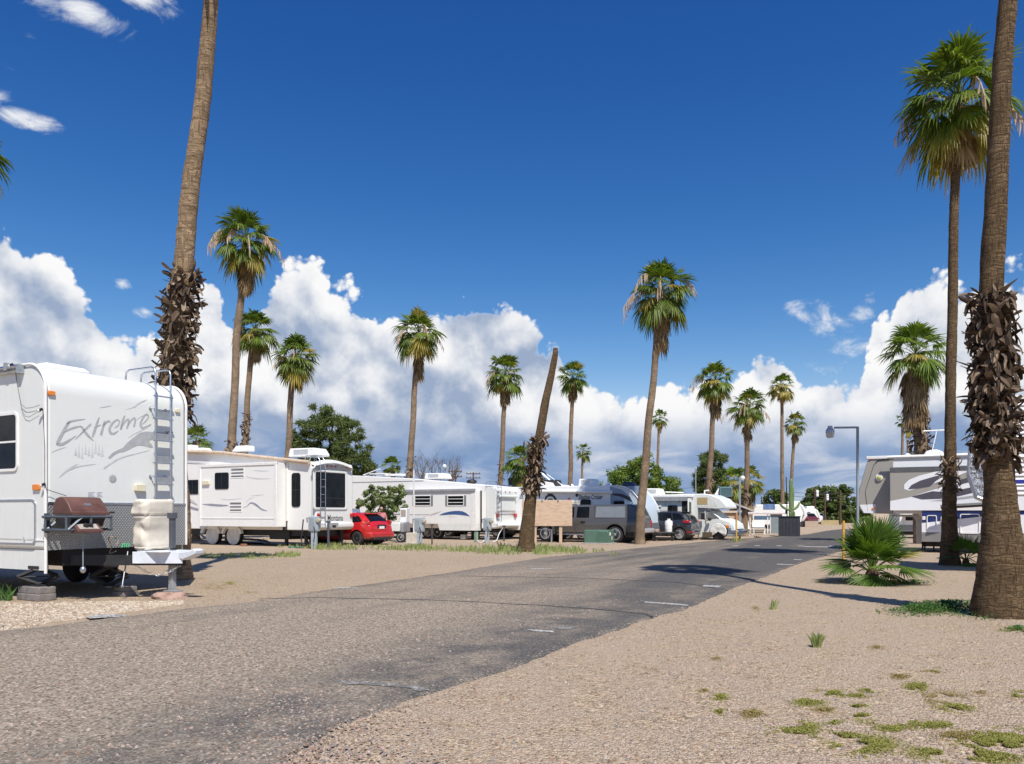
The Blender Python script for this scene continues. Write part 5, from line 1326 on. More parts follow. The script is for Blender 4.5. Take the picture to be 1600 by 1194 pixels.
for bx in ((361.5, 732, 380.5, 746), (359.5, 785, 377, 799)):
    x0, x1, z0, z1 = N_.boxY(*bx, -.57); mb = MB(); mb.ring(rr(x0-.03, x1+.03, z0-.03, z1+.03, .02), rr(x0-.01, x1+.01, z0-.01, z1+.01, .02), 'y', -.582, -.565)
    g_ = B(mb, 'fridge_vent', OFFW, mon); mb = MB()
    for k in range(3): mb.box(x0, x1, -.58, -.565, z0+(z1-z0)*(.08+.36*k), z0+(z1-z0)*(.2+.36*k))
    B(mb, 'louvres', LETTER, g_)
lamp_box(mon, N_.boxY(317.5, 751.5, 328, 757.5, -.57), -.57, 'y', -1, CREAM, .08, 'porch_lamp')
GR = M('grey_swash_graphic', (.28, .29, .35), .5, 0, .3, 12); GRL = M('light_swash_graphic', (.56, .57, .59), .5, 0, .1, 12)
mb = MB(); fy = lambda off: (lambda a, z: (a, off, z))
def SW(px, ws, F_, y, mb, mi=0, k=37): stroke(mb, [F_.onY(a, b, y) for a, b in px], [w_*(1/33.) for w_ in ws], fy(y-.004), mi)
SW([(316,788),(330,789),(345,790),(357,790)], [.5, 3.6, 3.2, 1], N_, -.57, mb); SW([(379,794),(386,791),(392,786),(400,789),(409,796),(418,798.5)], [.5, 1, 2, 3.4, 2.4, .4], N_, -.57, mb)
SW([(345,780),(358,781),(378,779)], [.4, 1.4, .3], N_, -.57, mb, 1); SW([(384,744.5),(400,748),(423,748)], [.4, 1.8, .4], N_, -.57, mb, 1); SW([(396,735),(408,736),(420,736)], [.4, 1.4, .3], N_, -.57, mb, 1)
SW([(391,775),(404,774),(413,773)], [.4, 1.1, .3], N_, -.57, mb, 1); SW([(384,785),(390,780),(398,777)], [.4, 1.1, .3], N_, -.57, mb, 1)
B(mb, 'swash_graphic', [GR, GRL], mon)
mb = MB(); SW([(291,790),(302,794),(318,797),(340,798)], [2.5, 3, 2, .4], N_, -.02, mb); SW([(291,780),(300,783),(309,789)], [4, 4, .6], N_, -.02, mb, 1); SW([(291,722),(305,723),(322,723.5)], [2.5, 2, .4], N_, -.02, mb, 1); B(mb, 'swash_graphic', [GR, GRL], mon)
# awning roll, roof gear
mb = MB(); A_ = N_.onY(282, 705.5, -.1); B_ = N_.onY(345, 707.5, -.1); C_ = N_.onY(483, 722.5, -.1)
mb.tube([(A_[0], -.1, A_[1]), (B_[0], -.1, B_[1]), (C_[0], -.1, C_[1])], .085, 10); B(mb, 'awning_roll', TAN, mon, smooth=60)
def on_roof(px, py0, y): s, z = N_.onY(px, py0, y); return s, z
s0 = N_.onY(451, 710, .8)[0]; s1 = N_.onY(496, 714, .8)[0]; roof_ac(mon, s0, s1, .75, 1.6, N_.onY(470, 713.5, .8)[1], .38)
s0 = N_.onY(364, 700, .9)[0]; s1 = N_.onY(388, 700, .9)[0]; zz = N_.onY(376, 705.5, .9)[1]; polyY('roof_vent', OFFW, mon, [(s0, zz), (s0+.3, zz+.26), (s1, zz+.26), (s1, zz)], .8, 1.3, bevel=.03)
s0 = N_.onY(303, 700, .9)[0]; s1 = N_.onY(322, 700, .9)[0]; zz = N_.onY(312, 704, .9)[1]; polyY('roof_vent', OFFW, mon, [(s0, zz), (s0+.15, zz+.12), (s1-.15, zz+.12), (s1, zz)], .8, 1.3, bevel=.03)
s0 = N_.onY(284, 700, .9)[0]; s1 = N_.onY(300, 700, .9)[0]; zz = N_.onY(292, 704, .9)[1]; boxo('roof_vent', OFFW, mon, s0, s1, .8, 1.3, zz, zz+.26, .03)
mb = MB(); s0 = N_.onY(479, 712, .3)[0]; zz = pl[1][1]
mb.tube([(s0, .35, zz), (s0, .35, zz+.25), (s0+.5, .35, zz+.25), (s0+.5, .35, zz)], .012, 5); mb.tube([(s0, .8, zz), (s0, .8, zz+.25), (s0+.5, .8, zz+.25), (s0+.5, .8, zz)], .012, 5); B(mb, 'roof_rack', ALU, mon)
# wheels with white covers under moulded arches
COV = M('white_wheel_cover', (.6, .6, .57), .7, 0, .15, 4)
wr_ = .42
for px in (330, 363):
    s = N_.onY(px, 836, -.02)[0]
    w_ = wheel(mon, s, .06, wr_, .24, COV, 0, -1, cover=COV)
    mb = MB(); mb.lathe([(wr_*.98, -.0), (wr_*.96, -.03), (.001, -.035)], (s, .05, wr_), 'y', 28); B(mb, 'dust_cover', COV, w_, smooth=40)
    z_ = wr_*1.18; mb = MB(); po = [(s+math.cos(R(a))*.66, z_+math.sin(R(a))*.56-.06) for a in range(170, 9, -10)]; pi = [(s+math.cos(R(a))*.54, z_+math.sin(R(a))*.44-.06) for a in range(170, 9, -10)]
    n = len(po); vs = [(u, -.1, v) for u, v in po] + [(u, -.1, v) for u, v in pi] + [(u, .05, v) for u, v in po] + [(u, .05, v) for u, v in pi]
    fs = [q for i in range(n-1) for q in ((i, i+1, i+1+n, i+n), (i, i+2*n, i+1+2*n, i+1), (i+n, i+1+n, i+1+3*n, i+3*n))]
    mb.add(vs, fs); B(mb, 'wheel_arch', WHITE, mon, smooth=50)
boxo('spare_wheel_well', DARKM, mon, -2.8, -1.6, .2, 1.8, .3, .7, .05)
for s in (-1.9, -.75): boxo('stabiliser_leg', DARKM, mon, s-.06, s+.06, .3, .42, .02, .7, 0)
boxo('stabiliser_leg', DARKM, mon, -.25, -.1, W_-.5, W_-.35, .02, .7, 0)

def hose(label, pts, r, mat, cat='hose', ribbed=False, name='hose'):
    P = [Vector(p) for p in pts]; Q = []
    for i in range(len(P)-1):
        p0, p1, p2, p3 = P[max(0,i-1)], P[i], P[i+1], P[min(len(P)-1,i+2)]
        m_ = 14 if ribbed else 6
        for k in range(m_):
            t = k/m_; Q.append(.5*((2*p1)+(p2-p0)*t+(2*p0-5*p1+4*p2-p3)*t*t+(3*p1-p0-3*p2+p3)*t**3))
    Q.append(P[-1]); rs = [r*(1+(.18 if i % 2 else -.1)) for i in range(len(Q))] if ribbed else [r]*len(Q)
    mb = MB(); mb.tube(Q, rs, 8); o = B(mb, name, mat, None, smooth=60); return tag(o, label, cat)
hose('grey ribbed sewer hose on black supports along the wheel-covered trailer', [(*gp(309,836).xy,.5), (*gp(318,845.5).xy,.22), (*gp(340,846).xy,.2), (*gp(380,848).xy,.18), (*gp(412,849).xy,.13), (*gp(421,851).xy,.06)], .055, M('hose_grey', (.3, .3, .32), .6, 0, .2, 8), ribbed=True, name='sewer_hose')
hs_ = thing('hose_support', 'black folding cradle holding up the grey sewer hose', 'hose support', gp(370, 849.5))
mb = MB()
for k in range(22):
    t = k/21; p = gp(326+t*84, 848.5+t*2.2) - gp(370, 849.5); mb.tube([(p.x-.05, p.y, .0), (p.x+.04, p.y, .15*(1-t*.5))], .018, 4); mb.tube([(p.x+.08, p.y, .0), (p.x-.03, p.y, .15*(1-t*.5))], .018, 4)
p = gp(326, 848.5)-gp(370, 849.5); p2 = gp(410, 850.7)-gp(370, 849.5); mb.tube([(p.x, p.y, .08), (p2.x, p2.y, .05)], .02, 4)
B(mb, 'cradle', BLACKP, hs_)
hose('black power cable hanging from the wheel-covered trailer to the ground', [(*at(474,812,33.4),), (*at(472,830,33.2),), (*at(471,845,33.2),), (*at(475,853,33),), (*at(484,846,32.8),)], .03, BLACKP, 'cable', name='power_cable')
one_block('red-brown brick lying by the end of the sewer hose', -3.6, -.5, 0, .3, .12, .1, M('red_brick', (.28, .13, .08), .9, 0, .2, 6), frame=N_)

# ================================================================ fifth wheel with the blue swoosh
S_ = Frame(-.96, 43.0)
sw = thing('fifth_wheel_trailer', 'long white fifth-wheel trailer with a blue swoosh and louvred slide-out windows', 'trailer', S_.P, ROAD, RVG)
W_ = 2.3; zb = .62
za = S_.onY(772, 759, 0)[1]; zm = S_.onY(640, 747.5, 0); zl = S_.onY(545, 743, 0)
polyY('body', WHITE2, sw, [(-11.5, 1.7), (-9.2, 1.7), (-9.0, zb), (-.1, zb), (-.1, za), zm, (-10.6, zl[1]+.05), (-11.2, zl[1]-.3)], 0, W_, bevel=.03)
boxo('chassis', DARKM, sw, -8.8, -.3, .3, W_-.3, .4, zb-.005, 0)
polyY('rear_cap', WHITE, sw, [(-.5, zb), (.05, zb), (.34, zb+.08), (.34, zb+.25), (.1, zb+.35), (.05, zb+.8), (.14, zb+.9), (.14, za-.65), (.2, za-.55), (.16, za-.2), (-.05, za-.03), (-.5, za+.02)], -.02, W_+.02, bevel=.08)
zc = S_.onX(785, 774, .15)[1]
boxo('rear_panel', WHITE, sw, .13, .19, .35, W_-.25, zc-.85, zc-.05, .03); boxo('spoiler', WHITE, sw, .12, .3, .2, W_-.2, za-.62, za-.5, .03)
for y_ in (.12, .9, W_-.9, W_-.2): boxo('clearance_lamp', REDL, sw, .14, .22, y_-.04, y_+.04, za-.34, za-.29, .005)
for y_ in (.16, W_-.16):
    z_ = S_.onX(779, 805.5, .15)[1]; boxo('tail_lamp', REDL, sw, .1, .2, y_-.1, y_+.1, z_-.1, z_+.1, .02)
mb = MB(); lt = [S_.onX(x, 780, .3)[0] for x in (778, 783.5)]
for t in lt: mb.tube([(.3, t, zb+.35), (.3, t, za-.1), (.15, t, za+.2), (-.4, t, za+.2), (-.45, t, za)], .016, 5)
for k in range(8): mb.tube([(.3, lt[0], zb+.4+k*.26), (.3, lt[1], zb+.4+k*.26)], .013, 5)
B(mb, 'ladder', ALU, sw)
sb = S_.boxY(604, 767, 743, 829, -.5); zs1 = S_.onY(700, 767, -.5)[1]; zs0 = S_.onY(720, 829, -.5)[1]
sl0 = S_.onY(631, 780, -.5)[0]
boxo('slide_out', WHITE2, sw, sl0-.0, sb[1], -.5, .1, zs0+.35, zs1, .015)
x0 = S_.onY(684, 820, -.5)[0]
polyY('slide_skirt', WHITE, sw, [(x0, zs0+.36), (x0+.12, zs0), (sb[1], zs0), (sb[1], zs0+.36)], -.5, .1)
boxo('slide_trim', OFFW, sw, sb[1]-.28, sb[1]+.02, -.52, -.45, zs0, zs1, .01)
boxo('slide_topper', M('grey_topper', (.3, .31, .32), .6, 0, .2, 5), sw, sl0, sb[1], -.58, -.46, zs1-.05, zs1+.1, .02)
sr = S_.onY(753, 790, 0)[0]; boxo('slide_recess', M('slide_gap', (.05, .045, .045), .8), sw, sr-.1, sr, -.01, .05, zb, zs1, 0)
boxo('slide_panel', M('grey_side_window', (.33, .36, .34), .3), sw, *S_.boxY(744.6, 774, 750, 790, -.15)[:2], -.505, -.49, zs1-.85, zs1-.35, .0) if False else None
for bx in ((645, 774, 676.5, 790.5), (696, 774, 728.5, 790.5)):
    x0, x1, z0, z1 = S_.boxY(*bx, -.5)
    boxo('shutter', M('grey_shutter', (.2, .21, .21), .6), sw, x0, x0+.12, -.52, -.49, z0, z1, .005); boxo('shutter', M('grey_shutter', (.2, .21, .21), .6), sw, x1-.13, x1, -.52, -.49, z0, z1, .005)
    window(sw, (x0+.13, x1-.14, z0, z1), -.5, 'y', .02, .04, OFFW, bars=(.32, .66))
BLUES = M('blue_swoosh', (.05, .105, .26), .4, 0, .35, 5); GREYS = M('grey_stripe', (.3, .3, .31), .5)
z7 = lambda pts: [(660+a/7.96, 730+b/7.96) for a, b in pts]
polyY('swoosh_graphic', BLUES, sw, S_.polyY(z7([(205,600),(260,572),(320,556),(380,547),(450,544),(500,550),(540,568),(570,592),(592,615),(540,604),(480,597),(420,591),(330,592),(260,598)]), -.5), -.504, -.49)
mb = MB(); SW([(632,804),(650,804.5),(672,804)], [1, 1.4, .4], S_, -.5, mb); SW([(672,806),(680,803),(690,799)], [.5, 1.6, .3], S_, -.5, mb); SW([(660,808),(672,804),(686,799)], [.3, .7, .2], S_, -.5, mb, 1); SW([(700,806),(706,808),(712,808)], [.3, .8, .2], S_, -.5, mb, 1); B(mb, 'stripe_graphic', [GREYS, M('pale_pink_stripe', (.6, .5, .47), .5)], sw)
mb = MB(); zz = S_.onY(610, 803.5, 0)[1]; mb.box(-9, sl0, -.012, .0, zz-.035, zz+.03); zz = S_.onY(590, 753, 0)[1]; mb.box(-10, -4.6, -.012, 0, zz-.02, zz+.02); B(mb, 'stripe_graphic', GREYS, sw)
for px in (677, 692, 643):
    s = S_.onY(px-9, 838, .02)[0]; wheel(sw, s, .02 if px > 650 else .1, .4, .22, M('steel_rim', (.35, .34, .31), .5, .5), 8, -1)
s = S_.onY(776, 838, .1)[0]
boxo('step', M('step_box', (.6, .58, .55), .8), sw, S_.onY(724, 840, 0)[0], S_.onY(731, 840, 0)[0], -.3, .0, .05, .28, .01)
for px in (727, 738, 747): s = S_.onY(px, 836, .2)[0]; boxo('stabiliser_leg', DARKM, sw, s-.05, s+.05, .15, .3, .02, zb, 0)
zq = S_.onY(680, 748, .9)[1]; s0 = S_.onY(664, 745, .8)[0]; s1 = S_.onY(696, 745, .8)[0]; roof_ac(sw, s0, s1, .7, 1.5, S_.onY(680, 748.5, .8)[1], .34)
for a, b2 in ((600, 613), (607, 626)):
    s0 = S_.onY(a, 740, .9)[0]; s1 = S_.onY(b2, 740, .9)[0]; zz = S_.onY(a, 744, .9)[1]; boxo('roof_vent', OFFW, sw, s0, s1, .8, 1.4, zz, zz+.12, .03)
mb = MB(); p = S_.onY(584, 742, .8); mb.tube([(p[0]-.8, .8, p[1]), (p[0]+.2, .8, p[1]+.28), (p[0]+.5, .8, p[1]+.34)], .03, 5); mb.box(p[0]-.1, p[0]+.9, .5, 1.1, p[1]+.02, p[1]+.07); B(mb, 'television_aerial', OFFW, sw)
mb = MB(); p = S_.onY(737, 753, .9); mb.ball((p[0], .9, p[1]), .3, 12, 6, sz=(1, 1, .5)); B(mb, 'roof_dome', BLACKP, sw, smooth=80)

# ================================================================ black-topped corrugated trailer behind the stump
T_ = Frame(2.2, 52.0)
ct_ = thing('travel_trailer', 'ribbed white trailer with a black top band, partly hidden by the stump', 'trailer', T_.P, ROAD, RVG)
def corrug(name, base, pitch=.1, amp=.02, col=None):
    m, nt, b = newmat(name); tc = nt.node('ShaderNodeTexCoord').outputs['Object']; z = nt.node('ShaderNodeSeparateXYZ'); nt.l.new(tc, z.inputs[0])
    s_ = nt.math('SINE', nt.math('MULTIPLY', z.outputs[2], 6.283/pitch)); bumpn(nt, b, s_, 1.0, amp)
    nz = nt.noise(tc, 2, 4, .6); nt.l.new(nt.ramp(nz, [(.3, tuple(c*.92 for c in base)), (.7, base)]), b.inputs['Base Color']); b.inputs['Roughness'].default_value = .35; return m
CORR = corrug('ribbed_white_siding', (.82, .83, .84), .16, .03)
za = T_.onY(810, 757.5, 0)[1]; z2_ = T_.onY(810, 766.5, 0)[1]; z3_ = T_.onY(810, 779, 0)[1]; z4_ = T_.onY(810, 816, 0)[1]
boxo('body', CORR, ct_, -6, .6, 0, 2.4, .6, za, .03)
boxo('top_band', M('black_band', (.035, .037, .045), .4), ct_, -6.0, .605, -.006, .0, z3_, z2_+.05, 0); boxo('gutter', OFFW, ct_, -6.0, .62, -.05, .0, z2_+.05, z2_+.14, .01)
window(ct_, T_.boxY(805.5, 785, 819, 800, 0), 0, 'y', .1, .04, BLACKP); boxo('grey_panel', M('grey_panel', (.12, .13, .14), .5), ct_, *T_.boxY(805.5, 803, 825, 812, 0)[:2], -.012, 0, *T_.boxY(805.5, 803, 825, 812, 0)[2:], .0)
s0 = T_.onY(794, 750, .5)[0]; s1 = T_.onY(823, 750, .5)[0]; boxo('roof_box', BLACKP, ct_, s0, s1, .5, 1.5, za-.02, za+.5, .05)
p = T_.onY(800, 752, .8); mb = MB(); mb.ball((p[0], .8, p[1]+.1), .32, 12, 6, sz=(1, .9, .45)); mb.tube([(p[0], .8, za), (p[0], .8, p[1]+.1)], .05, 5); B(mb, 'satellite_dish', BLACKP, ct_, smooth=80)
for s in (-3.2, -2.3): wheel(ct_, s, .05, .36, .2, M('steel_rim', (.35, .34, .31), .5, .5), 6, -1)
boxo('stabiliser_leg', DARKM, ct_, -.4, -.3, .3, .4, 0, .6, 0); boxo('stabiliser_leg', DARKM, ct_, -5.5, -5.4, .3, .4, 0, .6, 0)

# ================================================================ travel trailer with the script lettering
C_ = Frame(7.0, 41.2)
cr = thing('travel_trailer', 'silver-nosed travel trailer with dark script lettering behind the grey pickup', 'trailer', C_.P, ROAD, RVG)
W_ = 2.45; ztp = 2.92
nose = [(-1.75, ztp), (-1.3, 2.84), (-.88, 2.63), (-.58, 2.3), (-.33, 1.87), (-.16, 1.35), (-.05, .85), (0, .45)]
SILV = rvpaint('silver_blue_gelcoat', (.52, .6, .66), amount=.15)
TRW = rvpaint('trailer_white_gelcoat', (.78, .8, .81), amount=.3)
polyY('body', TRW, cr, [(-8.6, .5), (-8.7, 2.7), (-8.5, ztp), (-1.75, ztp), (-1.2, 2.7), (-.9, 2.3), (-.6, 1.6), (-.5, .5)], 0, W_, bevel=.03)
polyY('nose_cap', SILV, cr, [(-2.2, ztp-.02)] + [(a-.0, b) for a, b in nose[1:]] + [(-.55, .45), (-.65, 1.6), (-1.0, 2.3), (-1.4, 2.65)], -.02, W_+.02, bevel=.04)
mb = MB(); mb.tube([(a+.005, -.03, b) for a, b in nose], .035, 6); B(mb, 'edge_trim', OFFW, cr); mb = MB(); mb.tube([(a+.005, W_+.03, b) for a, b in nose], .03, 6); B(mb, 'edge_trim', OFFW, cr)
mb = MB(); mb.prism([(-.5, .47), (.02, .47), (-.03, .95), (-.5, .95)], 'y', -.024, W_+.024); B(mb, 'stone_guard', M('stone_guard_grey', (.2, .21, .23), .5, .3, .2, 20), cr)
boxo('side_sheet', M('blue_grey_panel', (.22, .3, .4), .4), cr, *C_.boxY(953, 766, 1000, 794, 0)[:2], -.006, 0, 1.6, ztp-.06, 0)  # plain blue-grey sheet over the upper side near the nose
BLK = M('black_graphic', (.02, .022, .03), .4)
mb = MB(); stroke(mb, [C_.onY(a, b, -.01) for a, b in [(957,772.5),(970,774),(982,779),(999,787.5)]], [.08, .16, .17, .14], fy(-.012)); stroke(mb, [C_.onY(a, b, -.01) for a, b in [(980,766.5),(988,770),(997,776)]], [.05, .12, .1], fy(-.012)); B(mb, 'swoosh_graphic', BLK, cr)
mb = MB(); mb.prism(C_.polyY([(854,771),(863,771.5),(871,781),(866,781),(858,775)], 0), 'y', -.008, 0); B(mb, 'swoosh_graphic', M('navy_graphic', (.05, .055, .1), .4), cr)
c0 = C_.onY(904, 780.5, 0); c1 = C_.onY(942, 780.5, 0); ctp = C_.onY(904, 773, 0)
letter(cr, 'Shadow Cruiser', lambda u, v: (c0[0]+u*(c1[0]-c0[0]), -.012, c0[1]+v*(ctp[1]-c0[1])), BLK, .28, .014)
p = C_.onY(901.5, 774, 0); mb = MB(); mb.lathe([(.09, -.012), (.001, -.013)], (p[0], 0, p[1]), 'y', 16); B(mb, 'round_emblem', BLK, cr)
b_ = C_.boxY(851.5, 773, 868.5, 830, 0); mb = MB(); mb.ring(rr(*b_, .25, 6), rr(b_[0]+.1, b_[1]-.1, b_[2]+.1, b_[3]-.1, .18, 6), 'y', -.03, .01); d_ = B(mb, 'door', BLACKP, cr)
mb = MB(); mb.prism(rr(b_[0]+.1, b_[1]-.1, b_[2]+.1, b_[3]-.1, .18, 6), 'y', -.015, .01); B(mb, 'door_panel', TRW, d_); window(d_, (b_[0]+.16, b_[1]-.16, b_[3]-.95, b_[3]-.22), -.02, 'y', .08, .05, BLACKP, glass=M('pale_blind', (.4, .42, .43), .4))
for bx in ((907, 780.5, 923.5, 800), (958.5, 782.5, 976, 796), (872, 782, 886, 796)): window(cr, C_.boxY(*bx, 0), 0, 'y', .1, .035, BLACKP, vbars=(.5,))
boxo('marker_lamp', REDL, cr, *C_.boxY(888, 778, 890.5, 780.5, 0)[:2], -.04, 0, *C_.boxY(888, 778, 890.5, 780.5, 0)[2:], .01)
boxo('porch_lamp', CREAM, cr, *C_.boxY(893, 784, 903, 788, 0)[:2], -.08, 0, *C_.boxY(893, 784, 903, 788, 0)[2:], .01)
A_ = C_.onY(815, 767.5, -.1); B_ = C_.onY(956, 769, -.1)
mb = MB(); mb.tube([(A_[0], -.1, A_[1]), (B_[0], -.1, B_[1])], .10, 10); B(mb, 'awning_roll', OFFW, cr, smooth=60)
mb = MB(); mb.tube([(A_[0]+.15, -.1, A_[1]), (A_[0]+.15, -.08, 1.2)], .03, 5); mb.tube([(B_[0]-.1, -.1, B_[1]), (B_[0]-.1, -.06, 1.2)], .025, 5); B(mb, 'awning_arm', OFFW, cr)
roof_ac(cr, *[C_.onY(x, 760, .8)[0] for x in (903, 929)], .8, 1.6, ztp, .42); 
s0, s1 = [C_.onY(x, 760, .9)[0] for x in (972, 996)]; mb = MB(); mb.prism([(s0, ztp-.1), (s0+.1, ztp+.2), (s0+.5, ztp+.2), (s1, ztp-.1)], 'y', .7, 1.3); B(mb, 'roof_vent', M('dark_blue_cover', (.03, .045, .08), .5), cr, bevel=.06)
s0, s1 = [C_.onY(x, 755, .9)[0] for x in (847, 871)]; boxo('roof_box', BLACKP, cr, s0, s1, .6, 1.5, ztp+.03, ztp+.4, .1, 3)
s0, s1 = [C_.onY(x, 760, .9)[0] for x in (848, 868)]; polyY('roof_vent', OFFW, cr, [(s0, ztp), (s0+.3, ztp+.3), (s1, ztp+.22), (s1+.1, ztp)], .2, .7, bevel=.03)
s0, s1 = [C_.onY(x, 760, .9)[0] for x in (941, 952)]; boxo('roof_vent', OFFW, cr, s0, s1, .9, 1.3, ztp, ztp+.16, .03)
mb = MB(); p = C_.onY(845, 738, .9); q = C_.onY(862, 753, .9); q2 = C_.onY(888, 765, .9); mb.tube([(p[0], .9, p[1]), (q[0], .9, q[1])], .035, 5); mb.tube([(p[0]+.2, .9, p[1]), (q2[0], .9, q2[1])], .012, 4); mb.tube([(C_.onY(893,757,.9)[0], .9, C_.onY(893,757,.9)[1]), (C_.onY(900,764,.9)[0], .9, C_.onY(900,764,.9)[1])], .02, 4); B(mb, 'raised_aerial', ALU, cr)
boxo('chassis', DARKM, cr, -8, -.4, .3, W_-.3, .3, .5, 0)
for s in (-4.6, -3.7): wheel(cr, s, .03, .35, .2, CHROME, 6, -1)
mb = MB()
for t0 in (.4, W_-.4): mb.tube([(-.3, t0, .42), (1.1, W_/2, .42)], .06, 4)
mb.box(1.0, 1.25, W_/2-.08, W_/2+.08, .38, .5); mb.box(.2, .5, .4, W_-.4, .3, .42); mb.box(.85, .95, W_/2-.06, W_/2+.06, .0, .8); mb.box(.1, .22, .45, .6, .02, .4); B(mb, 'tongue_frame', DARKM, cr)
mb = MB(); mb.box(.12, .3, .6, 1.0, .42, .62); B(mb, 'battery_cover', M('pink_cloth', (.4, .26, .2), .8), cr, bevel=.06, seg=3)
gb = thing('gas_bottle', 'white gas bottle standing on the tongue of the silver-nosed trailer', 'gas bottle', C_.P + C_.a*.72 + C_.n*1.22 + Vector((0, 0, .42)), ROAD)
mb = MB(); mb.lathe([(.19, .0), (.2, .05), (.2, .78), (.17, .86), (.02, .9)], (0, 0, 0), 'z', 20); gb.scale = (1, 1, .74); B(mb, 'bottle', M('white_enamel', (.78, .78, .76), .35, 0, .05), gb, smooth=50)
mb = MB(); mb.lathe([(.08, .88), (.09, .9), (.09, 1.0), (.07, 1.0)], (0, 0, 0), 'z', 14); mb.lathe([(.205, .28), (.205, .31)], (0, 0, 0), 'z', 20); mb.lathe([(.205, .55), (.205, .58)], (0, 0, 0), 'z', 20); B(mb, 'collar', M('white_enamel', (.78, .78, .76), .35, 0, .05), gb, smooth=50)

# ================================================================ class C motorhome
k_ = .28; D_ = 43.5/(.479*k_+.878); MH = Frame(k_*D_, D_)
mh = thing('motorhome', 'white motorhome with an overhanging cab bed and its side door standing open', 'motorhome', MH.P, ROAD, RVG)
W_ = 2.4; zt = MH.onY(1050, 773.5, 0)[1]; zbm = .6
oh = MH.polyY([(1068, 772.5), (1098, 771.5), (1110, 773), (1125, 779), (1135, 790), (1135.5, 794.5), (1122, 795.5), (1089, 794)], 0)
sdoor = MH.onY(1090, 800, 0)[0]
s_l = MH.onY(1010, 790, 0)[0]-1.5
polyY('body', WHITE, mh, [(s_l, zbm), (sdoor, zbm), (sdoor, oh[-1][1]), oh[-2], oh[-3], oh[-4], oh[-5], oh[2], oh[1], (s_l, zt)], 0, W_, bevel=.04)
polyY('side_panel', M('cream_side_panel', (.66, .67, .6), .4), mh, MH.polyY([(1089, 777), (1106, 776.5), (1116, 783), (1122, 792), (1089, 792)], 0), -.006, 0)
polyY('covered_window', M('tan_blind', (.42, .31, .15), .7), mh, MH.polyY([(1089.5, 777.5), (1105.5, 777.5), (1105.5, 788.5), (1089.5, 788.5)], 0), -.014, 0)
mb = MB(); a0 = MH.onY(1000, 774, -.1); a1 = MH.onY(1083, 773.5, -.1); mb.box(a0[0], a1[0], -.16, -.0, a1[1]-.14, a1[1]+.02); o = B(mb, 'awning_case', OFFW, mh, bevel=.03); mb = MB(); mb.box(a0[0], a1[0]-.3, -.15, -.0, a1[1]-.32, a1[1]-.142); B(mb, 'awning_fabric', M('grey_topper', (.3, .31, .32), .6, 0, .2, 5), o)
b_ = MH.boxY(1065.5, 779, 1080, 838, 0); boxo('doorway', M('dark_interior', (.02, .018, .016), .8), mh, b_[0], b_[1], -.01, .01, b_[2], b_[3], 0)
dr = MB(); dx0, dx1 = MH.onY(1080, 800, -.02)[0], 0
dr.box(b_[1], b_[1]+.05, -.72, -.02, b_[2], b_[3]); d_ = B(dr, 'door', WHITE, mh, bevel=.02)
mb = MB(); mb.prism(rr(-.58, -.18, b_[3]-.95, b_[3]-.2, .05), 'x', b_[1]-.012, b_[1]+.06); B(mb, 'door_window', GLASS, d_)
window(mh, MH.boxY(1043.5, 789.5, 1059, 800, 0), 0, 'y', .08, .03, BLACKP, vbars=(.5,))
lamp_box(mh, MH.boxY(1059, 781.5, 1062.5, 784.5, 0), 0, 'y', -1, GREYM, .06, 'porch_lamp')
lamp_box(mh, MH.boxY(1028.5, 790, 1033.5, 792.5, 0), 0, 'y', -1, OFFW, .06, 'vent_cover')
roof_ac(mh, *[MH.onY(x, 765, .8)[0] for x in (1006, 1033)], .8, 1.6, zt+.02, .4); mb = MB(); p = MH.onY(1040, 769, .8); q = MH.onY(1068, 770, .8); mb.tube([(p[0], .8, p[1]), (q[0], .8, q[1])], .04, 5); p = MH.onY(1101, 767, .6); mb.tube([(p[0], .6, zt), (p[0], .6, p[1]), (p[0]+.25, .6, p[1]+.02)], .05, 6); B(mb, 'roof_aerial', OFFW, mh)
# van cab: hood, windscreen, doors
cabp = MH.polyY([(1090, 842), (1090, 796), (1108, 795.5), (1117.5, 803), (1126, 809.5), (1140, 814), (1147, 819), (1149.5, 827), (1150, 836), (1146, 838.5), (1112, 839)], .12)
polyY('cab', WHITE, mh, cabp, .12, W_-.12, bevel=.08)
polyY('cab_window', glassmat('silver_sunshade_glass', (.16, .16, .155), .15), mh, MH.polyY([(1090.5, 798), (1108, 797.5), (1117, 804), (1124, 809.5), (1109, 810.5), (1090.5, 810.5)], .12), .10, .13)
boxo('windscreen_pillar', WHITE, mh, *MH.boxY(1101, 797, 1102.5, 811, .1)[:2], .09, .12, *MH.boxY(1101, 797, 1102.5, 811, .1)[2:], 0)
mb = MB(); p = MH.onY(1098.5, 808, -.1); mb.box(p[0]-.1, p[0]+.1, -.16, -.08, p[1]-.14, p[1]+.22); p = MH.onY(1109, 811, -.1); mb.ball((p[0], -.1, p[1]), .11, 10, 6); mb.tube([(p[0], -.1, p[1]-.05), (p[0]-.3, .12, p[1]-.1)], .025, 5); B(mb, 'mirror', BLACKP, mh, bevel=.02)
boxo('headlamp', CLEARL, mh, *MH.boxY(1138.5, 820.5, 1143, 826, .1)[:2], .06, .2, *MH.boxY(1138.5, 820.5, 1143, 826, .1)[2:], .02); boxo('turn_signal', AMBER, mh, *MH.boxY(1134, 820.5, 1138, 825, .1)[:2], .07, .13, *MH.boxY(1134, 820.5, 1138, 825, .1)[2:], .01)
fr_ = cabp[8][0]; boxo('grille', BLACKP, mh, fr_-.1, fr_+.0, .4, W_-.4, cabp[7][1]-.15, cabp[7][1]-.0, .02)
boxo('bumper', M('chrome_blue', (.4, .45, .55), .25, .9), mh, fr_-.5, fr_+.14, .08, W_-.08, *sorted((MH.onY(1149, 828.5, .1)[1], MH.onY(1149, 834.5, .1)[1])), .05)
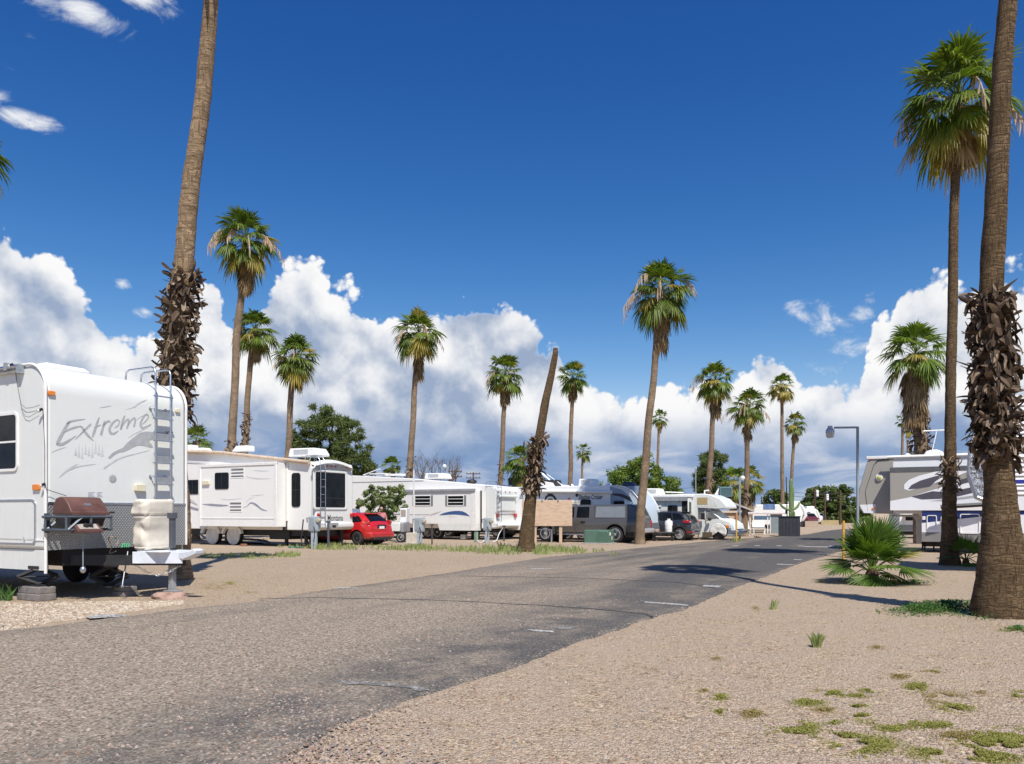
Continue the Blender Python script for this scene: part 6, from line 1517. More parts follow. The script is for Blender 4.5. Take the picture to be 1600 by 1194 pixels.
sfw = MH.onY(1123, 838, .08)[0]; wheel(mh, sfw, .1, .40, .24, ALU, 5, -1); wheel(mh, s_l+1.6, .05, .4, .24, ALU, 5, -1)
mb = MB(); z_ = .48; mb.prism([(sfw+math.cos(R(a))*.5, max(.0, .46+math.sin(R(a))*.44)) for a in range(-60, 241, 12)], 'y', .075, .09); B(mb, 'wheel_arch', DARKM, mh)
tc_ = thing('tyre_cover', 'white canvas cover hung over the front tyre of the motorhome', 'tyre cover', MH.P + MH.a*sfw + MH.n*.02, ROAD)
mb = MB(); vs = []; fs = []; 
for j in range(9):
    for i in range(15):
        a = R(-35 + 250*i/14); rr_ = .46*j/8; z = max(.01, .45 + math.sin(a)*rr_); vs.append((math.cos(a)*rr_ + (.12 if z < .1 else 0)*(1 if math.cos(a) > 0 else 0), -.05 + noise.noise(Vector((math.cos(a)*rr_*9, z*5, 3)))*.05, z))
for j in range(8):
    for i in range(14): fs.append((j*15+i, j*15+i+1, (j+1)*15+i+1, (j+1)*15+i))
mb.add(vs, fs); o = B(mb, 'cover', M('white_canvas', (.68, .67, .62), .85, 0, .12, 5), tc_, smooth=80); sd = o.modifiers.new('s', 'SOLIDIFY'); sd.thickness = .02
boxo('entry_step', M('brown_step', (.1, .07, .04), .8), mh, MH.onY(1098, 840, -.2)[0], MH.onY(1112, 840, -.2)[0], -.3, .1, .15, .42, .01)

# ================================================================ grey fifth wheel across the lane
G_ = Frame(15.36, 30.0)
gr = thing('fifth_wheel_trailer', 'large grey and white fifth-wheel trailer with blue band on the right', 'trailer', G_.P, ROAD, RVG)
W_ = 2.5; TAUPE = rvpaint('taupe_gelcoat', (.35, .33, .295), dirt=(.3, .27, .23), amount=.3, zlo=1.2, zhi=3); GWH = rvpaint('trailer_bright_white', (.82, .83, .85), amount=.15); GREYL = M('lower_grey_gelcoat', (.22, .21, .205), .45, 0, .1, 4); NAVY = M('navy_band', (.012, .03, .16), .3, 0, .1, 4, coat=.4); PEWT = M('dark_pewter_graphic', (.085, .08, .1), .4, 0, .12, 6)
gp_ = lambda pts, y=0.: G_.polyY(pts, y)
ztg = G_.onY(1440, 713, 0)[1]; zcap = G_.onY(1400, 800, 0)[1]; zlow = G_.onY(1470, 846, 0)[1]
nosep = gp_([(1377, 713.5), (1362, 715), (1355, 721), (1348, 745), (1342.5, 765), (1341, 780), (1343, 795), (1349, 802), (1395, 803)])
polyY('body', GWH, gr, [(8, zlow), (.0, zlow), (.0, nosep[-1][1]), (-1.0, nosep[-1][1]), (-1.0, ztg), (8, ztg)], 0, W_, bevel=.03)
polyY('nose_cap', TAUPE, gr, nosep + [(-.95, nosep[-1][1]), (-.95, ztg-.01)], -.02, W_+.02, bevel=.14)
polyY('nose_stripe', GWH, gr, gp_([(1343, 789), (1368, 788), (1368, 802), (1350, 801.5)]), -.03, -.0)
mb = MB(); mb.tube([(a, -.03, b) for a, b in gp_([(1368, 724), (1372, 719.5), (1390, 718)])], .02, 4); mb.tube([(a, -.026, b) for a, b in gp_([(1366, 725), (1352, 768), (1356, 800)])], .008, 4); B(mb, 'cap_seam', DARKM, gr)
p = G_.onY(1374, 746.5, 0); mb = MB(); mb.lathe([(.14, -.03), (.12, -.07), (.001, -.09)], (p[0], 0, p[1]), 'y', 18); lo_ = B(mb, 'porthole_light', OFFW, gr, smooth=50); mb = MB(); mb.lathe([(.09, -.09), (.001, -.12)], (p[0], 0, p[1]), 'y', 16); B(mb, 'lens', M('yellowed_lens', (.55, .55, .22), .3), lo_)
boxo('marker_lamp', REDL, gr, *G_.boxY(1357, 716.5, 1361, 719.5, 0)[:2], -.05, 0, *G_.boxY(1357, 716.5, 1361, 719.5, 0)[2:], .01); boxo('marker_lamp', AMBER, gr, *G_.boxY(1362.5, 793.5, 1367.5, 796.5, 0)[:2], -.06, 0, *G_.boxY(1362.5, 793.5, 1367.5, 796.5, 0)[2:], .01)
# slide-out with the swept graphics
yS = -.62
sl = G_.onY(1390, 760, yS)[0]; zs1 = G_.onY(1450, 730, yS)[1]; zs0 = G_.onY(1450, 797, yS)[1]
boxo('slide_out', TAUPE, gr, sl, 6.4, yS, .1, zs0, zs1, .03)
mb = MB(); mb.tube([(sl-.1, yS+.3, ztg-.02), (6.5, yS+.3, ztg-.02)], .06, 8); o = B(mb, 'awning_roll', OFFW, gr, smooth=60)
boxo('slide_topper', M('dark_topper', (.1, .105, .11), .6), gr, sl+.02, 6.4, yS-.012, .0, zs1-.16, zs1+.02, .0)
boxo('roof_edge', OFFW, gr, -1.9, 8.05, -.06, .1, ztg-.06, ztg+.06, .02)
def GP(pts, name, mat, th): mb = MB(); mb.prism(gp_(pts, yS), 'y', yS-th, yS+.001); return B(mb, name, mat, gr)
GP([(1391,783), (1420,777.5), (1450,768), (1480,759), (1530,747), (1700,715), (1700,797.5), (1391,797.5)], 'white_graphic', GWH, .004)
GP([(1412.5,764), (1413,757), (1420,750), (1436,743.5), (1460,737.5), (1500,728), (1540,719), (1540,726), (1500,742), (1470,752), (1440,761), (1420,767)], 'white_graphic', GWH, .006)
GP([(1418.5,765), (1424,758), (1438,751), (1460,744.5), (1480,740), (1462,752), (1453,760), (1436,763)], 'dark_graphic', PEWT, .009)
GP([(1424,776), (1440,772), (1457,767.5), (1470,768.5), (1500,765), (1545,756), (1545,764), (1500,775), (1470,779.5), (1440,780.5)], 'dark_graphic', PEWT, .009)
GP([(1500,750), (1520,744), (1545,738), (1545,742), (1520,752), (1500,757)], 'dark_graphic', PEWT, .012)
GP([(1452,783), (1480,779.5), (1545,771), (1545,775), (1480,783)], 'grey_graphic', M('silver_graphic', (.4, .4, .41), .4), .009)
yL = -.58                                  # the basement lockers stand as proud as the slide-out above them
zl1 = zs0-.012
boxo('basement', GWH, gr, G_.onY(1440, 830, yL)[0], 8, yL, .1, zlow, zl1, .01)
clip = lambda pts: [(a_, min(b_, zl1-.004)) for a_, b_ in gp_(pts, yL)]
polyY('blue_band', NAVY, gr, clip([(1440.5, 798), (1545, 797), (1700, 770), (1700, 800), (1545, 806), (1470, 814), (1440.5, 817)]), yL-.006, yL)
boxo('lower_panel', GREYL, gr, G_.onY(1440.5, 830, yL)[0], 8, yL-.008, yL, zlow, G_.onY(1470, 832, yL)[1], .0)
for bx in ((1448, 805, 1464, 828), (1470, 806, 1486, 828), (1500, 803, 1531, 834)):
    b_ = G_.boxY(*bx, yL); mb = MB(); mb.ring(rr(*b_, .06), rr(b_[0]+.03, b_[1]-.03, b_[2]+.03, b_[3]-.03, .04), 'y', yL-.03, yL+.0); B(mb, 'compartment_door', OFFW, gr)
q_ = G_.boxY(1441, 807, 1446, 812.5, yL); boxo('control_panel', OFFW, gr, q_[0], q_[1], yL-.03, yL, q_[2], q_[3], .01)
PINB = M('beige_underside', (.45, .41, .36), .6)
mb = MB(); pp = gp_([(1392, 804), (1434, 804), (1439, 809), (1440, 850), (1432, 850), (1431, 812), (1427, 808), (1392, 807)], .0); mb.prism(pp, 'y', -.02, .12); B(mb, 'pin_box_wall', PINB, gr, bevel=.02)
boxo('underside', DARKM, gr, .0, 8, .1, W_-.1, zlow-.2, zlow, 0)
for px in (1441.5, 1445): s = G_.onY(px, 850, .1)[0]; boxo('landing_leg', DARKM, gr, s-.03, s+.03, .1, .2, 0, zlow, 0)
boxo('landing_leg', DARKM, gr, G_.onY(1459, 850, .1)[0]-.03, G_.onY(1459, 850, .1)[0]+.03, .1, .2, 0, zlow, 0)
mb = MB(); s = G_.onY(1505, 792, -1.3); mb.tube([(s[0]-.7, -1.0, s[1]-.0), (s[0]+1.2, -.75, s[1]+.12)], .09, 6); B(mb, 'folded_awning_arm', BLACKP, gr)
for a, b2, t_, h_ in ((1411, 1430, .9, .24), (1441, 1476, .9, .3), (1535, 1560, .9, .3)):
    s0 = G_.onY(a, 705, t_)[0]; s1 = G_.onY(b2, 705, t_)[0]; mb = MB(); mb.prism([(s0, ztg), (s0+.12, ztg+h_*.8), (s0+.3, ztg+h_), (s1-.25, ztg+h_), (s1-.05, ztg+h_*.7), (s1, ztg)], 'y', t_, t_+.7); B(mb, 'roof_vent', OFFW, gr, bevel=.06, seg=3)
mb = MB(); p = G_.onY(1459, 700, .9); zt_ = G_.onY(1459, 673, .9)[1]; mb.tube([(p[0]-.1, .9, ztg), (p[0]+.1, .9, zt_)], .02, 5); mb.tube([(p[0]-.35, .9, zt_), (p[0]+.5, .9, zt_)], .03, 5); B(mb, 'television_aerial', OFFW, gr)
for s in (4.6, 5.6): wheel(gr, s, .05, .4, .24, ALU, 6, -1)

# ================================================================ white ribbed trailer at the right edge
Q_ = Frame(11.55, 19.0)
rt = thing('fifth_wheel_trailer', 'ribbed white trailer cut by the right edge, silver-covered front window', 'trailer', Q_.P, ROAD, RVG)
CORR2 = corrug('wide_ribbed_white_siding', (.82, .83, .85), .11, .02)
npoly = Q_.polyY([(1560, 625), (1536, 634), (1524, 660), (1516, 690), (1513, 738), (1527, 777), (1541, 783)], 0)
zlo_ = Q_.onY(1590, 773, 0)[1]; ztr = Q_.onY(1590, 624, 0)[1]
polyY('body', CORR2, rt, npoly + [(npoly[-1][0], zlo_), (1.4, zlo_), (1.4, .8), (7, .8), (7, ztr), (npoly[0][0], ztr)], 0, 2.45, bevel=.03)
boxo('roof_edge', OFFW, rt, npoly[0][0]-.02, 7.02, -.03, 2.48, ztr-.02, ztr+.09, .02)
boxo('blue_stripe', M('blue_stripe', (.03, .04, .3), .4), rt, -.2, 7, -.008, 0, Q_.onY(1590, 755, 0)[1]-.0, Q_.onY(1590, 751, 0)[1]+.02, 0)
m, nt, b = newmat('crumpled_foil'); tc = nt.node('ShaderNodeTexCoord').outputs['Object']; nz = nt.voro(tc, 7, 'F1', 'Distance'); nz2 = nt.noise(tc, 9, 5, .7)
nt.l.new(nt.ramp(nz2, [(.3, (.2, .22, .26)), (.7, (.6, .62, .66))]), b.inputs['Base Color']); b.inputs['Metallic'].default_value = .8; b.inputs['Roughness'].default_value = .3; bumpn(nt, b, nt.math('ADD', nz, nz2), 1, .12)
polyY('foil_cover', m, rt, Q_.polyY([(1517.5, 692), (1515.5, 738), (1528, 772), (1545, 780), (1560, 700), (1524, 668)], 0), -.03, -.0)
mb = MB(); mb.tube([(a, -.035, b2) for a, b2 in Q_.polyY([(1524, 664), (1516.5, 691), (1513.5, 738), (1527, 776), (1541, 782)], 0)], .022, 6); B(mb, 'edge_trim', ALU, rt)
boxo('underside', DARKM, rt, 1.5, 7, .2, 2.2, .5, .8, 0); boxo('landing_leg', DARKM, rt, 1.6, 1.72, .2, .32, 0, .8, 0); boxo('landing_leg', DARKM, rt, 1.6, 1.72, 2.0, 2.12, 0, .8, 0)
for s in (4.4, 5.3): wheel(rt, s, .05, .38, .22, ALU, 6, -1)
# ================================================================ cars and pickups
class Car:
    """x runs from the nose (negative) to the tail (0); body centred on y = W/2"""
    def __init__(s, name, label, cat, P, ang, W, st, paint, wheels, wr, group=None, rim=CHROME, spokes=8, zlow=.28):
        s.root = thing(name, label, cat, P, ang, group); s.W = W; s.hw = W/2; s.st = st; s.paint = paint
        xs = sorted({x for x in [st[0][0] + (st[-1][0]-st[0][0])*i/44 for i in range(45)]} | {q[0] for q in st})
        mb = MB(); rings = []
        for x in xs:
            zl, zb, zt, wb, wr_ = s.at(x); h = s.hw
            half = [(0, zl), (wb*.86, zl), (wb*.97, zl+.08), (wb, zl+(zb-zl)*.5), (wb*.985, zb-.04), (wb*.965, zb), (wr_, zt-.06), (wr_*.93, zt-.015), (wr_*.7, zt+.01), (0, zt+.025)]
            rings.append([(x, h-y*h, z) for y, z in half] + [(x, h+y*h, z) for y, z in half[-2:0:-1]])
        n = len(rings[0]); vs = [p for r in rings for p in r]; fs = []
        for i in range(len(rings)-1):
            for k in range(n): fs.append((i*n+k, i*n+(k+1) % n, (i+1)*n+(k+1) % n, (i+1)*n+k))
        fs.append(tuple(range(n))); fs.append(tuple(range((len(rings)-1)*n, len(rings)*n))[::-1])
        mb.add(vs, fs); body = mb.build('body', [paint, DARKM], s.root, smooth=38, fixn=True)
        # cut the wheel arches
        cut = MB()
        for x in wheels: cut.lathe([(wr*1.17, -.2), (wr*1.17, W+.2)], (x, 0, wr+.0), 'y', 32)
        co_ = cut.build('cutter', DARKM, None, fixn=True); co_.location = P; co_.rotation_euler = (0, 0, ang)
        md = body.modifiers.new('b', 'BOOLEAN'); md.operation = 'DIFFERENCE'; md.object = co_; md.solver = 'EXACT'
        bpy.context.view_layer.update()
        me = bpy.data.meshes.new_from_object(body.evaluated_get(bpy.context.evaluated_depsgraph_get()))
        body.modifiers.clear(); old = body.data; body.data = me; me.name = 'body'; bpy.data.meshes.remove(old)
        bpy.data.objects.remove(co_)
        boxo('underbody', BLACKP, s.root, xs[0]+.3, xs[-1]-.25, .12, W-.12, zlow-.06, zlow+.2, 0)
        for x in wheels:
            mb = MB(); mb.lathe([(wr*1.18, .24), (wr*1.18, W-.24)], (x, 0, wr), 'y', 20); 
            wheel(s.root, x, .03, wr, .21, rim, spokes, -1); wheel(s.root, x, W-.03, wr, .21, rim, spokes, 1)
        for x in wheels: mb = MB(); mb.lathe([(wr*1.14, .27), (wr*1.14, W-.27)], (x, 0, wr+.02), 'y', 20); B(mb, 'wheel_housing', BLACKP, s.root)
    def at(s, x):
        st = s.st
        for a, b in zip(st, st[1:]):
            if x <= b[0] or b is st[-1]:
                t = min(1, max(0, (x-a[0])/(b[0]-a[0]))); return tuple(a[i]+(b[i]-a[i])*t for i in range(1, 6))
    def side(s, x, z, far=False):
        zl, zb, zt, wb, wr = s.at(x)
        if z >= zb: t = min(1, (z-zb)/max(.01, zt-.06-zb)); y = wb*.965+(wr-wb*.965)*t
        else: y = wb
        return s.hw + y*s.hw if far else s.hw - y*s.hw
    def glass(s, pts, name='side_window', mat=None, off=.008, far=True):
        for f in ((False, True) if far else (False,)):
            mb = MB(); q = [(x, s.side(x, z, f) + (off if f else -off), z) for x, z in pts]; mb.add(q, [tuple(range(len(q)))])
            o = mb.build(name, mat or GLASS, s.root)
    def top(s, x0, x1, fr=.9, name='rear_window', mat=None, off=.012, n=8, fr1=None):
        mb = MB(); vs = []
        for i in range(n+1):
            x = x0+(x1-x0)*i/n; zl, zb, zt, wb, wr = s.at(x); f = fr+((fr1 or fr)-fr)*i/n
            for k in (-1, -.75, 0, .75, 1):
                y = k*wr*f; z = zt+.025-(.015 if abs(k) > .5 else 0)-(.025 if abs(k) == 1 else 0)+off; vs.append((x, s.hw+y*s.hw, z))
        fs = [(i*5+k, i*5+k+1, (i+1)*5+k+1, (i+1)*5+k) for i in range(n) for k in range(4)]
        mb.add(vs, fs); return mb.build(name, mat or GLASS, s.root, smooth=60)
    def line(s, pts, w=.008, name='door_gap', mat=None):
        mb = MB()
        for (xa, za), (xb, zb2) in zip(pts, pts[1:]):
            mb.tube([(xa, s.side(xa, za)-.0, za), (xb, s.side(xb, zb2)-.0, zb2)], w, 4)
        B(mb, name, mat or BLACKP, s.root)

CARG = 'cars and pickups parked on the pitches'
RED = carpaint('red_car_paint', (.52, .012, .014), 0)
k_ = -.178; P = Vector((k_*35.9, 35.9, 0))
rc = Car('parked_car', 'red hatchback with dark windows parked beside the white wheel-covered trailer', 'car', P, ROAD, 1.76,
    [(-4.2,.3,.66,.68,.7,.62),(-4.0,.24,.76,.79,.86,.76),(-3.3,.22,.88,.93,.97,.85),(-2.95,.22,.92,1.0,.98,.84),(-2.2,.22,.95,1.40,.99,.72),(-1.6,.22,.97,1.475,1,.73),(-1.0,.22,1.0,1.46,1,.72),(-.55,.23,1.03,1.37,.99,.70),(-.28,.26,1.03,1.18,.96,.72),(-.08,.3,.9,.98,.92,.78),(0,.34,.78,.86,.88,.78)], RED, (-3.36, -.76), .325, CARG, M('grey_alloy', (.3, .3, .31), .3, .9, .1, 10), 14)
rc.glass([(-2.75,.99),(-2.25,1.34),(-1.85,1.385),(-1.62,1.39),(-1.62,.985)]); rc.glass([(-1.55,.99),(-1.55,1.395),(-1.1,1.39),(-.78,1.31),(-.52,1.10),(-.6,1.05)])
rc.top(-.60, -.16, .88, fr1=.98); rc.top(-2.85, -2.25, .93, 'windscreen')
rc.line([(-1.58,.3),(-1.58,.98)]); rc.line([(-2.9,.4),(-2.88,.9)])
mb = MB(); mb.box(-.62, -.44, .34, 1.42, 1.40, 1.45); B(mb, 'spoiler', RED, rc.root, bevel=.02)
mb = MB(); mb.box(-.2, .02, .62, 1.14, .86, .93); mb.box(-.1, -.0+.012, .55, 1.2, .78, .9); B(mb, 'plate_recess', BLACKP, rc.root)
mb = MB(); mb.box(.0, .022, .7, 1.05, .74, .86); B(mb, 'number_plate', OFFW, rc.root)
mb = MB(); mb.box(-.35, .1, .03, 1.73, .32, .6); B(mb, 'rear_bumper', RED, rc.root, bevel=.09, seg=4)
mb = MB(); mb.box(-.2, .105, .2, 1.56, .24, .36); B(mb, 'bumper_insert', BLACKP, rc.root, bevel=.04)
for y0 in (.02, 1.58): boxo('tail_lamp', REDL, rc.root, -.36, -.08, y0+.03, y0+.13, .94, 1.12, .03)

SUVP = carpaint('dark_blue_grey_paint', (.02, .023, .03), .1)
D_ = 41.4/(.479*.2232+.878); P = Vector((.2232*D_, D_, 0))
sv = Car('parked_car', 'dark blue-grey sport utility car with red tail lamps, in front of the motorhome', 'car', P, ROAD, 1.82,
    [(-4.45,.32,.72,.74,.72,.64),(-4.2,.26,.84,.88,.9,.8),(-3.5,.24,.98,1.02,.98,.86),(-3.1,.24,1.0,1.08,.99,.85),(-2.4,.24,1.02,1.46,1,.74),(-1.7,.24,1.03,1.53,1,.75),(-.9,.25,1.06,1.52,1,.74),(-.45,.27,1.08,1.47,.99,.73),(-.2,.3,1.06,1.28,.96,.76),(-.05,.34,.92,1.05,.93,.8),(0,.38,.8,.92,.9,.8)], SUVP, (-3.3, -.62), .335, CARG, CHROME, 10)
sv.glass([(-2.95,1.06),(-2.5,1.37),(-2.1,1.44),(-1.85,1.45),(-1.85,1.05)]); sv.glass([(-1.78,1.06),(-1.78,1.455),(-1.12,1.45),(-1.02,1.08)]); sv.glass([(-.96,1.09),(-1.04,1.45),(-.66,1.41),(-.36,1.2),(-.42,1.13)])
sv.top(-.44, -.1, .9, fr1=.95); sv.top(-3.0, -2.42, .93, 'windscreen'); sv.line([(-.98,.45),(-.98,1.05)]); sv.line([(-1.82,.4),(-1.82,1.03)])
for y0 in (.0, 1.66): boxo('tail_lamp', REDL, sv.root, -.42, -.04, y0+.0, y0+.16, .92, 1.06, .035)
boxo('tail_lamp_lens', CLEARL, sv.root, -.16, -.01, .03, .2, .95, 1.01, .02)
mb = MB(); mb.box(-.3, .08, .04, 1.78, .4, .62); B(mb, 'rear_bumper', SUVP, sv.root, bevel=.08, seg=4); boxo('reflector', REDL, sv.root, -.25, .09, .02, .3, .44, .49, .01)
mb = MB(); mb.box(-.2, .085, .2, 1.62, .3, .42); B(mb, 'bumper_insert', M('silver_insert', (.3, .3, .31), .4, .5), sv.root, bevel=.03)
mb = MB(); mb.box(-.6, -.36, .3, 1.52, 1.49, 1.53); B(mb, 'spoiler', BLACKP, sv.root, bevel=.015)
mb = MB(); mb.tube([(-2.4, .27, 1.53), (-2.2, .26, 1.57), (-.8, .26, 1.57), (-.6, .27, 1.53)], .015, 5); B(mb, 'roof_rail', BLACKP, sv.root)
boxo('door_handle', SUVP, sv.root, -1.5, -1.3, -.03, .02, .95, .98, .01)

GREYP = carpaint('graphite_truck_paint', (.085, .08, .076), .1, .4)
tk = Car('pickup_truck', 'graphite grey pickup with a canopy over its bed, beside the tall palm', 'pickup', Vector((6.07, 38.44, 0)), ROAD, 2.0,
    [(-6.15,.5,.98,1.0,.8,.74),(-6.0,.42,1.08,1.12,.94,.86),(-4.9,.42,1.16,1.22,.99,.9),(-4.55,.42,1.17,1.26,1,.88),(-3.85,.42,1.18,1.78,1,.76),(-3.3,.42,1.18,1.86,1,.78),(-2.35,.42,1.18,1.86,1,.8),(-2.3,.44,1.18,1.87,1,.85),(-.5,.46,1.18,1.88,1,.84),(-.28,.48,1.18,1.78,1,.84),(-.02,.5,1.18,1.24,.99,.9),(0,.52,1.1,1.16,.97,.9)], GREYP, (-5.0, -1.2), .42, CARG, CHROME, 7, zlow=.42)
tk.glass([(-4.3,1.23),(-3.82,1.7),(-3.45,1.77),(-3.40,1.23)]); tk.glass([(-3.27,1.23),(-3.27,1.77),(-2.62,1.77),(-2.58,1.23)])
tk.line([(-2.33,.5),(-2.33,1.82)], .014); tk.line([(-3.34,.6),(-3.34,1.2)]); tk.line([(-2.3,1.2),(-.2,1.2)], .007)
CANO = M('grey_canopy_panel', (.24, .26, .27), .3, .2, .06, 3)
tk.glass([(-2.24,1.24),(-2.24,1.78),(-.72,1.78),(-.68,1.24)], 'canopy_panel', CANO); tk.top(-.4, -.05, .92, fr1=.95, name='rear_window')
for y0 in (.0, 1.84): boxo('tail_lamp', REDL, tk.root, -.16, .02, y0, y0+.17, .78, 1.1, .03)
mb = MB(); mb.box(-.12, .16, .06, 1.94, .5, .7); B(mb, 'rear_bumper', CHROME, tk.root, bevel=.04)
mb = MB(); mb.box(-4.3, -1.8, -.06, .06, .36, .43); B(mb, 'running_board', ALU, tk.root, bevel=.02)
for x in (-3.0, -3.95): boxo('door_handle', BLACKP, tk.root, x, x+.24, -.035, .02, 1.02, 1.06, .01)
mb = MB(); mb.box(-4.15, -3.95, -.3, -.06, 1.18, 1.42); mb.box(-4.08, -4.02, -.1, .06, 1.22, 1.28); B(mb, 'door_mirror', BLACKP, tk.root, bevel=.03)
mb = MB()
for x in (-5.0, -1.2):
    po = [(x+math.cos(R(a))*.56, .44+math.sin(R(a))*.55) for a in range(185, -6, -10)]; pi = [(x+math.cos(R(a))*.50, .44+math.sin(R(a))*.49) for a in range(185, -6, -10)]; n = len(po)
    vs = [(u, -.03, v) for u, v in po] + [(u, -.03, v) for u, v in pi] + [(u, .1, v) for u, v in po]; mb.add(vs, [q for i in range(n-1) for q in ((i, i+1, i+1+n, i+n), (i, i+2*n, i+1+2*n, i+1))])
B(mb, 'arch_flare', GREYP, tk.root, smooth=50)

WPT = carpaint('white_truck_paint', (.7, .7, .69), 0)
def pickup(label, P, paint, ang=ROAD, L=5.4, sc=1.0, name='pickup_truck'):
    c = Car(name, label, 'pickup', P, ang, 1.9,
        [(-5.4,.45,.9,.92,.8,.74),(-5.2,.4,1.0,1.05,.94,.86),(-4.1,.4,1.08,1.12,.99,.9),(-3.85,.4,1.08,1.16,1,.88),(-3.2,.4,1.1,1.68,1,.76),(-2.7,.4,1.1,1.74,1,.78),(-1.95,.4,1.1,1.72,1,.78),(-1.75,.4,1.1,1.16,1,.9),(-.1,.42,1.08,1.1,.99,.93),(0,.45,1.0,1.03,.97,.92)], paint, (-4.5, -1.05), .38, CARG, CHROME, 6, zlow=.4)
    c.glass([(-3.6,1.14),(-3.15,1.58),(-2.75,1.64),(-2.7,1.14)]); c.glass([(-2.62,1.14),(-2.62,1.64),(-2.05,1.62),(-1.98,1.14)]); c.top(-1.92, -1.78, .85); c.top(-3.8, -3.25, .93, 'windscreen')
    for y0 in (.0, 1.74): boxo('tail_lamp', REDL, c.root, -.14, .02, y0, y0+.17, .7, .98, .03)
    mb = MB(); mb.box(-.1, .14, .06, 1.84, .45, .62); B(mb, 'rear_bumper', CHROME, c.root, bevel=.04); return c
pickup('white pickup nosed in behind the stump, next to the swoosh trailer', Vector((-.02, 47.0, 0)), WPT)
pickup('small white pickup far down the lane by the big tree', at(1283, 0, 118) * Vector((1, 1, 0)) if False else Vector(((1281-800)/F*118, 118, 0)), WPT, R(-75))
def small_car(label, P, paint, ang):
    c = Car('parked_car', label, 'car', P, ang, 1.8, [(-4.4,.3,.7,.72,.72,.64),(-4.1,.25,.82,.86,.9,.8),(-3.2,.24,.94,.99,.98,.86),(-2.4,.24,.98,1.42,1,.74),(-1.2,.24,1.0,1.5,1,.74),(-.4,.27,1.02,1.42,.99,.73),(-.1,.32,.95,1.06,.94,.8),(0,.36,.8,.9,.9,.8)], paint, (-3.4, -.8), .32, CARG, ALU, 6)
    c.glass([(-2.85,1.02),(-2.4,1.34),(-1.75,1.4),(-1.75,1.02)]); c.glass([(-1.68,1.03),(-1.68,1.41),(-.6,1.36),(-.4,1.08)]); c.top(-.36, -.12, .9); c.top(-2.9, -2.45, .93, 'windscreen')
    for y0 in (.0, 1.64): boxo('tail_lamp', REDL, c.root, -.25, .01, y0, y0+.16, .82, .98, .03)
    return c
def gx(px, D): return Vector(((px-800)/F*D, D, 0))
small_car('dark red car half hidden behind the cactus planter', gx(1262, 84), carpaint('dark_red_paint', (.12, .02, .02)), R(-60))
small_car('white car with red tail lamps parked behind the low kerb far away', gx(1272, 108), WPT, R(-80))
small_car('deep blue car at the end of the lane below the big tree', gx(1310, 128), carpaint('deep_blue_paint', (.015, .03, .12)), R(0))
small_car('black car seen through the gap under the grey trailer nose', gx(1397, 58), carpaint('black_paint', (.012, .012, .014)), R(-118))
# ================================================================ pitch furniture, buildings, poles, people
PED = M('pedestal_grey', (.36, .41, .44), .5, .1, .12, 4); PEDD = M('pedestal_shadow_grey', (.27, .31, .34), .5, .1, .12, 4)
def pedestal(label, px, py, w, ztop, zbox, postw, meter=1):
    g = gp(px, py); r = thing('utility_pedestal', label, 'utility pedestal', g, R(-12), 'electric hook-up pedestals')
    boxo('post', PED, r, -postw/2, postw/2, -.06, .06, 0, zbox+.02, .008)
    b_ = boxo('cabinet', PED, r, -w/2, w/2, -.1, .1, zbox, ztop, .012); boxo('door', PEDD, b_, -w/2+.02, w*.05, -.112, -.1, zbox+.05, ztop-.06, .004); boxo('door', PED, b_, w*.08, w/2-.02, -.112, -.1, zbox+.05, ztop-.06, .004)
    mb = MB(); mb.lathe([(.1, -.02), (.1, -.12), (.07, -.17), (.001, -.18)], (w/2*meter+.02*meter, .0, ztop-.16), 'y', 16); B(mb, 'meter', M('meter_glass', (.4, .38, .3), .25), r, smooth=50)
    mb = MB(); mb.tube([(-w/2, -.05, ztop-.1), (-w/2-.06, -.1, ztop-.05), (-w/2-.05, -.1, ztop-.25)], .02, 6); mb.tube([(w*.1, -.12, zbox+.2), (w*.3, -.2, zbox+.02), (w*.1, -.15, .3)], .015, 5); B(mb, 'cable', BLACKP, r)
    return r
pedestal('grey hook-up pedestal in front of the trailer with the big rear window', 491, 858, .42, 1.32, .72, .24)
pedestal('grey hook-up pedestal beside the concrete block and the white pole', 655.5, 852, .44, 1.25, .62, .23)
pedestal('grey hook-up pedestal at the tail of the blue swoosh trailer', 761.5, 848, .38, 1.22, .6, .2)
def post(name, label, cat, px, py, h, r, mat, top=None, group=None, sides=10):
    g = gp(px, py); mb = MB(); mb.tube([(0, 0, -.02), (0, 0, h)], r, sides)
    if top: mb.tube([(-r*top, 0, h), (r*top, 0, h)], r*.9, 8)
    o = mb.build(name, mat, None, smooth=50); o.location = g; return tag(o, label, cat, group)
post('water_post', 'thin dark water pipe with a tap head between two pedestals', 'water post', 675, 851, .92, .035, M('dark_pipe', (.06, .06, .065), .6), 2.4)
post('water_post', 'dark grey pipe stub behind the rear of the blue swoosh trailer', 'water post', 787.5, 846, .78, .045, M('dark_pipe', (.06, .06, .065), .6), 2.0)
post('water_post', 'dark leaning pipe stand with tap in front of the big rear window', 'water post', 513, 857, 1.1, .05, M('blue_black_pipe', (.07, .085, .11), .6), 1.8)
post('post', 'short pale green post beside the swoosh trailer', 'post', 744, 847.5, .52, .1, M('pale_green_paint', (.26, .36, .27), .6), None, None, 4)
hose('white water hose looping on the ground by the green post', [(*gp(746,848).xy,.1), (*gp(750,849).xy,.03), (*gp(756,848).xy,.08), (*gp(759,846.5).xy,.4)], .025, OFFW, name='water_hose')
hose('white hose drooping from the pipe stub to the gravel', [(*gp(770,847.5).xy,.03), (*gp(776,847).xy,.1), (*gp(780,846).xy,.4), (*gp(786,846).xy,.7)], .022, OFFW, name='water_hose')
hose('teal hose coiled in the weeds near the pedestal', [(*gp(451,856.5).xy,.03), (*gp(460,856).xy,.03), (*gp(470,857).xy,.03)], .03, M('teal_hose', (.02, .22, .22), .5), name='garden_hose')
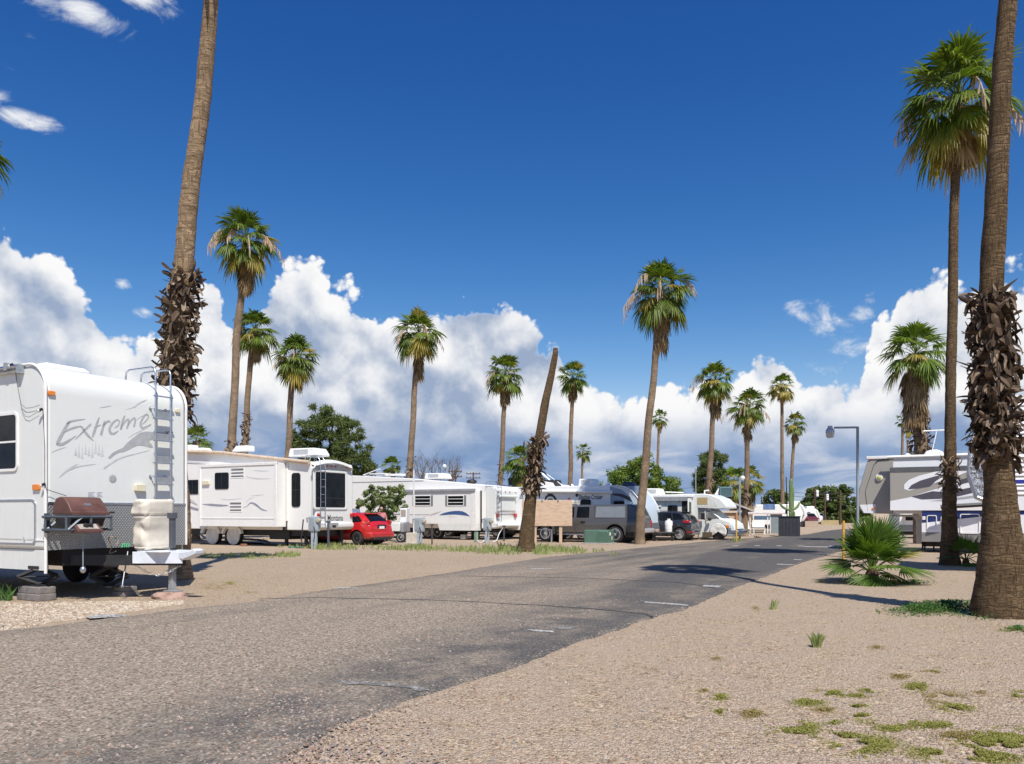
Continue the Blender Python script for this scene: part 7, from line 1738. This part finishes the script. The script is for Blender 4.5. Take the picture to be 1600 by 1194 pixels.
g = gp(646.5, 849.5); fp = thing('flag_pole', 'bare white pole set in a square concrete footing', 'pole', g, R(-8))
mb = MB(); mb.box(-.3, .3, -.3, .3, 0, .52); mb.box(-.42, .42, -.4, .4, 0, .05); B(mb, 'footing', M('pale_concrete', (.5, .46, .39), .9, 0, .15, 5, bump=.008), fp, bevel=.03)
mb = MB(); mb.tube([(0, 0, .5), (0, 0, H + (HZ-734)/F*g.y)], .035, 8); B(mb, 'pole', M('white_pole', (.72, .72, .7), .5), fp, smooth=60)

# plywood notice board
g = gp(855, 848); nb = thing('notice_board', 'blank plywood notice board on two wooden posts behind the leaning stump', 'notice board', g, R(-4))
m, nt, b = newmat('plywood'); tc = nt.node('ShaderNodeTexCoord').outputs['Object']; gr_ = nt.noise(nt.mapping(tc, (1.6, 1, 9)), 1.0, 6, .6, 1.6)
nt.l.new(nt.ramp(gr_, [(.3, (.43, .29, .19)), (.5, (.56, .41, .29)), (.72, (.62, .47, .34))]), b.inputs['Base Color']); b.inputs['Roughness'].default_value = .75; bumpn(nt, b, gr_, .4, .01); PLY = m
Dn = g.y; sc = Dn/F
boxo('board', PLY, nb, (815.5-855)*sc, (894-855)*sc, -.05, -.01, H+(HZ-822)*sc, H+(HZ-781.5)*sc, .006)
for px in (836, 876): boxo('post', M('pale_timber', (.52, .38, .27), .8, 0, .15, 5), nb, (px-2.4-855)*sc, (px+2.4-855)*sc, -.0, .12, 0, H+(HZ-786)*sc, .006)
for px in (846, 871): boxo('hook', DARKM, nb, (px-855)*sc, (px-855)*sc+.06, -.07, -.045, H+(HZ-784)*sc, H+(HZ-783)*sc+.03, 0)
g = gp(849, 847.3); fc_ = thing('folding_table', 'small metal folding table tucked behind the notice board posts', 'table', g, R(-6))
boxo('table_top', ALU, fc_, -.5, .5, -.3, .3, .62, .66, .01)
for x in (-.42, .42):
    for y in (-.25, .25): boxo('leg', ALU, fc_, x-.035, x+.035, y-.03, y+.03, 0, .62, .005)
# green transformer cabinet
g = gp(936, 849.6); tb = thing('transformer_cabinet', 'squat green transformer cabinet on the gravel before the pickup', 'electrical cabinet', g, R(-30))
GRN = M('transformer_green', (.085, .165, .115), .5, .1, .1, 4); GRN2 = M('transformer_faded_green', (.105, .19, .14), .5, .1, .1, 4)
mb = MB(); mb.prism([(-.35, 0), (-.35, .6), (-.28, .66), (.4, .66), (.4, 0)], 'x', -.62, .62); B(mb, 'cabinet', GRN, tb, bevel=.02)
mb = MB(); mb.box(-.6, .02, -.365, -.35, .04, .56); B(mb, 'door', GRN2, tb, bevel=.006); mb = MB(); mb.box(.04, .6, -.365, -.35, .04, .56); B(mb, 'door', GRN, tb, bevel=.006)
boxo('warning_label', OFFW, tb, .622, .626, -.2, -.05, .4, .55, 0); boxo('warning_label', OFFW, tb, .622, .626, .05, .12, .2, .36, 0); boxo('base', CONC, tb, -.72, .72, -.5, .5, 0, .05, .01)

# small white equipment trailer by the bush
k_ = (611-800)/F; cg = thing('utility_trailer', 'low white box trailer with a chrome wheel under the flowering bush', 'trailer', Vector((k_*39.5, 39.5, 0)), R(-8))
boxo('box', WHITE, cg, 0, .46, 0, 1.4, .55, .98, .03); boxo('mudguard', M('grey_mudguard', (.3, .3, .31), .6), cg, .46, .62, .0, 1.3, .5, .98, .04); wheel(cg, .48, .04, .26, .18, CHROME, 6, -1); boxo('headboard', TRW, cg, .28, .62, .6, 1.2, .98, 1.7, .03); boxo('window_panel', M('beige_panel', (.35, .3, .24), .5), cg, .34, .58, .58, .602, 1.3, 1.62, .0); boxo('chassis', DARKM, cg, -.1, .5, .2, 1.2, .42, .55, 0)

# ---- person behind the red car
def person(label, loc, rz):
    root = thing('person', label, 'person', loc, rz)
    mb = bmesh.new()
    pts = {'pel': (0,0,.95), 'waist': (0,0,1.08), 'chest': (0,-.01,1.32), 'neck': (0,.0,1.48), 'head0': (0,-.01,1.56), 'hipL': (.1,0,.9), 'kneeL': (.11,-.02,.5), 'ankL': (.12,.02,.08), 'toeL': (.13,-.14,.03), 'hipR': (-.1,0,.9), 'kneeR': (-.11,-.03,.5), 'ankR': (-.11,.02,.08), 'toeR': (-.12,-.14,.03),
           'shL': (.18,0,1.42), 'elL': (.25,-.03,1.14), 'wrL': (.24,-.16,.92), 'haL': (.24,-.2,.84), 'shR': (-.18,0,1.42), 'elR': (-.25,-.02,1.14), 'wrR': (-.24,-.16,.93), 'haR': (-.24,-.2,.85)}
    rad = {'pel': .15, 'waist': .14, 'chest': .16, 'neck': .06, 'head0': .055, 'hipL': .095, 'kneeL': .06, 'ankL': .042, 'toeL': .035, 'hipR': .095, 'kneeR': .06, 'ankR': .042, 'toeR': .035, 'shL': .065, 'elL': .045, 'wrL': .032, 'haL': .036, 'shR': .065, 'elR': .045, 'wrR': .032, 'haR': .036}
    ed = [('pel','waist'),('waist','chest'),('chest','neck'),('neck','head0'),('pel','hipL'),('hipL','kneeL'),('kneeL','ankL'),('ankL','toeL'),('pel','hipR'),('hipR','kneeR'),('kneeR','ankR'),('ankR','toeR'),('chest','shL'),('shL','elL'),('elL','wrL'),('wrL','haL'),('chest','shR'),('shR','elR'),('elR','wrR'),('wrR','haR')]
    ks = list(pts); me = bpy.data.meshes.new('body'); me.from_pydata([pts[k] for k in ks], [(ks.index(a), ks.index(b)) for a, b in ed], [])
    o = bpy.data.objects.new('body', me); COL.objects.link(o); o.modifiers.new('sk', 'SKIN')
    for i, k in enumerate(ks): me.skin_vertices[0].data[i].radius = (rad[k],)*2; me.skin_vertices[0].data[i].use_root = (k == 'pel')
    sb = o.modifiers.new('ss', 'SUBSURF'); sb.levels = 2; sb.render_levels = 2
    bpy.context.view_layer.update(); me2 = bpy.data.meshes.new_from_object(o.evaluated_get(bpy.context.evaluated_depsgraph_get())); o.modifiers.clear(); o.data = me2; bpy.data.meshes.remove(me)
    SKIN = M('skin', (.5, .27, .18), .55, 0, .06, 9); SHIRT = M('pink_shirt', (.55, .2, .2), .85, 0, .12, 9); TROU = M('dark_trousers', (.06, .06, .08), .9)
    bm = bmesh.new(); bm.from_mesh(me2)
    # head: an egg with nose, ears and brow merged in
    def egg(c, s, sub=3):
        r = bmesh.ops.create_icosphere(bm, subdivisions=sub, radius=1)
        for v in r['verts']: v.co = Vector((c[0]+v.co.x*s[0]*(1 if v.co.z > 0 else 1-.2*v.co.z*v.co.z), c[1]+v.co.y*s[1], c[2]+v.co.z*s[2]))
    egg((0,-.015,1.645), (.076,.096,.118)); egg((0,-.112,1.63), (.014,.02,.026), 2); egg((.078,0,1.64), (.012,.02,.03), 2); egg((-.078,0,1.64), (.012,.02,.03), 2); egg((0,-.095,1.585), (.024,.01,.006), 2)
    # fingers
    for sx in (1, -1):
        for f_ in range(4):
            x = sx*.24 + (f_-1.5)*.017; bmesh.ops.create_cone(bm, cap_ends=True, segments=6, radius1=.009, radius2=.006, depth=.07, matrix=Matrix.Translation((x, -.215, .80)) @ Matrix.Rotation(.35, 4, 'X'))
        bmesh.ops.create_cone(bm, cap_ends=True, segments=6, radius1=.01, radius2=.007, depth=.05, matrix=Matrix.Translation((sx*.205, -.215, .84)) @ Matrix.Rotation(sx*.6, 4, 'Y'))
    bm.to_mesh(me2); bm.free()
    me2.materials.clear(); [me2.materials.append(q) for q in (SKIN, SHIRT, TROU)]
    for p in me2.polygons:
        z = p.center.z; x = abs(p.center.x); p.use_smooth = True
        p.material_index = 2 if (z < .98 and x < .22 and not (p.center.y < -.12 and z > .7)) else (1 if (.98 <= z < 1.47 and not (z < 1.16 and x > .19)) else 0)
    o.parent = root
    mb = MB(); mb.ball((0, .02, 1.68), .094, 14, 8, sz=(.9, 1, 1)); mb.v = [(x, y if y > -.02 else -.02+(y+.02)*.35, z) for x, y, z in mb.v]; B(mb, 'hair', M('grey_hair', (.25, .22, .2), .9), root, smooth=80)
    mb = MB(); mb.box(-.07, -.01, -.125, -.1, 1.645, 1.675); mb.box(.01, .07, -.125, -.1, 1.645, 1.675); mb.box(-.08, .08, -.115, -.1, 1.668, 1.678); B(mb, 'sunglasses', BLACKP, root, bevel=.006)
    return root
person('person in a pink shirt and sunglasses standing behind the red car', gx(596, 40.2), R(18))

# ---- street lamps
def lamp(label, px, D, ytop, yhead, xhead, w=.05, name='street_lamp', group='street lamps'):
    g = gx(px, D); r = thing(name, label, 'street lamp', g, 0, group); z = H+(HZ-ytop)/F*D; xh = (xhead-px)/F*D
    mb = MB(); mb.tube([(0, 0, 0), (0, 0, z)], w, 8); B(mb, 'pole', GREYM, r, smooth=60)
    mb = MB(); mb.tube([(0, 0, z-.02), (xh*.85, 0, z-.03)], w*.7, 8); B(mb, 'arm', GREYM, r, smooth=60)
    s = D/F
    mb = MB(); zt = z+.02; mb.lathe([(3.2*s, zt+.5*s), (3.6*s, zt-.5*s), (3.8*s, zt-3*s), (6.3*s, zt-5.5*s), (6.8*s, zt-10*s)], (xh, 0, 0), 'z', 20); B(mb, 'lamp_housing', M('lamp_metal', (.5, .5, .5), .6, .3), r, smooth=40)
    mb = MB(); mb.lathe([(6.4*s, zt-10*s), (6.2*s, zt-14*s), (5*s, zt-17.5*s), (.1, zt-18*s)], (xh, 0, 0), 'z', 20); B(mb, 'lens', M('ribbed_lamp_glass', (.5, .5, .47), .3, 0, .1, 30), r, smooth=50); return r
lamp('street lamp on a tall grey pole with a silver bell head, right of the lane', 1340, 27.5, 667, 670, 1297)
def small_lamp(label, px, D, ytop, dx, hs=.16):
    g = gx(px, D); r = thing('street_lamp', label, 'street lamp', g, 0, 'street lamps'); z = H+(HZ-ytop)/F*D
    mb = MB(); mb.tube([(0, 0, 0), (0, 0, z)], .05, 6); mb.tube([(0, 0, z), (dx, 0, z+.03)], .03, 5); B(mb, 'pole', GREYM, r)
    mb = MB(); mb.lathe([(hs*.5, z+hs*.7), (hs, z), (hs*.95, z-hs*.6), (hs*.6, z-hs*1.2)], (dx, 0, 0), 'z', 14); B(mb, 'lamp_housing', OFFW, r, smooth=50); return r
small_lamp('distant lamp with a pale head above the swoosh trailer roof', 697.5, 58, 728, -.14, .15)
small_lamp('thin lamp pole with a bright round head by the shed palm', 1156, 45, 746, .16, .13)
small_lamp('thin grey pole behind the motorhome cab', 1087, 66, 731, .02, .05)

# ---- yellow posts
YEL = M('yellow_post_paint', (.62, .36, .035), .5, 0, .15, 6)
post('marker_post', 'slim yellow post standing beside the large young palm', 'marker post', 1318, 887, 1.25, .034, YEL, None, 'yellow marker posts')
post('marker_post', 'slim yellow post in front of the tan shed', 'marker post', 1150.5, 847, 1.15, .04, YEL, None, 'yellow marker posts')

# ---- tan shed with a rooftop cooler
SH = Frame((1118-800)/F*50, 50.0, R(-8)); sh = thing('shed', 'tan block shed with a shallow gable roof behind the motorhome', 'building', SH.P, R(-8))
TANW = M('tan_wall', (.5, .34, .22), .85, 0, .1, 2, bump=.004); BRW = M('brown_wall', (.3, .21, .16), .85, 0, .12, 2); ROOFM = M('pale_roof', (.46, .42, .38), .8, 0, .15, 2)
w0 = SH.onY(1149, 810, 0)[0]; zt = SH.onY(1130, 800, 0)[1]
boxo('front_wall', TANW, sh, -1.6, w0, 0, .15, 0, zt, .01); boxo('side_wall', BRW, sh, w0-.15, w0+.62, .16, 3.6, 0, zt-.03, .01)
boxo('fascia', M('pale_fascia', (.58, .48, .38), .7), sh, -1.7, w0+.1, -.12, -.003, zt-.06, zt+.07, .01); boxo('garage_door', M('tan_garage_door', (.54, .38, .26), .7), sh, -1.4, w0-.25, -.02, -.0, .02, zt-.3, .01)
mb = MB(); mb.prism([(-1.8, zt+.9), (-1.8, zt+1.0), (.1, zt+1.0), (w0+1.1, zt+.1), (w0+1.1, zt-.0), (.1, zt+.9)], 'y', -.15, 3.8); B(mb, 'roof', ROOFM, sh)
boxo('corner_post', M('orange_timber', (.45, .22, .09), .8), sh, w0+.02, w0+.12, -.14, -.03, 0, zt-.06, .0)
ec = thing('evaporative_cooler', 'blue-green louvred cooler on the shed roof', 'cooler', SH.P + SH.a*.72 + SH.n*.9 + Vector((0, 0, zt+.9)), R(-8))
TEAL = M('cooler_teal', (.16, .28, .29), .6, .1, .15, 4); mb = MB(); mb.box(-.38, .38, -.35, .35, .06, .68); B(mb, 'housing', TEAL, ec, bevel=.02); mb = MB()
for k in range(9): mb.box(-.34, .34, -.365, -.34, .12+.06*k, .15+.06*k)
B(mb, 'louvres', M('cooler_dark', (.08, .14, .15), .6), ec); mb = MB(); mb.box(-.3, -.25, -.3, .3, -.4, .06); mb.box(.25, .3, -.3, .3, -.4, .06); mb.box(-.15, .15, -.2, .2, -.5, .06); B(mb, 'stand', DARKM, ec)
mb = MB(); mb.prism([(-.9, -.1), (-.75, .1), (-.45, .62), (-.42, .62), (-.42, -.1)], 'y', -.1, .1); B(mb, 'duct', OFFW, ec)

# ---- far trailers, carport, porch furniture
def gbox(name, mat, parent, *a, **k): return boxo(name, mat, parent, *a, **k)
Dc = 58.0; cp = thing('carport', 'flat white carport roof on slim posts beside the shed palm', 'carport', gx(1170, Dc), R(-10)); s_ = Dc/F
zc = H+(HZ-801.5)*s_
boxo('roof', M('white_sheet_roof', (.7, .71, .72), .5, 0, .08, 3), cp, -.2, 2.5, -.2, 3, zc-.05, zc+.06, .01); boxo('fascia', M('pink_fascia', (.55, .42, .36), .7), cp, -.2, 2.5, -.23, -.2, zc-.1, zc-.02, .0)
for x in (.05, 1.28, 1.46): boxo('post', OFFW, cp, x, x+.06, -.1, -.04, 0, zc-.05, 0)
boxo('lattice_screen', M('grey_lattice', (.2, .24, .25), .7), cp, 1.5, 2.3, -.1, -.06, 0, zc-.06, 0); boxo('porch_rail', OFFW, cp, .1, 1.3, -.1, -.06, .7, .74, 0)
Tr = thing('travel_trailer', 'old white trailer with a blue tarpaulin patch beyond the carport', 'trailer', gx(1166, 64), R(-12), RVG); s2 = 64/F
boxo('body', WHITE2, Tr, -.5, 2.9, 0, 2.4, .5, H+(HZ-788.5)*s2, .1, 3); boxo('tarpaulin', M('blue_tarpaulin', (.12, .2, .38), .6, 0, .3, 3), Tr, 1.3, 2.2, -.03, 2.43, H+(HZ-796)*s2, H+(HZ-787.8)*s2, .02); boxo('window_band', M('blue_glass', (.1, .16, .25), .2), Tr, .6, 2.4, -.01, .0, H+(HZ-812)*s2, H+(HZ-806)*s2, 0)
boxo('roof_vent', OFFW, Tr, .1, .5, .5, 1, H+(HZ-788.5)*s2, H+(HZ-785)*s2, .04); boxo('chassis', DARKM, Tr, -.4, 2.8, .2, 2.2, .2, .5, 0)
bn = thing('bench', 'white slatted bench under the carport', 'bench', gx(1178, 55), R(-8))
boxo('seat', OFFW, bn, -.1, .75, -.2, .2, .4, .45, .01); boxo('backrest', OFFW, bn, -.1, .75, .18, .22, .5, .95, .01)
for x in (-.05, .68):
    for y in (-.16, .16): boxo('leg', OFFW, bn, x, x+.05, y-.02, y+.02, 0, .4, 0)
ch = thing('folding_chair', 'white folding chair leaning by the shed palm', 'chair', gx(1171, 51.5), R(30))
boxo('seat', OFFW, ch, -.2, .2, -.2, .2, .42, .45, .01); mb = MB(); mb.prism([(.18, .42), (.24, .42), (.32, .95), (.27, .95)], 'x', -.2, .2); B(mb, 'backrest', OFFW, ch)
for x in (-.19, .16): mb = MB(); mb.tube([(x, -.2, 0), (x, .2, .44)], .015, 5); B(mb, 'leg', OFFW, ch); mb = MB(); mb.tube([(x, .22, 0), (x, -.18, .44)], .015, 5); B(mb, 'leg', OFFW, ch)
# cactus planter
Dp = 50.0; sp3 = Dp/F; pl_ = thing('planter', 'dark grey boarded square planter holding the tall cactus', 'planter', gx(1233, Dp), R(-18)); zp = H+(HZ-806.5)*sp3
CHAR = M('charcoal_boards', (.032, .036, .045), .8, 0, .3, 4)
mb = MB(); w_ = .63
for k in range(6):
    x0 = -w_+k*(2*w_/6); mb.box(x0+.006, x0+2*w_/6-.006, -w_, -w_+.05, 0, zp-.05); mb.box(x0+.006, x0+2*w_/6-.006, w_-.05, w_, 0, zp-.05); mb.box(-w_, -w_+.05, x0+.006, x0+2*w_/6-.006, 0, zp-.05); mb.box(w_-.05, w_, x0+.006, x0+2*w_/6-.006, 0, zp-.05)
B(mb, 'side_boards', CHAR, pl_); mb = MB(); mb.ring([(-w_-.04, -w_-.04), (w_+.04, -w_-.04), (w_+.04, w_+.04), (-w_-.04, w_+.04)], [(-w_+.1, -w_+.1), (w_-.1, -w_+.1), (w_-.1, w_-.1), (-w_+.1, w_-.1)], 'z', zp-.05, zp); B(mb, 'rim', CHAR, pl_); boxo('soil', M('soil', (.1, .07, .05), .95), pl_, -w_+.06, w_-.06, -w_+.06, w_-.06, .1, zp-.12, 0)
cc_ = thing('saguaro_cactus', 'tall green saguaro cactus with twin columns and two curving arms', 'cactus', gx(1237, Dp) + Vector((0, 0, zp-.12)))
m, nt, b = newmat('cactus_skin'); tc = nt.node('ShaderNodeTexCoord').outputs['Object']; nz = nt.noise(tc, 5, 4, .6)
nt.l.new(nt.ramp(nz, [(.3, (.11, .17, .055)), (.7, (.19, .26, .1))]), b.inputs['Base Color']); b.inputs['Roughness'].default_value = .7; CACT = m
def ribbed(pts, r, ribs=11):
    mb = MB(); Q = [Vector(p) for p in pts]; rs = []
    n = len(Q); nn = ribs*4
    for i in range(n): rs.append(r*(1 if i < n-3 else (.92, .68, .12)[i-(n-3)]))
    mb.tube(Q, rs, nn); vs = []
    for i, (x, y, z) in enumerate(mb.v[:n*nn]):
        c = Q[i//nn]; k = 1+.1*math.cos(2*math.pi*(i % nn)/4); vs.append(tuple(c+(Vector((x, y, z))-c)*k))
    mb.v = vs; return mb
zt1 = H+(HZ-748)*sp3-(zp-.12); zt2 = H+(HZ-759.5)*sp3-(zp-.12)
px_ = lambda a: (a-1237)*sp3
ribbed([(px_(1235.5), 0, 0), (px_(1235.5), 0, .5), (px_(1235.6), 0, zt1*.7), (px_(1235.8), 0, zt1-.14), (px_(1235.9), 0, zt1-.05), (px_(1236), 0, zt1)], .105).build('stem', CACT, cc_, smooth=70)
ribbed([(px_(1238), .05, 0), (px_(1238.6), .05, .5), (px_(1239.2), .06, zt2*.7), (px_(1239.3), .06, zt2-.12), (px_(1239.3), .06, zt2-.04), (px_(1239.3), .06, zt2)], .085).build('stem', CACT, cc_, smooth=70)
za_ = lambda y: H+(HZ-y)*sp3-(zp-.12)
ribbed([(px_(1235), 0, za_(797)), (px_(1230), 0, za_(796)), (px_(1224), 0, za_(793)), (px_(1220), 0, za_(789)), (px_(1218), 0, za_(786.5)), (px_(1217), 0, za_(785))], .07, 9).build('arm', CACT, cc_, smooth=70)
ribbed([(px_(1238), 0, za_(796)), (px_(1242), 0, za_(795)), (px_(1246), 0, za_(792)), (px_(1248), 0, za_(788)), (px_(1248.8), 0, za_(785.5)), (px_(1249), 0, za_(784))], .068, 9).build('arm', CACT, cc_, smooth=70)
for px, y0, h_ in ((1236, 806, 9), (1239.5, 806, 7), (1233.5, 806, 6)): ribbed([(px_(px), -.12, 0), (px_(px), -.14, .12), (px_(px), -.14, za_(y0-h_)*.7), (px_(px), -.14, za_(y0-h_)-.06), (px_(px), -.14, za_(y0-h_)-.02), (px_(px), -.14, za_(y0-h_))], .06, 9).build('arm', CACT, cc_, smooth=70)
mb = MB(); mb.tube([(px_(1232.5), .3, 0), (px_(1231), .3, za_(745))], .03, 6); o = B(mb, 'dead_stalk', M('dark_stalk', (.06, .04, .035), .9), cc_)
# two far fifth wheels
def far_rv(label, D, side, cap, win, top_y):
    g = gx(side[0][0], D); r = thing('fifth_wheel_trailer', label, 'trailer', g, 0, RVG); sc = D/F
    P2 = lambda q: [((a-side[0][0])*sc, H+(HZ-b)*sc) for a, b in q]
    polyY('body', WHITE2, r, P2(side), 0, 2.4, bevel=.05); polyY('nose_cap', WHITE, r, P2(cap), -.06, 2.46, bevel=.12)
    a = P2([(win[0], win[1]), (win[2], win[3])]); window(r, (a[0][0], a[1][0], a[1][1], a[0][1]), 0, 'y', .05, .04, BLACKP)
    boxo('chassis', DARKM, r, (a[0][0])-2, a[1][0]+.3, .3, 2.1, .5, P2([(0, side[-1][1])])[0][1], 0)
    b0 = P2([(side[1][0]-4, top_y)])[0]; boxo('roof_air_conditioner', OFFW, r, b0[0]-.5, b0[0]+.4, .7, 1.6, b0[1]-.35, b0[1], .06)
    boxo('landing_leg', DARKM, r, a[1][0]-.1, a[1][0], .3, .4, 0, .8, 0); boxo('landing_leg', DARKM, r, a[0][0]-1.5, a[0][0]-1.4, .3, .4, 0, .8, 0); return r
far_rv('white fifth-wheel trailer directly behind the cactus planter', 74, [(1205,789),(1252,787),(1256,800),(1252,816),(1205,816)], [(1249,788),(1255,789),(1260,799),(1262,806),(1256,815),(1252,815),(1256,806),(1254,799)], (1227,797,1230.5,803), 783)
far_rv('farther white fifth-wheel trailer right of the cactus planter', 92, [(1240,794.5),(1275,795),(1281,806),(1282,816),(1240,817.5)], [(1273,795),(1278,797),(1282,806),(1283.5,815),(1280,817.5),(1279,810)], (1261.5,800,1266,808.5), 791)
lw = thing('low_wall', 'low tan block wall edging the far side of the lane', 'wall', gx(1258, 84), R(-6)); boxo('wall', M('tan_block', (.42, .33, .25), .9, 0, .1, 3), lw, 0, 1.35, 0, .2, 0, .62, .01)
lw = thing('low_wall', 'yellowish low wall in front of the far white pickup', 'wall', gx(1283, 98), R(-4)); boxo('wall', M('ochre_block', (.4, .32, .17), .9, 0, .15, 3), lw, 0, 2.1, 0, .2, 0, .6, .01)

g = gx(1405, 46); tr2 = thing('travel_trailer', 'low white trailer with an awning seen beneath the grey trailer nose', 'trailer', g, R(-12), RVG); s2 = 46/F
zt2_ = H+(HZ-797)*s2; boxo('body', WHITE2, tr2, 0, 3.2, 0, 2.4, .42, zt2_, .06, 3); boxo('lower_band', M('grey_lower_band', (.3, .3, .29), .5), tr2, .0, 3.2, -.01, .0, .42, .78, 0)
boxo('awning', OFFW, tr2, .2, 1.75, -.5, -.0, H+(HZ-807)*s2, H+(HZ-805)*s2, .01); boxo('door', OFFW, tr2, 1.0, 1.5, -.03, 0, .5, H+(HZ-810)*s2, .02); boxo('chassis', DARKM, tr2, .1, 3.1, .2, 2.2, .2, .42, 0); window(tr2, (.3, .8, 1.0, 1.3), 0, 'y', .04, .03, OFFW)
boxo('stabiliser_leg', DARKM, tr2, 1.1, 1.18, .1, .2, 0, .42, 0); boxo('stabiliser_leg', DARKM, tr2, .2, .28, .1, .2, 0, .42, 0)
# ---- utility poles and wires
POLE = M('creosoted_pole', (.09, .055, .035), .9, 0, .2, 5)
def upole(label, px, D, ytop, arms=(), w=.16, trafo=None, al=1.1):
    g = gx(px, D); r = thing('utility_pole', label, 'utility pole', g, 0, 'wooden utility poles'); z = H+(HZ-ytop)/F*D
    mb = MB(); mb.tube([(0, 0, 0), (0, 0, z)], [w, w*.7], 8); B(mb, 'pole', POLE, r, smooth=60)
    for ya in arms: za = H+(HZ-ya)/F*D; mb = MB(); mb.box(-al, al, -.16, -.04, za-.07, za+.07); [mb.box(x-.05, x+.05, -.13, -.05, za+.07, za+.25) for x in (-al*.9, -al*.4, al*.4, al*.9)]; B(mb, 'cross_arm', POLE, r)
    if trafo: za = H+(HZ-trafo)/F*D; mb = MB(); mb.lathe([(.17, za-.4), (.17, za+.35), (.06, za+.45)], (.3, -.1, 0), 'z', 12); B(mb, 'transformer', OFFW, r, smooth=50)
    return r
upole('utility pole with two cross arms behind the air conditioner of the swoosh trailer', 711.5, 120, 734, (737, 745), al=1.0)
upole('shorter utility pole with two wide arms right of the first one', 739.5, 135, 738, (740.5, 747), al=1.2)
upole('utility pole with a short arm beside the rounded bright green tree', 1031, 120, 730, (734,), al=.5)
upole('bare pole top poking above the round green tree', 1057, 130, 747)
upole('brown utility pole with a white transformer in front of the broad far tree', 1273, 105, 762, (), trafo=771)
upole('second pole with a transformer and a lamp arm near the broad far tree', 1289, 108, 772, (), trafo=777)
upole('plain brown pole at the right of the broad far tree', 1313, 100, 766)
mb = MB(); 
def wire(label, a, b, sag, r=.012):
    A, Bv = a, b; mb = MB(); mb.tube([A.lerp(Bv, t/12) - Vector((0, 0, sag*4*(t/12)*(1-t/12))) for t in range(13)], r, 4); o = mb.build('power_line', BLACKP, None, origin=A); o.location = A; tag(o, label, 'power line', 'overhead power lines')
wire('pale overhead wire between the two poles before the broad far tree', at(1273,770,105), at(1313,770,100), .1, .035)
wire('dark upper power line running right behind the street lamp', at(1185,764,110), at(1420,766,105), .6, .025)
wire('dark lower power line crossing behind the cactus top', at(1180,771,104), at(1420,775,104), .4, .025)
wire('thin slanting wire left of the motorhome aerial', at(1057,762,118), at(1100,756,110), .3, .02)
upole('distant pole top behind the carport', 1190, 140, 776)

# ---- far hills on the horizon
rg = random.Random(9); mb = MB(); vs = []; fs = []; n = 120
for i in range(n+1):
    t = i/n; x = -2600+t*2600; h_ = 30+70*max(0, 1-((x+1050)/420)**2)**.5 if abs(x+1050) < 420 else 30
    h_ = 210*max(0, 1-abs((x+1130)/500))**.8+25+26*noise.noise(Vector((x*.006, 3, 1)))+10*noise.noise(Vector((x*.03, 3, 1)))
    vs += [(x, 2900, -5), (x, 3000+h_, max(5, h_)), (x, 3600, -5)]
for i in range(n): fs += [(i*3, i*3+3, i*3+4, i*3+1), (i*3+1, i*3+4, i*3+5, i*3+2)]
mb.add(vs, fs); tag(mb.build('hills', M('hazy_blue_hills', (.13, .16, .23), .95, 0, .15, .01), None, smooth=60, fixn=True), kind='structure')
